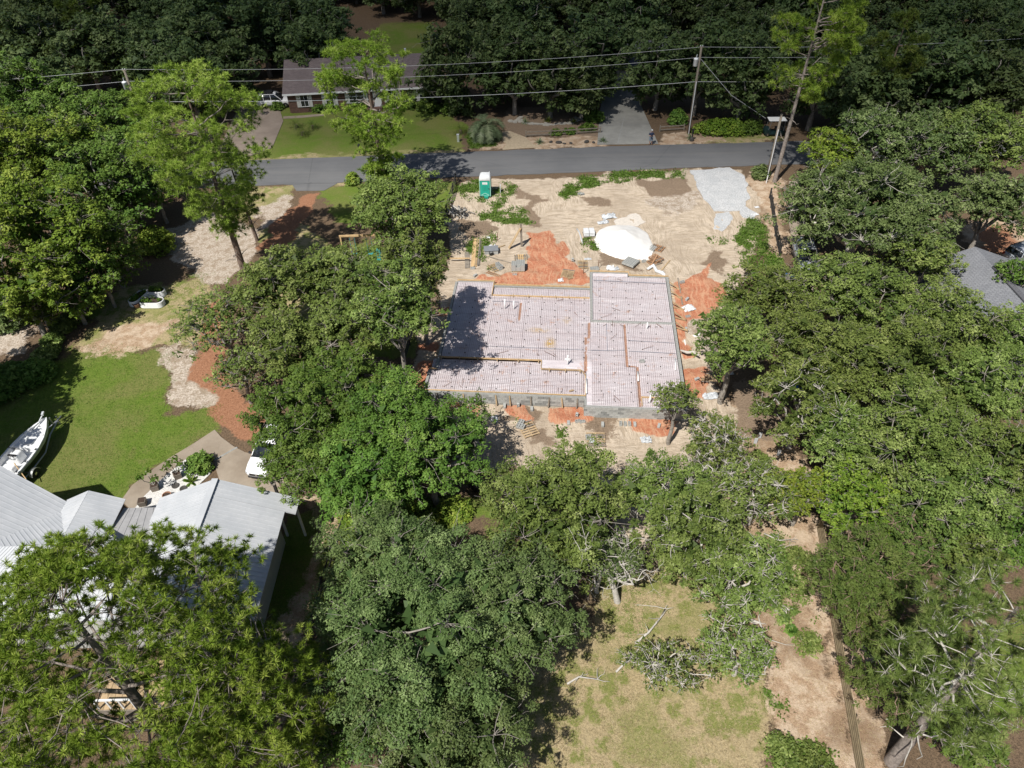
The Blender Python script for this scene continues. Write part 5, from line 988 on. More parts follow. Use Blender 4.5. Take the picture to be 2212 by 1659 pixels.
def window(parent, c, w, h, face='-y', shutters=True, trim='white_paint'):
    sy = -1 if face == '-y' else 1; o = MB().box((c[0], c[1] + sy * .06, c[2]), (w, .05, h)).build('window', M['glass'], parent); y = c[1] + sy * .10
    for dx in (-w / 2, w / 2): MB().box((c[0] + dx, y, c[2]), (.08, .06, h + .1)).build('frame', M[trim], o)
    for dz in (-h / 2, 0, h / 2): MB().box((c[0], y, c[2] + dz), (w - .09, .05, .06)).build('frame', M[trim], o)
    MB().box((c[0], y, c[2]), (.04, .04, h - .08)).build('muntin', M[trim], o)
    if shutters:
        for dx in (-w / 2 - .28, w / 2 + .28): MB().box((c[0] + dx, c[1] + sy * .06, c[2]), (.4, .05, h + .15)).build('shutter', M['siding'], parent)
# ---- white metal roofed house, lower left
hz = -.55
wh = thing('white_roofed_house', 'house with white ribbed metal roofs at the lower left under a pine', 'house', (-17.0, 22, hz)); wo_ = np.array([-17.0, 22, 0])
def wl(x, y, z): return np.array([x, y, z]) - wo_ + np.array([0, 0, -hz])
walls(wh, -20.6 + 17, 19.9 - 22, -14.1 + 17, 26.6 - 22, 0, 3.35, M['siding'])
walls(wh, -33.5 + 17, 20.0 - 22, -20.8 + 17, 25.9 - 22, 0, 3.35, M['siding'])
RW = M['roof_white']
plane_slab('roof', RW, wh, wl(-13.2, 19.3, 2.95), wl(-13.2, 26.15, 2.95), wl(-17.05, 26.15, 4.6), wl(-17.05, 19.3, 4.6), .08, .27)
plane_slab('roof', RW, wh, wl(-12.62, 26.16, 2.72), wl(-12.62, 27.3, 2.72), wl(-17.05, 27.3, 4.6), wl(-17.05, 26.16, 4.6), .08, .27)
plane_slab('roof', RW, wh, wl(-20.75, 27.3, 3.02), wl(-20.75, 19.3, 3.02), wl(-17.06, 19.3, 4.6), wl(-17.06, 27.3, 4.6), .08, .27)
MB().bar(wl(-17.05, 19.3, 4.63), wl(-17.05, 27.3, 4.63), .36, .05).build('ridge_cap', RW, wh)
plane_slab('roof', RW, wh, wl(-25.7, 26.75, 3.1), wl(-33.3, 26.75, 3.1), wl(-30, 23.1, 4.4), wl(-20.8, 23.1, 4.4), .08, .27)
plane_slab('roof', RW, wh, wl(-34, 19.4, 3.1), wl(-20.7, 19.4, 3.1), wl(-20.7, 23.08, 4.4), wl(-30, 23.08, 4.4), .08, .27)
plane_slab('roof', RW, wh, wl(-25.72, 20, 3.15), wl(-25.72, 26.9, 3.15), wl(-29.6, 28.2, 5.25), wl(-29.6, 20, 5.25), .08, .27)
plane_slab('roof', RW, wh, wl(-34, 28.2, 3.2), wl(-34, 20, 3.2), wl(-29.62, 20, 5.25), wl(-29.62, 28.2, 5.25), .08, .27)
plane_slab('roof', RW, wh, wl(-22.6, 22.5, 3.3), wl(-22.6, 27.1, 3.22), wl(-24.4, 27.1, 4.05), wl(-24.4, 22.5, 4.1), .08, .27)
plane_slab('roof', RW, wh, wl(-26.0, 27.1, 3.25), wl(-26.0, 22.5, 3.3), wl(-24.42, 22.5, 4.1), wl(-24.42, 27.1, 4.05), .08, .27)
M['roof_dull'] = pm('dull_grey_metal', (.34, .335, .335), .5, .12, 3, .05)
plane_slab('porch_roof', M['roof_dull'], wh, wl(-20.3, 26.75, 2.85), wl(-22.7, 26.75, 2.85), wl(-22.7, 23.6, 3.35), wl(-19.0, 23.6, 3.35), .07, .3)
for x_ in (-14.0, -12.9): MB().box(wl(x_, 27.05, 1.1), (.12, .12, 3.3)).build('porch_post', M['white_paint'], wh)
window(wh, tuple(wl(-16.0, 26.7, 1.3)), 1.3, 1.2, '+y', False)
# back deck with a white rail, seen through the pine
dk = thing('timber_deck', 'tan timber deck with white railings behind the white roofed house', 'deck', (-17.6, 17.6, hz))
for i in range(16): MB().box((-3.4 + i * .36, 0, .5), (.34, 2.6, .05)).build('board', M['wood_tan'], dk)
MB().box((-.7, -1.32, .25), (5.7, .06, .45)).build('skirt', M['wood_grey'], dk)
for i in range(9): MB().box((-3.4 + i * .62, -1.25, .95), (.08, .08, .9)).build('railing_post', M['white_paint'], dk)
MB().box((-.9, -1.25, 1.42), (5.2, .1, .06)).build('handrail', M['white_paint'], dk)
for x_, y_, rz, lab in ((-17.2, 17.8, .4, 'left white deck chair under the near pine'), (-15.9, 17.5, -.5, 'right white deck chair under the near pine')):
    t = thing('deck_chair', lab, 'chair', (x_, y_, hz + .53), rz, 'white deck chairs'); MB().box((0, 0, .38), (.55, .6, .06)).build('seat', M['white_paint'], t); MB().bar((0, .3, .4), (0, .55, 1.0), .55, .05).build('backrest', M['white_paint'], t)
    for sx in (-.25, .25):
        for sy in (-.26, .26): MB().box((sx, sy, .18), (.06, .06, .35)).build('leg', M['white_paint'], t)
        MB().box((sx * 1.15, 0, .6), (.1, .6, .04)).build('armrest', M['white_paint'], t)
# ---- brown roofed brick house across the street
bh = thing('brick_house', 'low brick house with a brown shingle roof across the street', 'house', (-19, 99, 0), R(5)); SB = M['shingle_brown']
walls(bh, -9.2, -5.2, 8.9, 5.0, 0, 2.6, M['brick'])
plane_slab('roof', SB, bh, (-9.7, -5.75, 2.6), (9.3, -5.75, 2.6), (9.3, 0, 4.95), (-9.7, 0, 4.95), .12)
plane_slab('roof', SB, bh, (9.3, 5.5, 2.6), (-9.7, 5.5, 2.6), (-9.7, .01, 4.95), (9.3, .01, 4.95), .12)
MB().bar((-9.7, -5.83, 2.52), (9.3, -5.83, 2.52), .06, .2).build('fascia', M['white_paint'], bh)
for sx in (-9.25, 8.95): MB().add([(sx, -5.2, 2.6), (sx, 5, 2.6), (sx, 0, 4.7), (sx + .1, -5.2, 2.6), (sx + .1, 5, 2.6), (sx + .1, 0, 4.7)], [(0, 1, 2), (5, 4, 3), (0, 3, 4, 1), (1, 4, 5, 2), (2, 5, 3, 0)]).build('gable', M['siding'], bh)
for x_ in (-7.2, -4.0, 3.9, 7.9): window(bh, (x_, -5.27, 1.55), 1.0, 1.5)
window(bh, (-.6, -5.27, 1.75), 1.9, 1.6)
MB().box((2.0, -5.3, 1.05), (1.0, .08, 2.1)).build('door', M['white_paint'], bh); MB().box((5.9, 1.9, 4.6), (.25, .25, .9)).build('vent_stack', M['grey_metal'], bh); MB().box((1.2, -5.6, .15), (2.6, 1.0, .3)).build('porch_step', M['brick'], bh)
MB().box((1.0, 1.2, 4.9), (.8, .8, .8)).build('chimney', M['brick'], bh)
# ---- house with the white garage door at the end of the driveway
gh = thing('garage_house', 'grey roofed house with a white garage door at the end of the driveway', 'house', (16.6, 104, 0), R(3)); SD = M['shingle_dark']
walls(gh, -9, -4.6, 6, 5, 0, 2.7, M['siding']); plane_slab('roof', SD, gh, (-9.5, -5.2, 2.7), (6.5, -5.2, 2.7), (6.5, 0, 5.0), (-9.5, 0, 5.0), .12); plane_slab('roof', SD, gh, (6.5, 5.6, 2.7), (-9.5, 5.6, 2.7), (-9.5, .01, 5.0), (6.5, .01, 5.0), .12)
gd = MB().box((-.2, -4.74, 1.15), (4.8, .08, 2.25)).build('garage_door', M['white_paint'], gh)
for k in range(4): MB().box((-.2, -4.8, .35 + .52 * k), (4.7, .03, .46)).build('panel', M['white_paint'], gd)
window(gh, (-6, -4.67, 1.5), 1.2, 1.2)
# ---- grey shingled house at right
rh = thing('grey_shingle_house', 'house with a grey shingle roof among the oaks at the right edge', 'house', (37.7, 45, -.2)); SG = M['shingle_grey']
walls(rh, -4.2, -6.6, 4.6, 4.8, 0, 2.75, M['siding'])
plane_slab('roof', SG, rh, (-4.9, 5.4, 2.75), (-4.9, -7.2, 2.75), (0, -7.2, 4.7), (0, 5.4, 4.7), .12); plane_slab('roof', SG, rh, (5.3, -7.2, 2.75), (5.3, 5.4, 2.75), (.01, 5.4, 4.7), (.01, -7.2, 4.7), .12)
MB().bar((0.02, -2.4, 4.74), (0.02, 2.4, 4.74), .42, .09).build('ridge_vent', M['shingle_dark'], rh)
walls(rh, 3.0, -4.5, 11.5, 5.9, 0, 2.72, M['siding']); plane_slab('roof', SG, rh, (12.2, 6.6, 2.8), (1.9, 6.6, 2.8), (1.9, .7, 4.9), (12.2, .7, 4.9), .12); plane_slab('roof', SG, rh, (1.9, -5.2, 2.8), (12.2, -5.2, 2.8), (12.2, .68, 4.9), (1.9, .68, 4.9), .12)
MB().add([(-4.2, 4.8, 2.7), (4.6, 4.8, 2.7), (0, 4.8, 4.5), (-4.2, 4.7, 2.7), (4.6, 4.7, 2.7), (0, 4.7, 4.5)], [(0, 1, 2), (5, 4, 3), (0, 3, 4, 1), (1, 4, 5, 2), (2, 5, 3, 0)]).build('gable', M['siding'], rh)

# ================================================================ VEHICLES (front towards local +x)
def wheel(t, x, y, r_=.34, w=.22):
    o = bpy.data.objects.new('wheel', None); COL.objects.link(o); o.parent = t; o.location = (x, y, r_); o.rotation_euler = (R(90), 0, 0)
    MB().lathe([(r_ * .62, -w / 2), (r_ * .94, -w / 2), (r_, -w * .3), (r_, w * .3), (r_ * .94, w / 2), (r_ * .62, w / 2)], 20).build('tyre', M['black'], o, True)
    MB().lathe([(r_ * .2, -w * .52), (r_ * .66, -w * .46), (r_ * .66, w * .46), (r_ * .2, w * .52)], 14).build('rim', M['chrome'], o, True)
def suv(label, loc, rz, paint, rack=False, group='parked cars'):
    t = thing('parked_car', label, 'car', loc, rz, group)
    st = [(-2.30, .66, .42, .86), (-2.22, .82, .34, .98), (-1.9, .90, .30, 1.04), (-.9, .93, .27, 1.05), (.5, .93, .27, 1.03), (1.05, .92, .27, 1.0), (1.65, .89, .29, .95), (2.05, .83, .33, .86), (2.25, .70, .40, .74), (2.30, .62, .44, .68)]
    rings = [[(x, -w * .86, z0), (x, -w, z0 + .12), (x, -w, z1 - .16), (x, -w * .95, z1 - .05), (x, -w * .8, z1), (x, 0, z1 + .03), (x, w * .8, z1), (x, w * .95, z1 - .05), (x, w, z1 - .16), (x, w, z0 + .12), (x, w * .86, z0)] for x, w, z0, z1 in st]
    MB().loft(rings).build('body', paint, t, True)
    gs = [(-2.12, .80, 1.0, .80, 1.02), (-1.92, .84, 1.0, .68, 1.56), (-1.5, .85, 1.0, .66, 1.66), (-.4, .86, 1.0, .655, 1.69), (.25, .86, 1.0, .64, 1.63), (1.12, .84, .98, .76, 1.01)]
    MB().loft([[(x, -wb, zb), (x, -wt, zt), (x, 0, zt + .02), (x, wt, zt), (x, wb, zb)] for x, wb, zb, wt, zt in gs]).build('windows', M['glass'], t, True)
    rf = [(-2.0, .62, 1.58), (-1.6, .665, 1.685), (-.5, .66, 1.715), (.1, .645, 1.68), (.30, .60, 1.64)]
    roof = MB().loft([[(x, -w, z - .06), (x, -w * .93, z), (x, 0, z + .035), (x, w * .93, z), (x, w, z - .06)] for x, w, z in rf]).build('roof', paint, t, True)
    MB().box((-.35, 0, 1.738), (.62, .8, .012)).build('sunroof', M['glass'], roof)
    for sy in (-1, 1):
        for a, b, w_ in (((.98, .80, 1.02), (.22, .645, 1.63), .07), ((-.3, .87, 1.02), (-.38, .67, 1.64), .09), ((-1.25, .87, 1.02), (-1.3, .675, 1.63), .1), ((-2.05, .82, 1.02), (-1.8, .675, 1.58), .16)): MB().bar((a[0], a[1] * sy, a[2]), (b[0], b[1] * sy, b[2]), .05, w_).build('pillar', paint, t)
        MB().box((.82, sy * 1.02, 1.06), (.14, .18, .13)).build('mirror', M['black_plastic'], t, bevel=.02)
        MB().bar((.15, sy * .57, 1.76), (-1.75, sy * .57, 1.74), .04, .05).build('roof_rail', M['black_plastic'], t)
        MB().box((2.12, sy * .66, .70), (.22, .26, .11), sy * -.5).build('headlight', M['lamp'], t)
        MB().box((-2.24, sy * .70, .86), (.10, .2, .22)).build('tail_light', M['redlamp'], t)
        MB().box((.1, sy * .945, .36), (2.5, .02, .14)).build('sill', M['black_plastic'], t)
        for x_ in (-1.38, 1.40): wheel(t, x_, sy * .82)
        for x_ in (.25, -.75): MB().box((x_, sy * .94, .86), (.18, .03, .03)).build('door_handle', M['chrome'], t)
    MB().box((2.285, 0, .62), (.06, 1.0, .17)).build('grille', M['black_plastic'], t); MB().box((2.27, 0, .38), (.12, 1.25, .12)).build('bumper', M['black_plastic'], t); MB().box((2.325, 0, .62), (.02, .12, .08)).build('badge', M['chrome'], t)
    if rack:
        MB().box((-.8, 0, 1.86), (1.3, 1.0, .10)).build('roof_rack', M['black_plastic'], t)
    return t
suv('white car half under the leafy tree on the concrete walk', gp(590, 985), R(-101), M['car_white'])
suv('white car parked before the brown roofed house', (-30.2, 95.6, .03), R(4), M['car_white'], True)
suv('silver car with a sunroof parked on the narrow concrete drive', (26.6, 55.4, .03), R(-97), M['car_silver'])
suv('silver car showing only its roof behind the grey shingle house', (46.4, 55.2, .03), R(20), M['car_silver'])
# ---- golf cart
gc = thing('golf_cart', 'dark green golf cart with a white roof beyond the street', 'golf cart', gp(1669, 291), R(178)); gg = pm('dark_green_paint', (.012, .03, .03), .35, .1, 3, 0)
MB().loft([[(x, -w, z0), (x, -w, z1), (x, w, z1), (x, w, z0)] for x, w, z0, z1 in ((1.15, .42, .3, .62), (1.0, .55, .25, .82), (.55, .58, .25, .85), (.5, .58, .25, .36), (-.2, .6, .25, .36), (-.25, .6, .25, .68), (-1.05, .6, .25, .7), (-1.2, .5, .32, .62))]).build('body', gg, gc)
MB().box((-.45, 0, .78), (.55, 1.05, .14)).build('seat', M['black_plastic'], gc, bevel=.03); MB().box((-.75, 0, 1.02), (.12, 1.05, .42)).build('backrest', M['black_plastic'], gc, bevel=.03); MB().box((-1.0, 0, .86), (.4, 1.0, .3)).build('rear_seat', M['black_plastic'], gc)
MB().box((-.12, 0, 1.88), (2.05, 1.2, .07)).build('roof', M['white_paint'], gc, bevel=.03)
for x_, xx in ((.62, .8), (-.95, -1.0)):
    for sy in (-.54, .54): MB().bar((xx, sy, .7), (x_, sy, 1.86), .04, .04).build('roof_post', M['steel'], gc)
MB().tube([(.55, .25, .8), (.25, .25, 1.12)], .025, 6).build('steering_column', M['black_plastic'], gc)
for x_ in (-.75, .78):
    for sy in (-.5, .5): wheel(gc, x_, sy, .22, .18)
for sy in (-.3, .3): MB().box((1.1, sy, .58), (.08, .16, .09)).build('headlight', M['lamp'], gc)
# ---- boat on a trailer
BL = np.array([-33.0, 33.6, -.55]); bt = thing('fishing_boat', 'white open fishing boat with centre console standing on its trailer', 'boat', tuple(BL), R(82)); gel = pm('gelcoat', (.72, .73, .735), .35, .06, 2, .02); hullm = pm('hull_side', (.60, .66, .64), .3, .05, 2, 0)
bs = [(-2.75, .98, .62, 1.25, .86), (-2.0, 1.05, .60, 1.25, .86), (-.6, 1.08, .58, 1.27, .86), (.3, 1.04, .58, 1.30, .86), (.32, 1.04, .58, 1.30, 1.16), (1.2, .88, .62, 1.36, 1.22), (2.0, .58, .72, 1.43, 1.32), (2.6, .24, .90, 1.49, 1.40), (2.9, .04, 1.1, 1.52, 1.46)]
rings = []
for x, w, zk, zg, zf in bs: wi = max(.01, w - .16); rings.append([(x, 0, zk), (x, w * .78, zk + .2), (x, w, zg - .06), (x, w * .98, zg), (x, wi, zg), (x, wi * .96, zf), (x, 0, zf), (x, -wi * .96, zf), (x, -wi, zg), (x, -w * .98, zg), (x, -w, zg - .06), (x, -w * .78, zk + .2)])
MB().loft(rings).build('hull', gel, bt)
for sy in (-1, 1): MB().loft([[(x, sy * (w * .79 + .005), zk + .22), (x, sy * (w * .985 + .012), zg - .09), (x, sy * (w * .985 + .02), zg - .09), (x, sy * (w * .79 + .012), zk + .22)] for x, w, zk, zg, zf in bs]).build('side_stripe', hullm, bt)
MB().box((-.55, 0, 1.22), (.75, .72, .72), 0, .85).build('console', gel, bt, bevel=.05); MB().box((-.8, 0, 1.6), (.12, .55, .1)).build('dash', M['black_plastic'], bt); MB().bar((-.25, 0, 1.56), (-.45, 0, 1.95), .66, .02).build('windscreen', M['glass'], bt)
MB().tube([(-.95 + .02, math.cos(a) * .19, 1.5 + math.sin(a) * .19) for a in np.linspace(0, 6.28, 13)], .018, 6).build('steering_wheel', M['black_plastic'], bt)
MB().box((-1.45, 0, 1.05), (.5, .8, .38), 0, .95).build('leaning_seat', gel, bt, bevel=.04); MB().box((.8, 0, 1.235), (.5, .6, .03)).build('hatch', M['white_plastic'], bt); MB().box((-2.45, 0, 1.02), (.45, 1.5, .3)).build('stern_deck', gel, bt)
for x, y in ((-1.9, .99), (-1.0, 1.0), (0.1, .98), (-1.9, -.99), (-1.0, -1.0), (.1, -.98), (1.4, .72), (1.4, -.72)): MB().box((x, y * .99, 1.36), (.16, .05, .04)).build('cleat', M['black_plastic'], bt)
om = MB().loft([[(x, -w, z0), (x, -w * .8, z1), (x, w * .8, z1), (x, w, z0)] for x, w, z0, z1 in ((-3.62, .16, 1.42, 1.62), (-3.45, .23, 1.3, 1.82), (-3.05, .23, 1.28, 1.86), (-2.86, .16, 1.35, 1.7))]).build('outboard_motor', M['grey_metal'], bt, True)
MB().loft([[(-3.4, -.1, z), (-3.0, -.12, z), (-3.0, .12, z), (-3.4, .1, z)] for z in (1.3, .95, .55)]).build('leg', M['grey_metal'], om); MB().box((-3.2, 0, .62), (.55, .24, .04)).build('fin', M['grey_metal'], om); MB().lathe([(.02, -.14), (.09, -.08), (.1, .1), (.03, .16)], 10, (-3.25, 0, .46)).build('gearcase', M['grey_metal'], om)
tm = MB().tube([(2.3, .18, 1.5), (2.75, .1, 1.75)], .05, 8).build('trolling_motor', M['grey_metal'], bt); MB().box((2.9, .08, 1.86), (.32, .14, .12), .4).build('head', M['grey_metal'], tm); MB().tube([(1.7, .3, 1.42), (2.3, .18, 1.52)], .035, 6).build('shaft', M['steel'], tm)
MB().tube([(-1.2, -.3, 1.3), (-2.1, -1.55, .9)], .035, 6).build('push_pole', M['wood_new'], bt)
trl = thing('boat_trailer', 'galvanised boat trailer under the white fishing boat', 'trailer', tuple(BL), R(82))
for sy in (-1, 1):
    MB().tube([(-2.6, sy * .95, .45), (-.6, sy * .98, .45), (.6, sy * .95, .47), (2.2, sy * .3, .52), (3.5, sy * .04, .55)], .05, 6).build('frame_rail', M['steel'], trl); MB().bar((-2.5, sy * .5, .56), (.8, sy * .5, .56), .1, .06).build('bunk', M['wood_dark'], trl); wheel(trl, -1.1, sy * 1.22, .30, .2)
    fr = [[(-1.1 + math.cos(a) * .40, sy * 1.10, .30 + math.sin(a) * .40), (-1.1 + math.cos(a) * .40, sy * 1.36, .30 + math.sin(a) * .40), (-1.1 + math.cos(a) * .43, sy * 1.36, .30 + math.sin(a) * .43), (-1.1 + math.cos(a) * .43, sy * 1.10, .30 + math.sin(a) * .43)] for a in np.linspace(.15, 3.0, 9)]; MB().loft(fr).build('fender', M['steel'], trl)
MB().bar((-1.1, -1.15, .32), (-1.1, 1.15, .32), .07, .07).build('axle', M['steel'], trl); MB().tube([(3.3, 0, .55), (4.0, 0, .55)], .05, 8).build('tongue', M['steel'], trl); MB().tube([(3.1, 0, .55), (3.1, 0, 1.25)], .05, 6).build('winch_post', M['steel'], trl); MB().tube([(3.7, .1, .02), (3.7, .1, .8)], .04, 6).build('jack', M['steel'], trl)
# ---- utility poles and wires
def pole(label, loc, h, tf=True, conduit=False, lean=0.0):
    t = thing('utility_pole', label, 'utility pole', loc, 0, 'wooden utility poles'); MB().tube([(0, 0, -.5), (lean * .5, 0, h * .5), (lean, 0, h)], [.17, .145, .115], 10).build('shaft', M['pole'], t, True)
    if tf:
        o = MB().lathe([(.2, 0), (.25, .04), (.25, .72), (.27, .74), (.24, .84), (.06, .9)], 14, (lean * .85 - .42, -.08, h - 2.05)).build('transformer', M['white_metal'], t, True); MB().tube([(lean * .85 - .42, -.08, h - 1.2), (lean * .85 - .36, -.08, h - .8)], .045, 6).build('bushing', M['grey_metal'], o); MB().box((lean * .85 - .2, -.04, h - 1.5), (.3, .06, .08)).build('bracket', M['steel'], t)
        for dx in (-.12, .12): MB().lathe([(.03, 0), (.06, .05), (.03, .14)], 8, (lean + dx, 0, h)).build('insulator', M['white_plastic'], t)
        MB().box((lean, 0, h - .06), (.5, .08, .08)).build('crossarm', M['wood_grey'], t)
    if conduit: MB().tube([(-.02, -.19, -.1), (lean * .4 - .02, -.17, h * conduit)], .05, 8).build('conduit', M['conduit'], t)
    return t
PR = np.array(gp(1487, 289)); PL = np.array([-40.4, 80.9, 0.]); PN = np.array([27.75, 72.0, 0.]); PF = np.array([66.0, 86.5, 0.])
PL = np.array([-41.0, 81.0, 0.])
pole('tall utility pole with a white transformer right of the concrete driveway', tuple(PR), 9.9, True, .62); pole('utility pole with a white transformer above the trees at upper left', tuple(PL), 9.7, True, 0); pole('slim wooden pole with a pale conduit beside the tall pine', tuple(PN), 7.0, False, .78)
wires_n = 0
for z, zl, sag, lab, r_ in ((9.85, 9.75, .8, 'topmost wire between the two transformer poles', .013), (8.75, 8.5, .8, 'middle wire between the two transformer poles', .013), (6.1, 6.3, .7, 'lowest thick cable between the two transformer poles', .02)):
    for A_, B_, sd_, lb in ((np.array([PL[0], PL[1], zl]), np.array([PR[0], PR[1], z]), sag, lab), (np.array([PR[0], PR[1], z]), np.array([PF[0], PF[1], z - .2]), .5, lab.replace('between the two transformer poles', 'leaving the right transformer pole for the wood')), (np.array([PL[0], PL[1], zl]), np.array([PL[0] - 45, PL[1] - 3.5, zl]), .6, lab.replace('between the two transformer poles', 'leaving the upper left pole'))):
        pts = [A_ + (B_ - A_) * k / 24 - np.array([0, 0, sd_ * 4 * (k / 24) * (1 - k / 24)]) for k in range(25)]; tag(MB().tube(pts, r_, 5).build('power_line', M['conduit']), lb, 'wire', 'overhead wires')
tag(MB().tube([(PR[0] + .1, PR[1], 8.6), (PR[0] + 4.2, PR[1] - .3, 4.6), (PR[0] + 8.6, PR[1] - .8, 2.0)], .02, 5).build('service_line', M['conduit']), 'thin drooping service wire from the right transformer pole to the golf cart verge', 'wire', 'overhead wires')
mbx = thing('mailbox', 'black mailbox on a post beside the right transformer pole', 'mailbox', gp(1494, 304)); MB().box((0, 0, .5), (.12, .12, 1.1)).build('post', M['black_plastic'], mbx); MB().lathe([(.02, 0), (.13, .02), (.14, .4), (.02, .46)], 10, (0, 0, 1.0)).build('box', M['black_plastic'], mbx); MB().lathe([(.28, 0), (.25, .3), (.05, .5)], 10).build('base_planter', M['dark_stone'], mbx)
mb2 = thing('utility_pedestal', 'pale green utility pedestal on the lawn across the street', 'pedestal', gp(990, 306)); MB().box((0, 0, .42), (.26, .26, .85)).build('cabinet', pm('pale_green_metal', (.42, .46, .40), .5, .1, 3, 0), mb2); MB().box((0, 0, .87), (.3, .3, .06)).build('cap', M['grey_metal'], mb2)
mb3 = thing('mailbox', 'dark mailbox on the lawn edge below the leafy pine', 'mailbox', gp(778, 334)); MB().box((0, 0, .5), (.1, .1, 1.1)).build('post', M['wood_dark'], mb3); MB().box((0, 0, 1.12), (.2, .46, .2)).build('box', M['black_plastic'], mb3)
mk = thing('marker_post', 'short white marker post by the slim pole', 'post', gp(1655, 396)); MB().tube([(0, 0, -.2), (0, 0, .8)], .05, 8).build('shaft', M['pvc'], mk); MB().lathe([(.06, .8), (.07, .86), (.02, .9)], 8).build('cap', M['white_plastic'], mk)
# wooden posts by the white car
for x, y, h, lab in ((618, 1078, 1.75, 'thick wooden post with a dark shadow beside the white car'), (601, 1071, 1.15, 'shorter dark post topped with a lamp beside the white car')):
    t = thing('timber_post', lab, 'post', gp(x, y), 0, 'posts by the walk'); MB().box((0, 0, h / 2 - .1), (.16, .16, h + .2)).build('shaft', M['fence_wood'] if h > 1.5 else M['wood_dark'], t); MB().box((0, 0, h + .04), (.2, .2, .05)).build('cap', M['wood_grey'], t)
    if h < 1.5: MB().lathe([(.05, 0), (.12, .04), (.1, .16), (.02, .2)], 8, (-.12, .05, h)).build('lamp', M['black_plastic'], t)
# ---- raised beds and pots
def bed(label, x, y, L, W_, rz, seed):
    t = thing('raised_planter', label, 'planter', gp(x, y), rz, 'white corrugated planters'); n = 28; out = []
    for k in range(n): a = 2 * math.pi * k / n; r_ = W_ / 2; cx = (L / 2 - r_) * (1 if math.cos(a) > 0 else -1); out.append((cx + math.cos(a) * r_, math.sin(a) * r_))
    rings = [];
    for i in range(13): z = .55 * i / 12; k = 1 + .018 * (1 if i % 2 else -1); rings.append([(p[0] * k, p[1] * k, z) for p in out])
    rings += [[(p[0] * .95, p[1] * .93, .55) for p in out], [(p[0] * .95, p[1] * .93, .42) for p in out]]; MB().loft(rings, True, False).build('shell', M['white_metal'], t)
    MB().prism([(p[0] * .949, p[1] * .929) for p in out], .3, .44).build('soil', M['soil'], t)
    rg = np.random.default_rng(seed); n_ = 420; c = np.stack([rg.uniform(-L / 2 + .2, L / 2 - .2, n_), rg.uniform(-W_ / 2 + .12, W_ / 2 - .12, n_), .48 + rg.random(n_) * .28], 1); k = fbm(c[:, 0] * 2 + seed, c[:, 1] * 2, seed, 2) > .42; leaf_obj('plants', c[k], unit(rg.normal(size=(k.sum(), 3)) * .5 + np.array([0, 0, 1])), rg.uniform(.1, .2, k.sum()), rg, M['weed'], t)['kind'] = 'stuff'
bed('white corrugated planter nearest the camera in the group of three', 331, 659, 2.1, 1.0, R(-2), 3); bed('white corrugated planter turned lengthwise at the left of the three', 302, 650, 2.0, .9, R(72), 5); bed('white corrugated planter farthest of the three', 341, 637, 1.55, .8, R(-4), 9)
def pot(label, x, y, kind, plant, seed):
    t = thing('potted_plant', label, 'potted plant', gp(x, y, .06), seed * .7, 'pots on the white pebbles'); m = pm('stone_pot', (.20, .17, .14), .9, .25, 6, .2)
    if kind == 'square': MB().box((0, 0, .22), (.42, .42, .44), 0, 1.15).build('pot', m, t); MB().box((0, 0, .445), (.40, .40, .03)).build('soil', M['soil'], t)
    else: MB().lathe([(.2, 0), (.27, .3), (.29, .34), (.24, .34), (.22, .28)], 16).build('pot', M['terracotta'], t); MB().lathe([(.23, .28), (.01, .3)], 14).build('soil', M['soil'], t)
    if plant:
        rg = np.random.default_rng(seed); mb = MB(); tips = []
        for k in range(plant): a = rg.random() * 6.28; e = np.array([math.cos(a) * .45, math.sin(a) * .45, 1.0 + rg.random() * .5]); limb(mb, (0, 0, .4), e, .03, .02, rg, 3, .08, 5); tips.append(e)
        mb.build('stem', M['pale_bark'], t); T = np.array(tips); p, nr, tone = clump_leaves(T, np.full(len(T), .34), 26, rg); leaf_obj('foliage', p, nr, rg.uniform(.2, .34, len(p)), rg, M['weed'], t, tone, .4)
pot('square pot with a large leafy plant near the walk in the pebbles', 386, 1032, 'square', 4, 3); pot('square pot with a leafy stem at the left of the pebble bed', 337, 1058, 'square', 3, 5); pot('round brown pot in the middle of the pebble bed', 364, 1077, 'round', 0, 6); pot('square pot with a bare stick at the lower left of the pebble bed', 311, 1091, 'square', 0, 7); pot('bowl pot on the soil edge by the lengthwise planter', 297, 664, 'round', 0, 8)
for i, (x, y) in enumerate(((380,1051),(397,1057))): tag(MB().lathe([(.24, 0), (.24, .06), (.2, .07), (.05, .03)], 16).build('dark_saucer', M['dark_stone']), ('left' if i == 0 else 'right') + ' dark round saucer on the white pebbles', 'saucer', 'dark saucers').location = gp(x, y, .06)
tuft_plant('leafy_plant', 'broad leafed plant on the pebbles beside the roof edge', gp(413, 1043, .05), 16, .75, .16, 'weed', 4, None, 'plant', .7, .8)
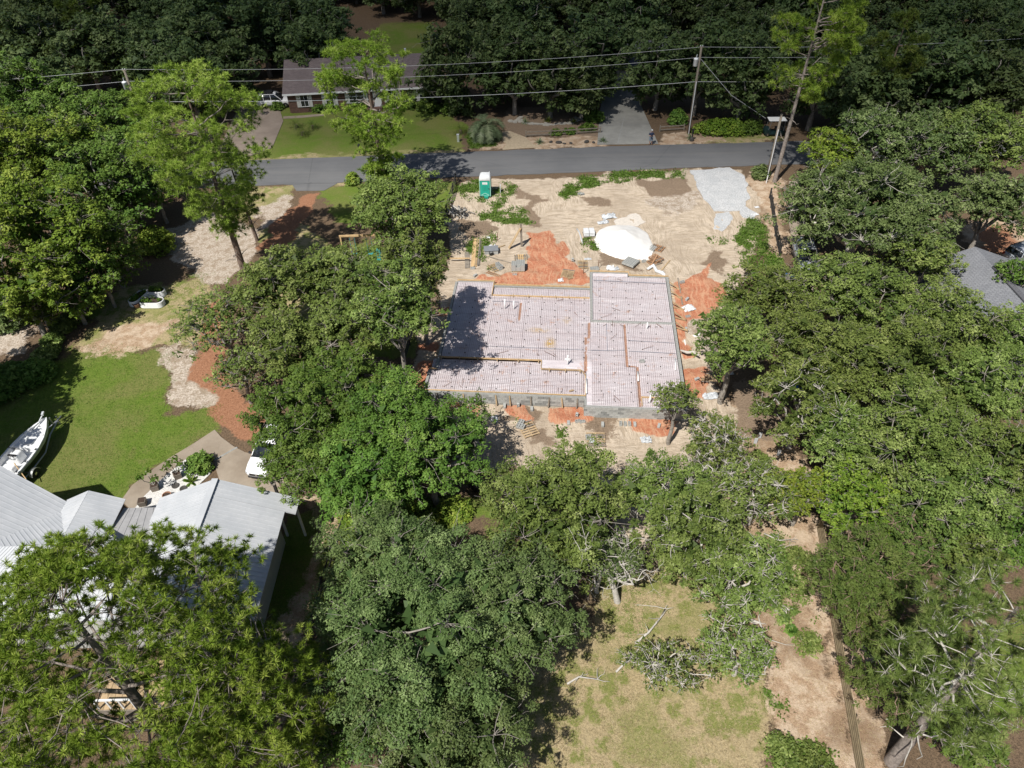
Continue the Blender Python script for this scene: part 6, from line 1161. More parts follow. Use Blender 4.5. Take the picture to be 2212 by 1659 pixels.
# swing frame, bins, tarp
sf = thing('swing_frame', 'tan timber swing frame with teal swings among the oaks', 'swing', gp(745, 562)); MB().box((0, 0, 1.2), (.12, .12, 2.6)).build('post', M['wood_new'], sf); MB().box((4.1, .1, 1.2), (.12, .12, 2.6)).build('post', M['wood_new'], sf); MB().bar((-.1, 0, 2.52), (4.2, .1, 2.52), .12, .16).build('beam', M['wood_new'], sf); teal3 = pm('teal_swing', (.05, .34, .36), .5, .1, 4, 0)
for x_ in (.7, 2.2): MB().box((x_ + .3, .05, .6), (.5, .25, .05)).build('swing_seat', teal3, sf); [MB().tube([(x_ + dx, .05, .6), (x_ + dx, .05, 2.48)], .02, 5).build('rope', teal3, sf) for dx in (.08, .52)]
MB().box((3.2, .1, .5), (.4, .5, 1.0)).build('slide_panel', teal3, sf)
bin_ = thing('wheelie_bin', 'dark green wheelie bin behind the silver car', 'bin', (28.6, 59.2, 0.0), .3); MB().box((0, 0, .5), (.6, .65, .95), 0, 1.12).build('body', pm('dark_green_plastic', (.02, .045, .035), .5, .1, 4, 0), bin_); MB().box((0, 0, 1.02), (.72, .8, .07)).build('lid', M['black_plastic'], bin_)
for sx in (-.25, .25): MB().box((sx, .3, .1), (.06, .2, .2)).build('wheel', M['black'], bin_)
crumple('tarpaulin', 'bright blue tarpaulin under the oak right of the sand', 1703, 607, 1.3, 1.0, .9, 'tarp', 77, 'tarp', .1, None)
crumple('tarpaulin', 'blue sheet deep in shade under the right oaks', 1722, 835, .7, .8, .5, 'tarp', 78, 'tarp', .1, None)
for i, (x, y) in enumerate(((1640,946),(1631,958),(1681,983))): o = MB().box((0, 0, .25), (.22, .04, .5)).build('marker_board', M['grey_metal']); o.location = gp(x, y); tag(o, ('upper', 'lower', 'rightmost')[i] + ' small grey marker board on the straw slope', 'marker', 'grey marker boards')
# ---- garden across the street: flagstone ring, plants, boulders
gs_ = thing('flagstone_path', 'curving path of pale flagstones through the garden bed across the street', 'stone path', gp(1180, 280)); g0 = np.array(gp(1180, 280)); rg_ = np.random.default_rng(11); pts_ = []
for k in range(26): a = math.pi * (.92 + 1.12 * k / 25); pts_.append((1183 + math.cos(a) * 62, 257 - math.sin(a) * 13))
pts_ += [(1100 + 6 * k, 261 + 1.2 * (k % 3)) for k in range(5)] + [(1238 + 7 * k, 260 - .6 * k) for k in range(8)]
for x, y in pts_:
    for _ in range(2):
        c = np.array(gp(x + rg_.normal() * 2.5, y + rg_.normal() * 1.1)) - g0; n = 6; r0 = rg_.uniform(.22, .36); MB().prism([(c[0] + math.cos(6.283 * i / n + .3) * r0 * rg_.uniform(.8, 1.15), c[1] + math.sin(6.283 * i / n + .3) * r0 * rg_.uniform(.7, 1.0)) for i in range(n)], -.05, rg_.uniform(.05, .1)).build('stone', M['stone'], gs_)
for i, (x, y, r_) in enumerate(((1207,309,.32),(1190,307.5,.22),(1233,310,.2),(1219,311,.18),(1267,307.5,.3),(1282,308.5,.2),(1303,302,.18))):
    o = MB().lathe([(r_ * .6, -.05), (r_, r_ * .25), (r_ * .85, r_ * .6), (r_ * .3, r_ * .8)], 9).build('boulder', M['dark_stone']); o.location = gp(x, y); o.scale = (1.3, .9, 1); o.rotation_euler = (0, 0, i); tag(o, ('large dark boulder left of centre', 'leftmost dark boulder', 'second dark boulder from the right clump', 'small dark boulder beside the large one', 'long dark driftwood boulder', 'small dark boulder near the fence end', 'dark boulder at the driveway corner')[i] + ' on the straw verge across the street', 'boulder', 'verge boulders')
# ---- person flying the drone
def person():
    t = thing('person', 'person in dark blue shirt and grey shorts at the driveway mouth holding a controller', 'person', gp(1405, 313, .05), R(180)); skin = pm('skin', (.42, .25, .18), .6, .08, 6, 0)
    vs = [(0, 0, .95), (0, 0, 1.15), (0, .01, 1.38), (0, .02, 1.5), (0, .03, 1.62), (0, .03, 1.74)]; rad = [(.15, .11), (.145, .105), (.17, .11), (.06, .06), (.085, .095), (.07, .08)]; ed = [(0, 1), (1, 2), (2, 3), (3, 4), (4, 5)]
    for s_ in (-1, 1):
        b = len(vs); vs += [(s_ * .1, 0, .88), (s_ * .12, .02, .5), (s_ * .13, -.01, .1), (s_ * .135, .12, .05)]; rad += [(.1, .1), (.062, .065), (.042, .045), (.04, .03)]; ed += [(0, b), (b, b + 1), (b + 1, b + 2), (b + 2, b + 3)]
        b = len(vs); vs += [(s_ * .2, .01, 1.40), (s_ * .27, 0, 1.14), (s_ * .14, .24, 1.12), (s_ * .11, .29, 1.12)]; rad += [(.06, .06), (.045, .045), (.033, .033), (.036, .022)]; ed += [(2, b), (b, b + 1), (b + 1, b + 2), (b + 2, b + 3)]
        h = b + 3
        for k, (dx, L) in enumerate(((-.03, .07), (-.01, .08), (.01, .075), (.028, .06))):
            b = len(vs); vs += [(s_ * (.11 + dx), .33, 1.125), (s_ * (.10 + dx * .8), .33 + L * .6, 1.10)]; rad += [(.009, .009), (.008, .008)]; ed += [(h, b), (b, b + 1)]
        b = len(vs); vs += [(s_ * .075, .29, 1.15)]; rad += [(.011, .011)]; ed += [(h, b)]
    me = bpy.data.meshes.new('body'); me.from_pydata(vs, ed, []); me.update(); o = obj('body', me, skin, t); md = o.modifiers.new('skin', 'SKIN'); md.use_smooth_shade = True
    for i, r_ in enumerate(rad): me.skin_vertices[0].data[i].radius = r_
    me.skin_vertices[0].data[0].use_root = True; sb = o.modifiers.new('sub', 'SUBSURF'); sb.levels = 1; sb.render_levels = 1
    navy = pm('navy_cloth', (.022, .035, .075), .85, .2, 6, .2); sh = pm('grey_cloth', (.17, .21, .27), .85, .2, 6, .2)
    MB().loft([[(math.cos(a) * rx, math.sin(a) * ry, z) for a in np.linspace(0, 2 * math.pi, 15)[:-1]] for z, rx, ry in ((.92, .19, .145), (1.1, .185, .14), (1.32, .22, .15), (1.42, .2, .13), (1.5, .085, .08))], True, False).build('shirt', navy, t, True)
    for s_ in (-1, 1): MB().tube([(s_ * .15, 0, 1.42), (s_ * .235, .01, 1.28), (s_ * .265, .01, 1.17)], [.085, .075, .068], 10, False).build('sleeve', navy, t, True); MB().tube([(s_ * .085, 0, .98), (s_ * .105, .01, .75), (s_ * .12, .02, .5)], [.125, .115, .105], 12, False).build('short_leg', sh, t, True); MB().loft([[(s_ * .135 + math.cos(a) * .05, y + .0, .0 + (math.sin(a) * .5 + .5) * h_) for a in np.linspace(0, 6.28, 9)[:-1]] for y, h_ in ((-.08, .08), (.05, .09), (.17, .05))]).build('shoe', M['black'], t)
    MB().lathe([(.098, 0), (.1, .05), (.075, .1), (.01, .125)], 14, (0, .03, 1.70)).build('cap', M['grey_metal'], t, True); MB().box((0, .13, 1.715), (.15, .12, .02)).build('cap_peak', M['grey_metal'], t); MB().box((0, .115, 1.655), (.014, .03, .035)).build('nose', skin, t)
    for s_ in (-1, 1): MB().box((s_ * .033, .118, 1.68), (.02, .012, .012)).build('eye', M['black'], t); MB().box((s_ * .092, .03, 1.66), (.02, .035, .055)).build('ear', skin, t)
    c = thing('drone_controller', 'small dark controller in the hands of the person', 'controller', gp(1405, 313, .05), R(180)); MB().box((0, .36, 1.13), (.17, .1, .04)).build('case', M['black_plastic'], c); MB().box((0, .40, 1.19), (.15, .02, .09)).build('screen', M['glass'], c)
person()
# ================================================================ TREES, placed where their crowns stand
SEED = [100]
def T(label, x, y, rpx, hc, mat='leaf_oak', rzf=.62, ryf=1.0, cover=1.9, group='oaks', lk=.0030, name='oak_tree', **kw):
    """x, y: crown centre; rpx: crown half width on the survey sheet; hc: height of the crown centre above the ground"""
    SEED[0] += 1; c = PZ(x, y, hc + float(gz(PZ(x, y, hc)[1]))); z = depth(c); r_ = rpx * z / FPX * 1.12
    return oak(name, label, (c[0], c[1], float(gz(c[1]))), r_, r_ * ryf, min(r_ * rzf, hc * .85), hc, max(.085, lk * z), mat, SEED[0], cover * .8, group, **kw)
OL = 'oaks left of the foundation'; OR = 'oaks right of the foundation'; OB = 'oaks below the foundation'
# left of the foundation
T('oak below the leafy pine beside the black fence', 850, 455, 118, 4.2, group=OL, cover=1.7, rzf=.5)
T('oak casting shade on the upper left slab corner', 905, 585, 78, 7.0, group=OL, cover=1.6, low=-.8, rzf=.9)
T('oak over the swing frame', 745, 610, 105, 4.6, group=OL, cover=1.6, rzf=.5)
T('oak at the foot of the tall left pine', 610, 620, 95, 4.8, group=OL, cover=1.8)
T('thin oak spreading over the mulch trail at left', 480, 700, 95, 4.2, group=OL, cover=1.0, bare=.5, rzf=.5, core=.3)
T('thick oak between the mulch trail and the slab', 640, 745, 105, 5.2, group=OL, cover=1.8)
T('oak leaning over the left slab edge', 855, 665, 85, 8.0, group=OL, cover=1.7, low=-.8, rzf=.9)
T('small oak drooping beside the pale sand patch', 520, 800, 60, 3.2, group=OL, cover=1.1, core=.3, bare=.5)
T('oak crowning the middle of the left thicket', 745, 710, 90, 5.4, group=OL)
T('dark leafy tree above the white car', 700, 880, 120, 5.2, 'leaf_dark', group=OB, cover=2.3)
T('dark leafy tree right of the white car', 690, 985, 95, 4.6, 'leaf_dark', group=OB, cover=2.3)
T('dark leafy tree before the low block wall', 860, 930, 135, 4.8, 'leaf_dark', group=OB, cover=2.2)
T('dark leafy tree at the left end of the front clay', 930, 990, 110, 4.4, 'leaf_dark', group=OB, cover=2.0)
T('dark leafy tree above the vine thicket', 800, 1030, 120, 4.4, 'leaf_dark', group=OB, cover=2.2)
T('sparse leafy branch tree reaching the block wall', 1015, 895, 50, 3.4, 'leaf_dark', group=OB, cover=.9, core=.2, bare=.5)
# below
T('huge grey green oak at the bottom centre', 890, 1400, 215, 6.2, 'leaf_oakgrey', .6, group=OB, cover=2.2, cmax=60000, clump=.8)
T('grey green oak at the bottom between lawn and bare ground', 1090, 1340, 165, 5.4, 'leaf_oakgrey', .6, group=OB, cover=2.0, clump=.8)
T('grey green oak above the huge bottom oak', 850, 1240, 130, 5.0, 'leaf_oakgrey', group=OB, clump=.8)
T('lowest grey green oak at the bottom edge', 950, 1580, 180, 5.0, 'leaf_oakgrey', group=OB, cover=2.2, clump=.8)
T('dark shaded oak at the bottom edge beside the black fence', 745, 1560, 90, 3.0, 'leaf_dark', group=OB)
T('round oak standing right under the foundation', 1205, 1078, 150, 4.6, 'leaf_oak', .55, group=OB, cover=1.9)
T('open oak with pale limbs right of the round oak', 1430, 1070, 105, 3.8, group=OB, cover=2.1, core=.4, bare=.45, bark='pale_bark')
T('open oak over the silt fence', 1505, 1155, 112, 3.8, group=OB, cover=2.1, core=.4, bare=.4, bark='pale_bark')
T('slender oak in front of the right slab corner', 1462, 862, 46, 4.2, group=OB, cover=1.3, core=.4, bare=.3, clump=.7)
T('slender open oak below the right slab corner', 1540, 960, 75, 3.4, group=OB, cover=1.2, core=.2, bare=.5, bark='pale_bark', clump=.7)
T('low oak sprawling over the dry grass', 1420, 1430, 80, 2.0, 'leaf_oak', .4, .6, group=OB, cover=.9, core=.2, bare=.5, bark='pale_bark', clump=.55)
T('low oak sprawling beside the straw slope', 1600, 1410, 75, 2.2, 'leaf_oak', .5, 1.2, group=OB, cover=1.1, core=.3, bare=.4, bark='pale_bark', clump=.6)
T('leafy oak above the straw slope', 1590, 1250, 95, 3.2, 'leaf_oak', group=OB, cover=1.7, core=.4, bare=.4, bark='pale_bark', clump=.7)
bare_tree('bare_oak', 'bare twisted pale oak beside the silt fence', G(1335, 1300), 5.6, 1.0, 5, lean=(-1.4, .8), leafy=.15, tr=.16, group=None)
bare_tree('bare_oak', 'small bare pale tree right of the round oak', G(1365, 1150), 4.6, .7, 8, lean=(-.6, .5), leafy=.1, tr=.1, levels=3, group=None)
bare_tree('bare_oak', 'pale crooked tree on the bare slope', G(1515, 1090), 4.0, .9, 12, lean=(-.2, .6), leafy=.25, tr=.14, levels=3, group=None)
bare_tree('bare_oak', 'low pale sprawling tree by the board fence', G(1680, 1320), 2.6, 1.4, 17, lean=(-.8, .2), leafy=.3, tr=.12, levels=3, group=None)
# right mass
T('oak at the right edge of the sandy lot', 1640, 650, 78, 4.2, group=OR); T('oak over the silver car', 1805, 625, 90, 4.8, group=OR)
T('great oak over the narrow concrete drive', 1860, 455, 165, 5.6, 'leaf_oakgrey', .5, group=OR, cover=1.9, cmax=50000, bark='pale_bark'); T('small oak by the slim pole', 1745, 415, 52, 3.0, 'leaf_oakgrey', group=OR, cover=1.4)
T('oak left of the grey shingle roof', 1900, 660, 105, 5.0, group=OR); T('oak beside the right red clay', 1588, 740, 95, 5.6, group=OR, cover=1.6, bare=.3); T('oak in the middle of the right grove', 1770, 755, 115, 5.2, group=OR)
T('oak below the grey shingle roof', 1920, 800, 125, 5.4, group=OR); T('oak with pale bare limbs over the right slab shade', 1745, 850, 95, 5.0, group=OR, cover=1.5, bare=.35, bark='pale_bark'); T('oak in front of the grey shingle roof', 2060, 705, 100, 5.2, group=OR, cover=1.7)
T('oak under the right edge of the roof', 2110, 850, 110, 5.2, group=OR); T('wide oak in the lower right grove', 1985, 940, 130, 5.6, group=OR, clump=.85); T('oak with a curved pale limb at the grove edge', 1830, 950, 105, 4.6, group=OR, cover=1.7, bark='pale_bark', clump=.85)
T('yellow green tree at the lower grove edge', 1840, 1075, 85, 3.8, 'leaf_bright', group=OR, clump=.8); T('oak at the lower right grove corner', 2060, 1085, 120, 5.0, group=OR, clump=.8); T('oak cut by the right edge of the picture', 2190, 985, 105, 5.0, group=OR, clump=.85)
T('oak right of the great oak', 2140, 440, 85, 5.6, 'leaf_oakgrey', group=OR); T('oak tip over the right end of the grey roof', 2205, 590, 40, 5.2, 'leaf_dark', group=OR, cover=1.4); T('oak below the right end of the grey roof', 2195, 725, 75, 4.8, group=OR)
T('oak between the great oak and the roof', 1985, 560, 75, 4.8, group=OR); T('oak above the leaning pine at the right edge', 2110, 1190, 75, 4.0, group=OR, clump=.8); T('shadowed oak at the lower right corner of the grove', 2180, 1150, 85, 3.6, 'leaf_dark', group=OR)
T('bright low tree between drive and great oak', 1800, 330, 70, 4.2, 'leaf_bright', group=OR, cover=1.6); T('grey oak with bare twigs behind the great oak', 1880, 300, 85, 5.2, 'leaf_oakgrey', group=OR, cover=1.6, bare=.3, bark='pale_bark'); T('oak behind the great oak at right', 2020, 320, 95, 5.4, 'leaf_oakgrey', group=OR); T('oak above the right edge at mid height', 2150, 310, 95, 6.0, 'leaf_oak', group=OR)
T('open oak with tangled limbs on the bare slope', 1640, 1060, 85, 3.2, 'leaf_oak', .5, group=OR, cover=1.3, core=.3, bare=.45, bark='pale_bark', clump=.7); T('yellow green tree leaning over the lower silt fence', 1740, 1060, 70, 3.2, 'leaf_yellow', group=OR, cover=1.5, clump=.7); T('grey green oak over the bare twisted tree', 1300, 1200, 70, 3.6, 'leaf_oakgrey', group=OB, cover=1.2, core=.3, bare=.4, bark='pale_bark', clump=.7)
# cedars
T('cedar beside the board fence', 1870, 1262, 115, 4.8, 'cedar', .9, group='cedars', name='cedar_tree', cover=1.7, clump=.7, bark='cedar_bark', bare=.35, aspect=.4); T('lower cedar right of the board fence', 1940, 1435, 105, 3.8, 'cedar', .9, group='cedars', name='cedar_tree', cover=2.0, clump=.6, bark='cedar_bark', aspect=.4); T('cedar between the lower cedar and the leaning pine', 1960, 1180, 70, 4.0, 'cedar', .9, group='cedars', name='cedar_tree', cover=1.6, clump=.6, bark='cedar_bark', bare=.4, aspect=.4)
T('dark glossy shrub tree under the leaning pine', 2090, 1600, 70, 2.0, 'leaf_dark', group='cedars', cover=2.0, clump=.6)
# pines
p = G(533, 603); pine('pine_tree', 'tall pale green pine left of the foundation', p, 18.0, [(5.2, .8), (7.0, 2.4), (9.0, 3.0), (11.2, 4.6), (14.0, 4.9), (16.4, 4.0), (18.0, 1.8)], 150, 20, 30, .36, .042, 'needle_lite', 'pine_bark', 3, .27, (-.2, 0), 1.0)
p = G(556, 520); pine('pine_tree', 'slim dark pine close behind the tall pale pine', p, 9.5, [(2.6, .8), (4.5, 1.5), (7, 1.6), (9.5, .6)], 36, 16, 30, .34, .042, 'needle_dark', 'pine_bark', 4, .16, (-.6, 0), .8)
p = G(836, 425); pine('pine_tree', 'leafy pine standing at the street verge left of the toilet', p, 15.6, [(1.8, .7), (4.0, 2.0), (6.0, 2.8), (8.0, 3.8), (11, 4.5), (13.5, 4.4), (15.6, 2.0)], 115, 20, 28, .40, .05, 'needle', 'pine_bark', 5, .24, (-.4, 0), 1.0)
p = G(1673, 393); pine('pine_tree', 'very tall thin pine with a bare trunk at the right of the street', p, 23.5, [(9.0, 1.5), (12.0, 3.6), (15.5, 3.8), (19, 3.2), (23.5, 1.2)], 115, 15, 30, .42, .05, 'needle', 'grey_pine_bark', 6, .2, (.6, 0), .85, bias=.2, dead=9)
c_ = PZ(205, 1392, 10.4); pine('pine_tree', 'huge near pine with tufted needles covering the white roof', (c_[0] + 1.2, c_[1] - 1.2, -.55), 14.6, [(5.6, 3.0), (7.6, 5.6), (10.2, 6.2), (12.6, 4.6), (14.6, 2.0)], 400, 13, 42, .28, .036, 'needle', 'grey_pine_bark', 7, .32, (-1.2, 1.2), .9, dead=10)
c_ = PZ(520, 1500, 7.6); pine('pine_tree', 'smaller tufted pine right of the huge near pine', (c_[0] + .5, c_[1] - .4, -.55), 10.5, [(4.0, 1.5), (5.8, 3.2), (7.6, 3.5), (9.2, 2.6), (10.5, 1.0)], 130, 12, 42, .28, .036, 'needle', 'grey_pine_bark', 17, .22, (-.5, .4), .8, dead=4)
c_ = PZ(2150, 1385, 10.0); pine('pine_tree', 'leaning grey pine with drooping needles at the lower right corner', (c_[0] - .6, c_[1] - .4, -.55), 13.2, [(5.0, .9), (7.5, 2.8), (9.5, 3.2), (11.5, 2.6), (13.2, 1.2)], 95, 11, 44, .30, .028, 'needle_mid', 'grey_pine_bark', 8, .3, (.5, .5), .8, dead=22, limbmat='pale_bark')
# left wood
LW = 'trees of the left wood'; kw = dict(group=LW, lk=.0034, name='broadleaf_tree', clump=1.15, low=-.8)
for lab, x, y, r_, h, mt in [('broadleaf tree at the left edge under the far oaks', 60, 215, 95, 8.5, 'leaf_dark'), ('broadleaf tree left of the upper left pole', 190, 260, 90, 7.5, 'leaf_dark'), ('bright broadleaf tree at the left edge', 55, 360, 105, 8.5, 'leaf_bright'), ('dark broadleaf tree left of the pale pine', 215, 400, 95, 7.0, 'leaf_dark'), ('broad bright tree in the left wood', 115, 500, 115, 8.0, 'leaf_bright'), ('broadleaf tree above the round clipped bush', 220, 515, 75, 6.0, 'leaf_dark'), ('bright broadleaf tree low at the left edge', 25, 600, 90, 7.0, 'leaf_bright'), ('broadleaf tree above the azalea row', 140, 610, 70, 5.0, 'leaf_bright'), ('shaded tree behind the pale pine', 320, 330, 70, 5.0, 'leaf_dark'), ('shaded broadleaf tree between pole and pale pine', 300, 250, 60, 6.0, 'leaf_dark'), ('dark broadleaf tree right beside the round clipped bush', 275, 440, 55, 5.0, 'leaf_dark'), ('bright broadleaf tree in the heart of the left wood', 135, 335, 80, 7.5, 'leaf_bright'), ('dark broadleaf tree low at the left edge of the wood', 5, 450, 75, 6.5, 'leaf_dark'), ('dark tree over the hidden end of the street', 330, 400, 55, 5.0, 'leaf_dark'), ('tree over the street at the left edge', 20, 300, 70, 7.0, 'leaf_dark'), ('low bright tree above the first azalea', 70, 640, 60, 4.2, 'leaf_bright'), ('low dark tree shading the sand track', 215, 590, 55, 4.2, 'leaf_dark')]: T(lab, x, y, r_, h * .82, mt, .95, **kw)
for lab, X_, Y_, r_, h in [('tall tree beyond the left edge shading the boat', -39.0, 31.5, 4.8, 8.5), ('tree beyond the left edge shading the stern', -37.0, 23.5, 3.6, 6.5), ('tree beyond the left edge above the boat', -41.0, 38.0, 4.2, 7.5)]: SEED[0] += 1; oak('broadleaf_tree', lab, (X_, Y_, -.5), r_, r_, r_ * .75, h, .28, 'leaf_dark', SEED[0], 1.8, LW)
# shrubs of the left yard
shrub('clipped_bush', 'round clipped bush at the edge of the shaded sand', gp(335, 540), 1.9, 1.9, 2.3, .2, 'leaf_bright', 3, None, clump=.5)
for i, (x, y, rx, h, mt) in enumerate(((163,690,1.0,1.0,'leaf_oak'),(140,712,1.1,1.1,'leaf_oak'),(118,745,1.1,1.2,'leaf_oak'),(40,830,2.0,2.0,'leaf_dark'),(85,820,1.7,1.7,'leaf_dark'),(-10,860,2.0,2.2,'leaf_dark'),(20,700,1.9,2.0,'leaf_oakgrey'),(90,670,1.6,1.6,'leaf_dark'),(100,775,1.2,1.3,'leaf_oak'))): shrub('azalea_bush', ('first', 'second', 'third', 'dark broad', 'dark round', 'dark leftmost', 'grey leaved', 'shaded upper', 'fourth')[i] + ' azalea bush along the left edge of the lawn', gp(x, y), rx, rx, h, .2, mt, 20 + i, 'azalea bushes')
shrub('pebble_bed_shrub', 'dense green shrub at the top of the pebble bed', gp(431, 1012), .95, .9, 1.1, .17, 'leaf_dark', 31, None, clump=.35)
shrub('young_shrub', 'small bright shrub at the street verge under the leafy pine', gp(764, 396), .8, .8, 1.2, .22, 'leaf_bright', 32)
shrub('hedge', 'square clipped hedge beside the split rail fence across the street', gp(1462, 268), 1.3, 1.2, 2.0, .26, 'leaf_dark', 33, None, 'hedge'); shrub('wild_shrub', 'low bright shrub bank between the mailbox and golf cart', gp(1560, 288), 3.6, 1.4, 1.6, .28, 'leaf_bright', 34, None, clump=.6); shrub('wild_shrub', 'darker shrub bank left of the golf cart', gp(1615, 284), 2.2, 1.3, 1.4, .28, 'leaf_dark', 35, None, clump=.6)
shrub('verge_shrub', 'dusty shrub beside the slim pole', gp(1640, 384), 1.1, .9, 1.5, .22, 'leaf_oakgrey', 36); shrub('vine_thicket', 'bright vine thicket beside the black rail fence', gp(800, 1140), 2.0, 1.6, 1.3, .16, 'leaf_bright', 37, None, 'thicket', clump=.45); shrub('vine_thicket', 'bright vine thicket above the bottom oaks', gp(890, 1130), 2.2, 1.3, 1.2, .16, 'leaf_bright', 38, None, 'thicket', clump=.45); shrub('vine_thicket', 'yellowish thicket beside the short silt fence', gp(975, 1115), 1.4, 1.2, .8, .16, 'leaf_bright', 39, None, 'thicket', clump=.4)
for i, (x, y, r_) in enumerate(((1730,1215,1.0),(1700,1260,1.1),(1745,1395,.8),(1690,1620,.9),(1760,1660,1.2),(1640,1000,.8))): shrub('low_shrub', ('upper green', 'broad green', 'lily leaved', 'bottom', 'bottom edge', 'scrubby', 'small scrubby', 'sparse', 'sparse lower')[i] + ' low shrub near the straw slope at lower right', gp(x, y), r_, r_ * 1.2, .5, .14, 'leaf_oak', 60 + i, 'low shrubs on the straw slope', cover=.9, clump=.3)
tuft_plant('elephant_ear', 'clump of round dark green leaves on the straw by the board fence', gp(1708, 1364), 14, .55, .42, 'leaf_dark', 9, None, 'plant', .9, .9, 0, 4)
# plants across the street
tuft_plant('pindo_palm', 'silvery feather palm beside the garden path across the street', gp(1050, 300), 44, 3.0, .62, 'palm', 2, None, 'palm', 1.25, .45, 1.5, 6, 26)
for i, (x, y, L) in enumerate(((655,292,1.3),(640,276,1.3),(676,278,1.2),(995,288,1.4))): tuft_plant('sago_palm', ('front', 'left rear', 'right rear', 'shaded')[i] + (' sago palm of the clump on the lawn across the street' if i < 3 else ' sago palm left of the feather palm'), gp(x, y), 34, L, .2, 'needle_dark', 50 + i, 'sago palms', 'palm', .9, .6, .4, 5, 12)
for i, (x, y) in enumerate(((1165,309),(1302,306),(1185,262),(1134,266),(1240,266),(1490,300))): tuft_plant('garden_tuft', ('tuft left of the boulders', 'tuft at the driveway edge', 'large yellow green tuft inside the stone ring', 'tuft left of the stone ring', 'yellow tuft right of the stone ring', 'tuft right of the mailbox')[i] + ' across the street', gp(x, y), 26, .9, .09, 'leaf_yellow' if i in (2, 4) else 'palm', 80 + i, 'garden tufts', 'plant', .8, .8)
for i, (x, y, rx, h, mt) in enumerate(((600,236,1.0,1.0,'leaf_dark'),(690,238,1.3,1.3,'leaf_dark'),(720,236,1.1,1.2,'leaf_dark'),(790,232,1.4,1.3,'leaf_dark'),(880,232,1.6,1.6,'leaf_dark'),(935,238,1.8,1.8,'leaf_dark'),(975,244,1.6,1.6,'leaf_dark'),(1285,262,1.6,1.4,'leaf_dark'),(1270,280,1.2,.8,'leaf_dark'),(1200,290,.8,.5,'leaf_dark'),(1230,288,.8,.5,'leaf_dark'))): shrub('foundation_shrub', ('corner', 'second', 'third', 'porch', 'large', 'dark round', 'dark low', 'driveway', 'fence', 'small left', 'small right')[i] + (' shrub along the front of the brick house' if i < 7 else ' shrub in the garden bed behind the split rail fence'), gp(x, y), rx, rx * .8, h, .28, mt, 90 + i, 'shrubs across the street')

def fallen(label, pts, r0, seed):
    rg = np.random.default_rng(seed); P_ = [np.array(gp(*p)) for p in pts]; t = thing('fallen_branch', label, 'branch', P_[0], 0, 'fallen branches'); mb = MB(); Q = [q - P_[0] + np.array([0, 0, .1 + .12 * rg.random()]) for q in P_]; mb.tube(Q, [r0 * (1 - .7 * i / len(Q)) for i in range(len(Q))], 6)
    for q in Q[1:]:
        for _ in range(3): d = rg.normal(size=3) * .55; d[2] = abs(d[2]) * .5; limb(mb, q, q + d, r0 * .4, .008, rg, 3, .15, 4)
    mb.build('wood', M['pale_bark'], t, True)
for i, (lab, pts, r_) in enumerate((('long pale fallen branch across the dry grass', [(1372,1392),(1400,1370),(1425,1340),(1436,1318)], .07), ('pale fallen branch below the open oaks', [(1330,1455),(1365,1420),(1395,1432),(1440,1440)], .06), ('curved fallen limb beside the straw slope', [(1615,1340),(1640,1350),(1650,1375),(1640,1400)], .09), ('pale twig heap near the board fence', [(1650,1155),(1680,1172),(1708,1168)], .05), ('fallen limb at the edge of the bottom oak', [(1225,1480),(1250,1465),(1290,1470)], .06), ('pale fallen branch on the bare sandy slope', [(1480,1010),(1510,1020),(1540,1010),(1575,1018)], .05), ('pale limb lying under the right oaks', [(1745,905),(1770,885),(1800,880),(1830,888)], .12), ('short pale limb below the curved one', [(1620,1255),(1645,1252),(1665,1260)], .08))): fallen(lab, pts, r_, 400 + i)
# ================================================================ FAR WOOD: five grown oaks, copied
FARP = []
for i in range(5):
    o = oak('far_oak', 'far oak', (0, 0, -200), 5.0 + .3 * i, 4.9, 4.4 + .3 * i, 4.9 + .4 * i, .40, 'leaf_far', 300 + i, 2.0, 'dark oaks beyond the street', clump=1.35, twigs=.5, bare=.1, low=-.95, core=1.4); FARP.append(o)
for pi_ in range(2):
    o = pine('far_pine', 'far pine', (0, 0, -200), 15, [(5, 1.5), (8, 3.2), (12, 3.0), (15, 1)], 44, 14, 20, .55, .09, 'needle_dark', 'pine_bark', 320 + pi_, .22, group='dark oaks beyond the street'); FARP.append(o)
LAST = ['']; frg = np.random.default_rng(5); placed = []; used = [0] * len(FARP)
def far_tree(label, X_, Y_, s_, k, sz=1.0):
    src = FARP[k]; rz = frg.random() * 6.28
    if used[k] == 0: o = src; o.location = (X_, Y_, 0); o.rotation_euler = (0, 0, rz); o.scale = (s_, s_, s_ * sz); o['label'] = label
    else: o = copy_tree(src, label, (X_, Y_, 0), rz, (s_, s_, s_ * sz))
    used[k] += 1; placed.append((X_, Y_)); LAST[0] = o.name; return o
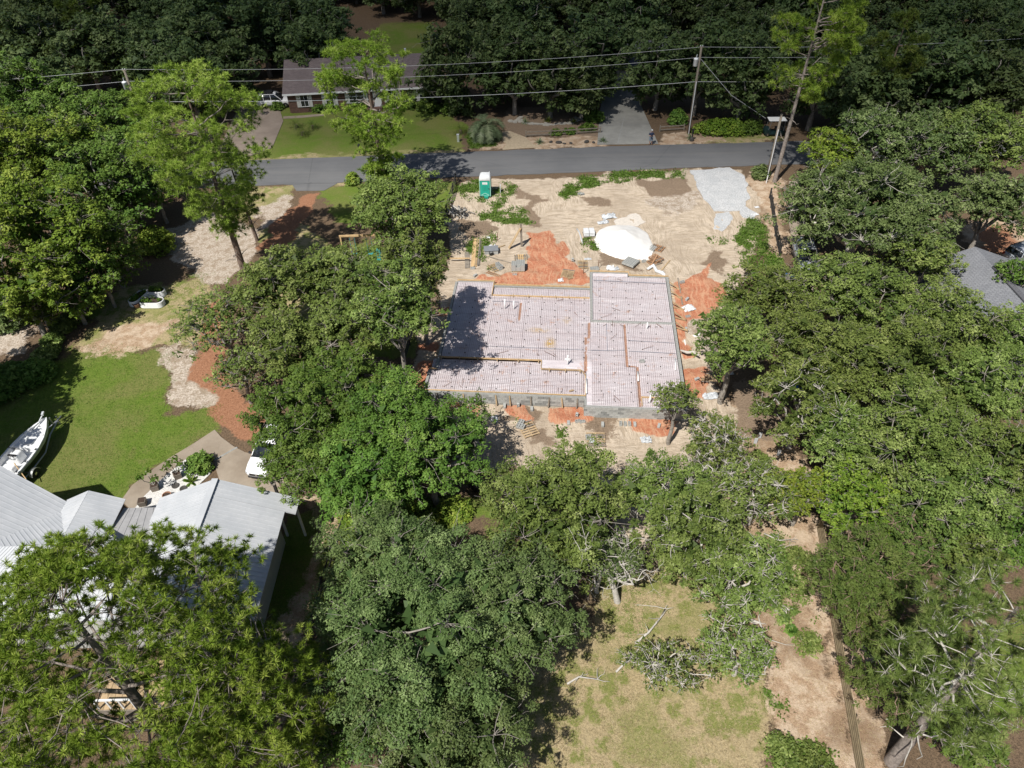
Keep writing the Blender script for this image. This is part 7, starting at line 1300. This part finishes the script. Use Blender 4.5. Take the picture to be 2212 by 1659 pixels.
named = [('dark oak right of the brown roofed house', 968, 150, 5.5, .92, 0, 1.35), ('oak over the garden bed across the street', 1190, 175, 4.5, 1.0, 1, 1.0), ('oak behind the garden bed', 1110, 150, 5.5, .9, 2, 1.1), ('oak left of the concrete driveway', 1262, 170, 4.8, .8, 3, 1.0), ('oak over the garage door', 1300, 110, 6, 1.0, 4, 1.0), ('oak right of the concrete driveway', 1425, 150, 5, .9, 1, 1.1), ('oak behind the right transformer pole', 1510, 160, 5, .95, 2, 1.1), ('oak behind the golf cart', 1610, 180, 5, .95, 3, 1.1), ('dark oak left of the very tall pine', 1640, 90, 6, 1.0, 0, 1.1), ('far pine right of the very tall pine', 1930, 130, 9, .9, 5, 1.0), ('oak right of the very tall pine', 1770, 190, 5, .9, 4, 1.1), ('oak at the upper right above the grove', 1880, 210, 5.5, .95, 1, 1.0), ('oak in the upper right bank', 2010, 200, 5.5, 1.0, 2, 1.0), ('oak at the upper right edge', 2140, 190, 6, 1.0, 3, 1.0),
 ('oak over the white car across the street', 485, 112, 6.5, .9, 0, 1.0), ('oak over the left end of the brown roof', 655, 88, 6.5, .9, 1, 1.0), ('oak behind the upper left pole', 400, 160, 6, .95, 2, 1.0), ('grey oak at the upper left corner', 60, 90, 6.5, 1.05, 3, 1.0), ('oak in the upper left bank', 180, 100, 6.5, 1.0, 4, 1.0), ('oak above the upper left pole', 300, 95, 6.5, 1.0, 0, 1.0), ('oak above the pale pine', 430, 75, 6.5, 1.0, 1, 1.0), ('oak above the white car across the street', 560, 60, 6.5, 1.0, 2, 1.0), ('oak behind the brown roof at left', 690, 50, 6.5, .95, 3, 1.0)]
for lab, x, y, hc, s_, k, sz in named: c = PZ(x, y, hc); far_tree(lab, c[0], c[1], s_, k, sz)
keepout = [gpoly([(512,350),(1005,330),(1005,255),(930,235),(620,232),(595,222),(480,222)]), [(-30, 90), (-8, 91), (-8, 106), (-30, 105)], gpoly([(1085,325),(1425,315),(1380,185),(1290,185),(1300,230),(1090,230)]), [(6, 97), (24, 97), (24, 110), (6, 110)], gpoly([(790,150),(935,150),(935,55),(800,55)])]
n_ = 0; FILL = []
for row, Y_ in enumerate(np.arange(88, 168, 7.8)):
    for X_ in np.arange(-112, 113, 8.2):
        x_, y_ = X_ + frg.normal() * 1.5 + (row % 2) * 3.8, Y_ + frg.normal() * 1.3
        if abs(x_) > 12 + Y_ * .64: continue
        if any(math.hypot(x_ - a, y_ - b) < 5.8 for a, b in placed): continue
        if any(float(sdist(np.array([x_]), np.array([y_]), kp)[0]) > -2.5 for kp in keepout): continue
        if y_ < 92 and (-36 < x_ < 30): continue
        k = int(frg.choice(7, p=[.19, .19, .19, .19, .18, .03, .03]))
        side = 'left' if x_ < -35 else ('right' if x_ > 35 else 'middle'); dist = 'nearer' if y_ < 110 else ('deeper' if y_ < 140 else 'farthest')
        far_tree('dark %s tree of the %s rows in the %s of the far wood' % ('pine' if k > 4 else 'oak', dist, side), x_, y_, frg.uniform(.8, 1.1), k, frg.uniform(.9, 1.15)); FILL.append((bpy.context.scene.collection.objects[LAST[0]], row)); n_ += 1
ORD = 'first second third fourth fifth sixth seventh eighth ninth tenth eleventh twelfth thirteenth fourteenth fifteenth sixteenth seventeenth eighteenth nineteenth twentieth twenty-first twenty-second twenty-third twenty-fourth twenty-fifth'.split()
rows_ = {}
for o, r_ in FILL: rows_.setdefault(r_, []).append(o)
for ri, r_ in enumerate(sorted(rows_)):
    for ci_, o in enumerate(sorted(rows_[r_], key=lambda q: q.location.x)): o['label'] = 'dark %s, %s from the left in the %s row of the far wood' % ('pine' if 'pine' in o.name else 'oak', ORD[min(ci_, 24)], ORD[ri]); o['group'] = 'far wood beyond the street'
for k, u in enumerate(used):
    if u == 0: bpy.data.objects.remove(FARP[k])

# ================================================================ GROUND COVER
SP_ = [gpoly([(1288,520),(1300,490),(1350,478),(1400,500),(1410,545),(1350,560),(1300,548)]), gpoly([(1491,370),(1575,363),(1611,383),(1618,427),(1608,447),(1598,457),(1543,457),(1508,413)])]
WALKP = gpoly([(464,929),(478,945),(530,978),(600,1000),(640,1062),(600,1075),(287,1105),(262,1082),(325,1018),(420,958)])
DRV = [gpoly([(512,348),(588,320),(612,262),(600,222),(520,222),(470,330)]), WALKP]
scatter('weeds', 'green weeds and runners over the sandy lot', 'weed', 20, .1, .16, 'weed', 3, 6, .16, .22, thresh=.5, avoid=SP_)
scatter('lawn_grass', 'short green lawn grass', 'lawn', 26, .035, .10, 'blade_green', 4, 5, .12, .1, box=(-46, 30, 12, 62), thresh=.45, avoid=DRV, cat='grass', blade=True)
scatter('dry_grass', 'short dry straw coloured grass', 'dry', 40, .022, .13, 'blade_dry', 5, 6, .12, .1, box=(-5, 30, 10, 34), thresh=.4, cat='grass', blade=True)
scatter('pine_straw', 'pale straw and wood chips on the slope', 'straw', 14, .02, .10, 'blade_dry', 6, 5, .12, .05, box=(0, 32, 10, 48), thresh=.45, cat='straw', blade=True)
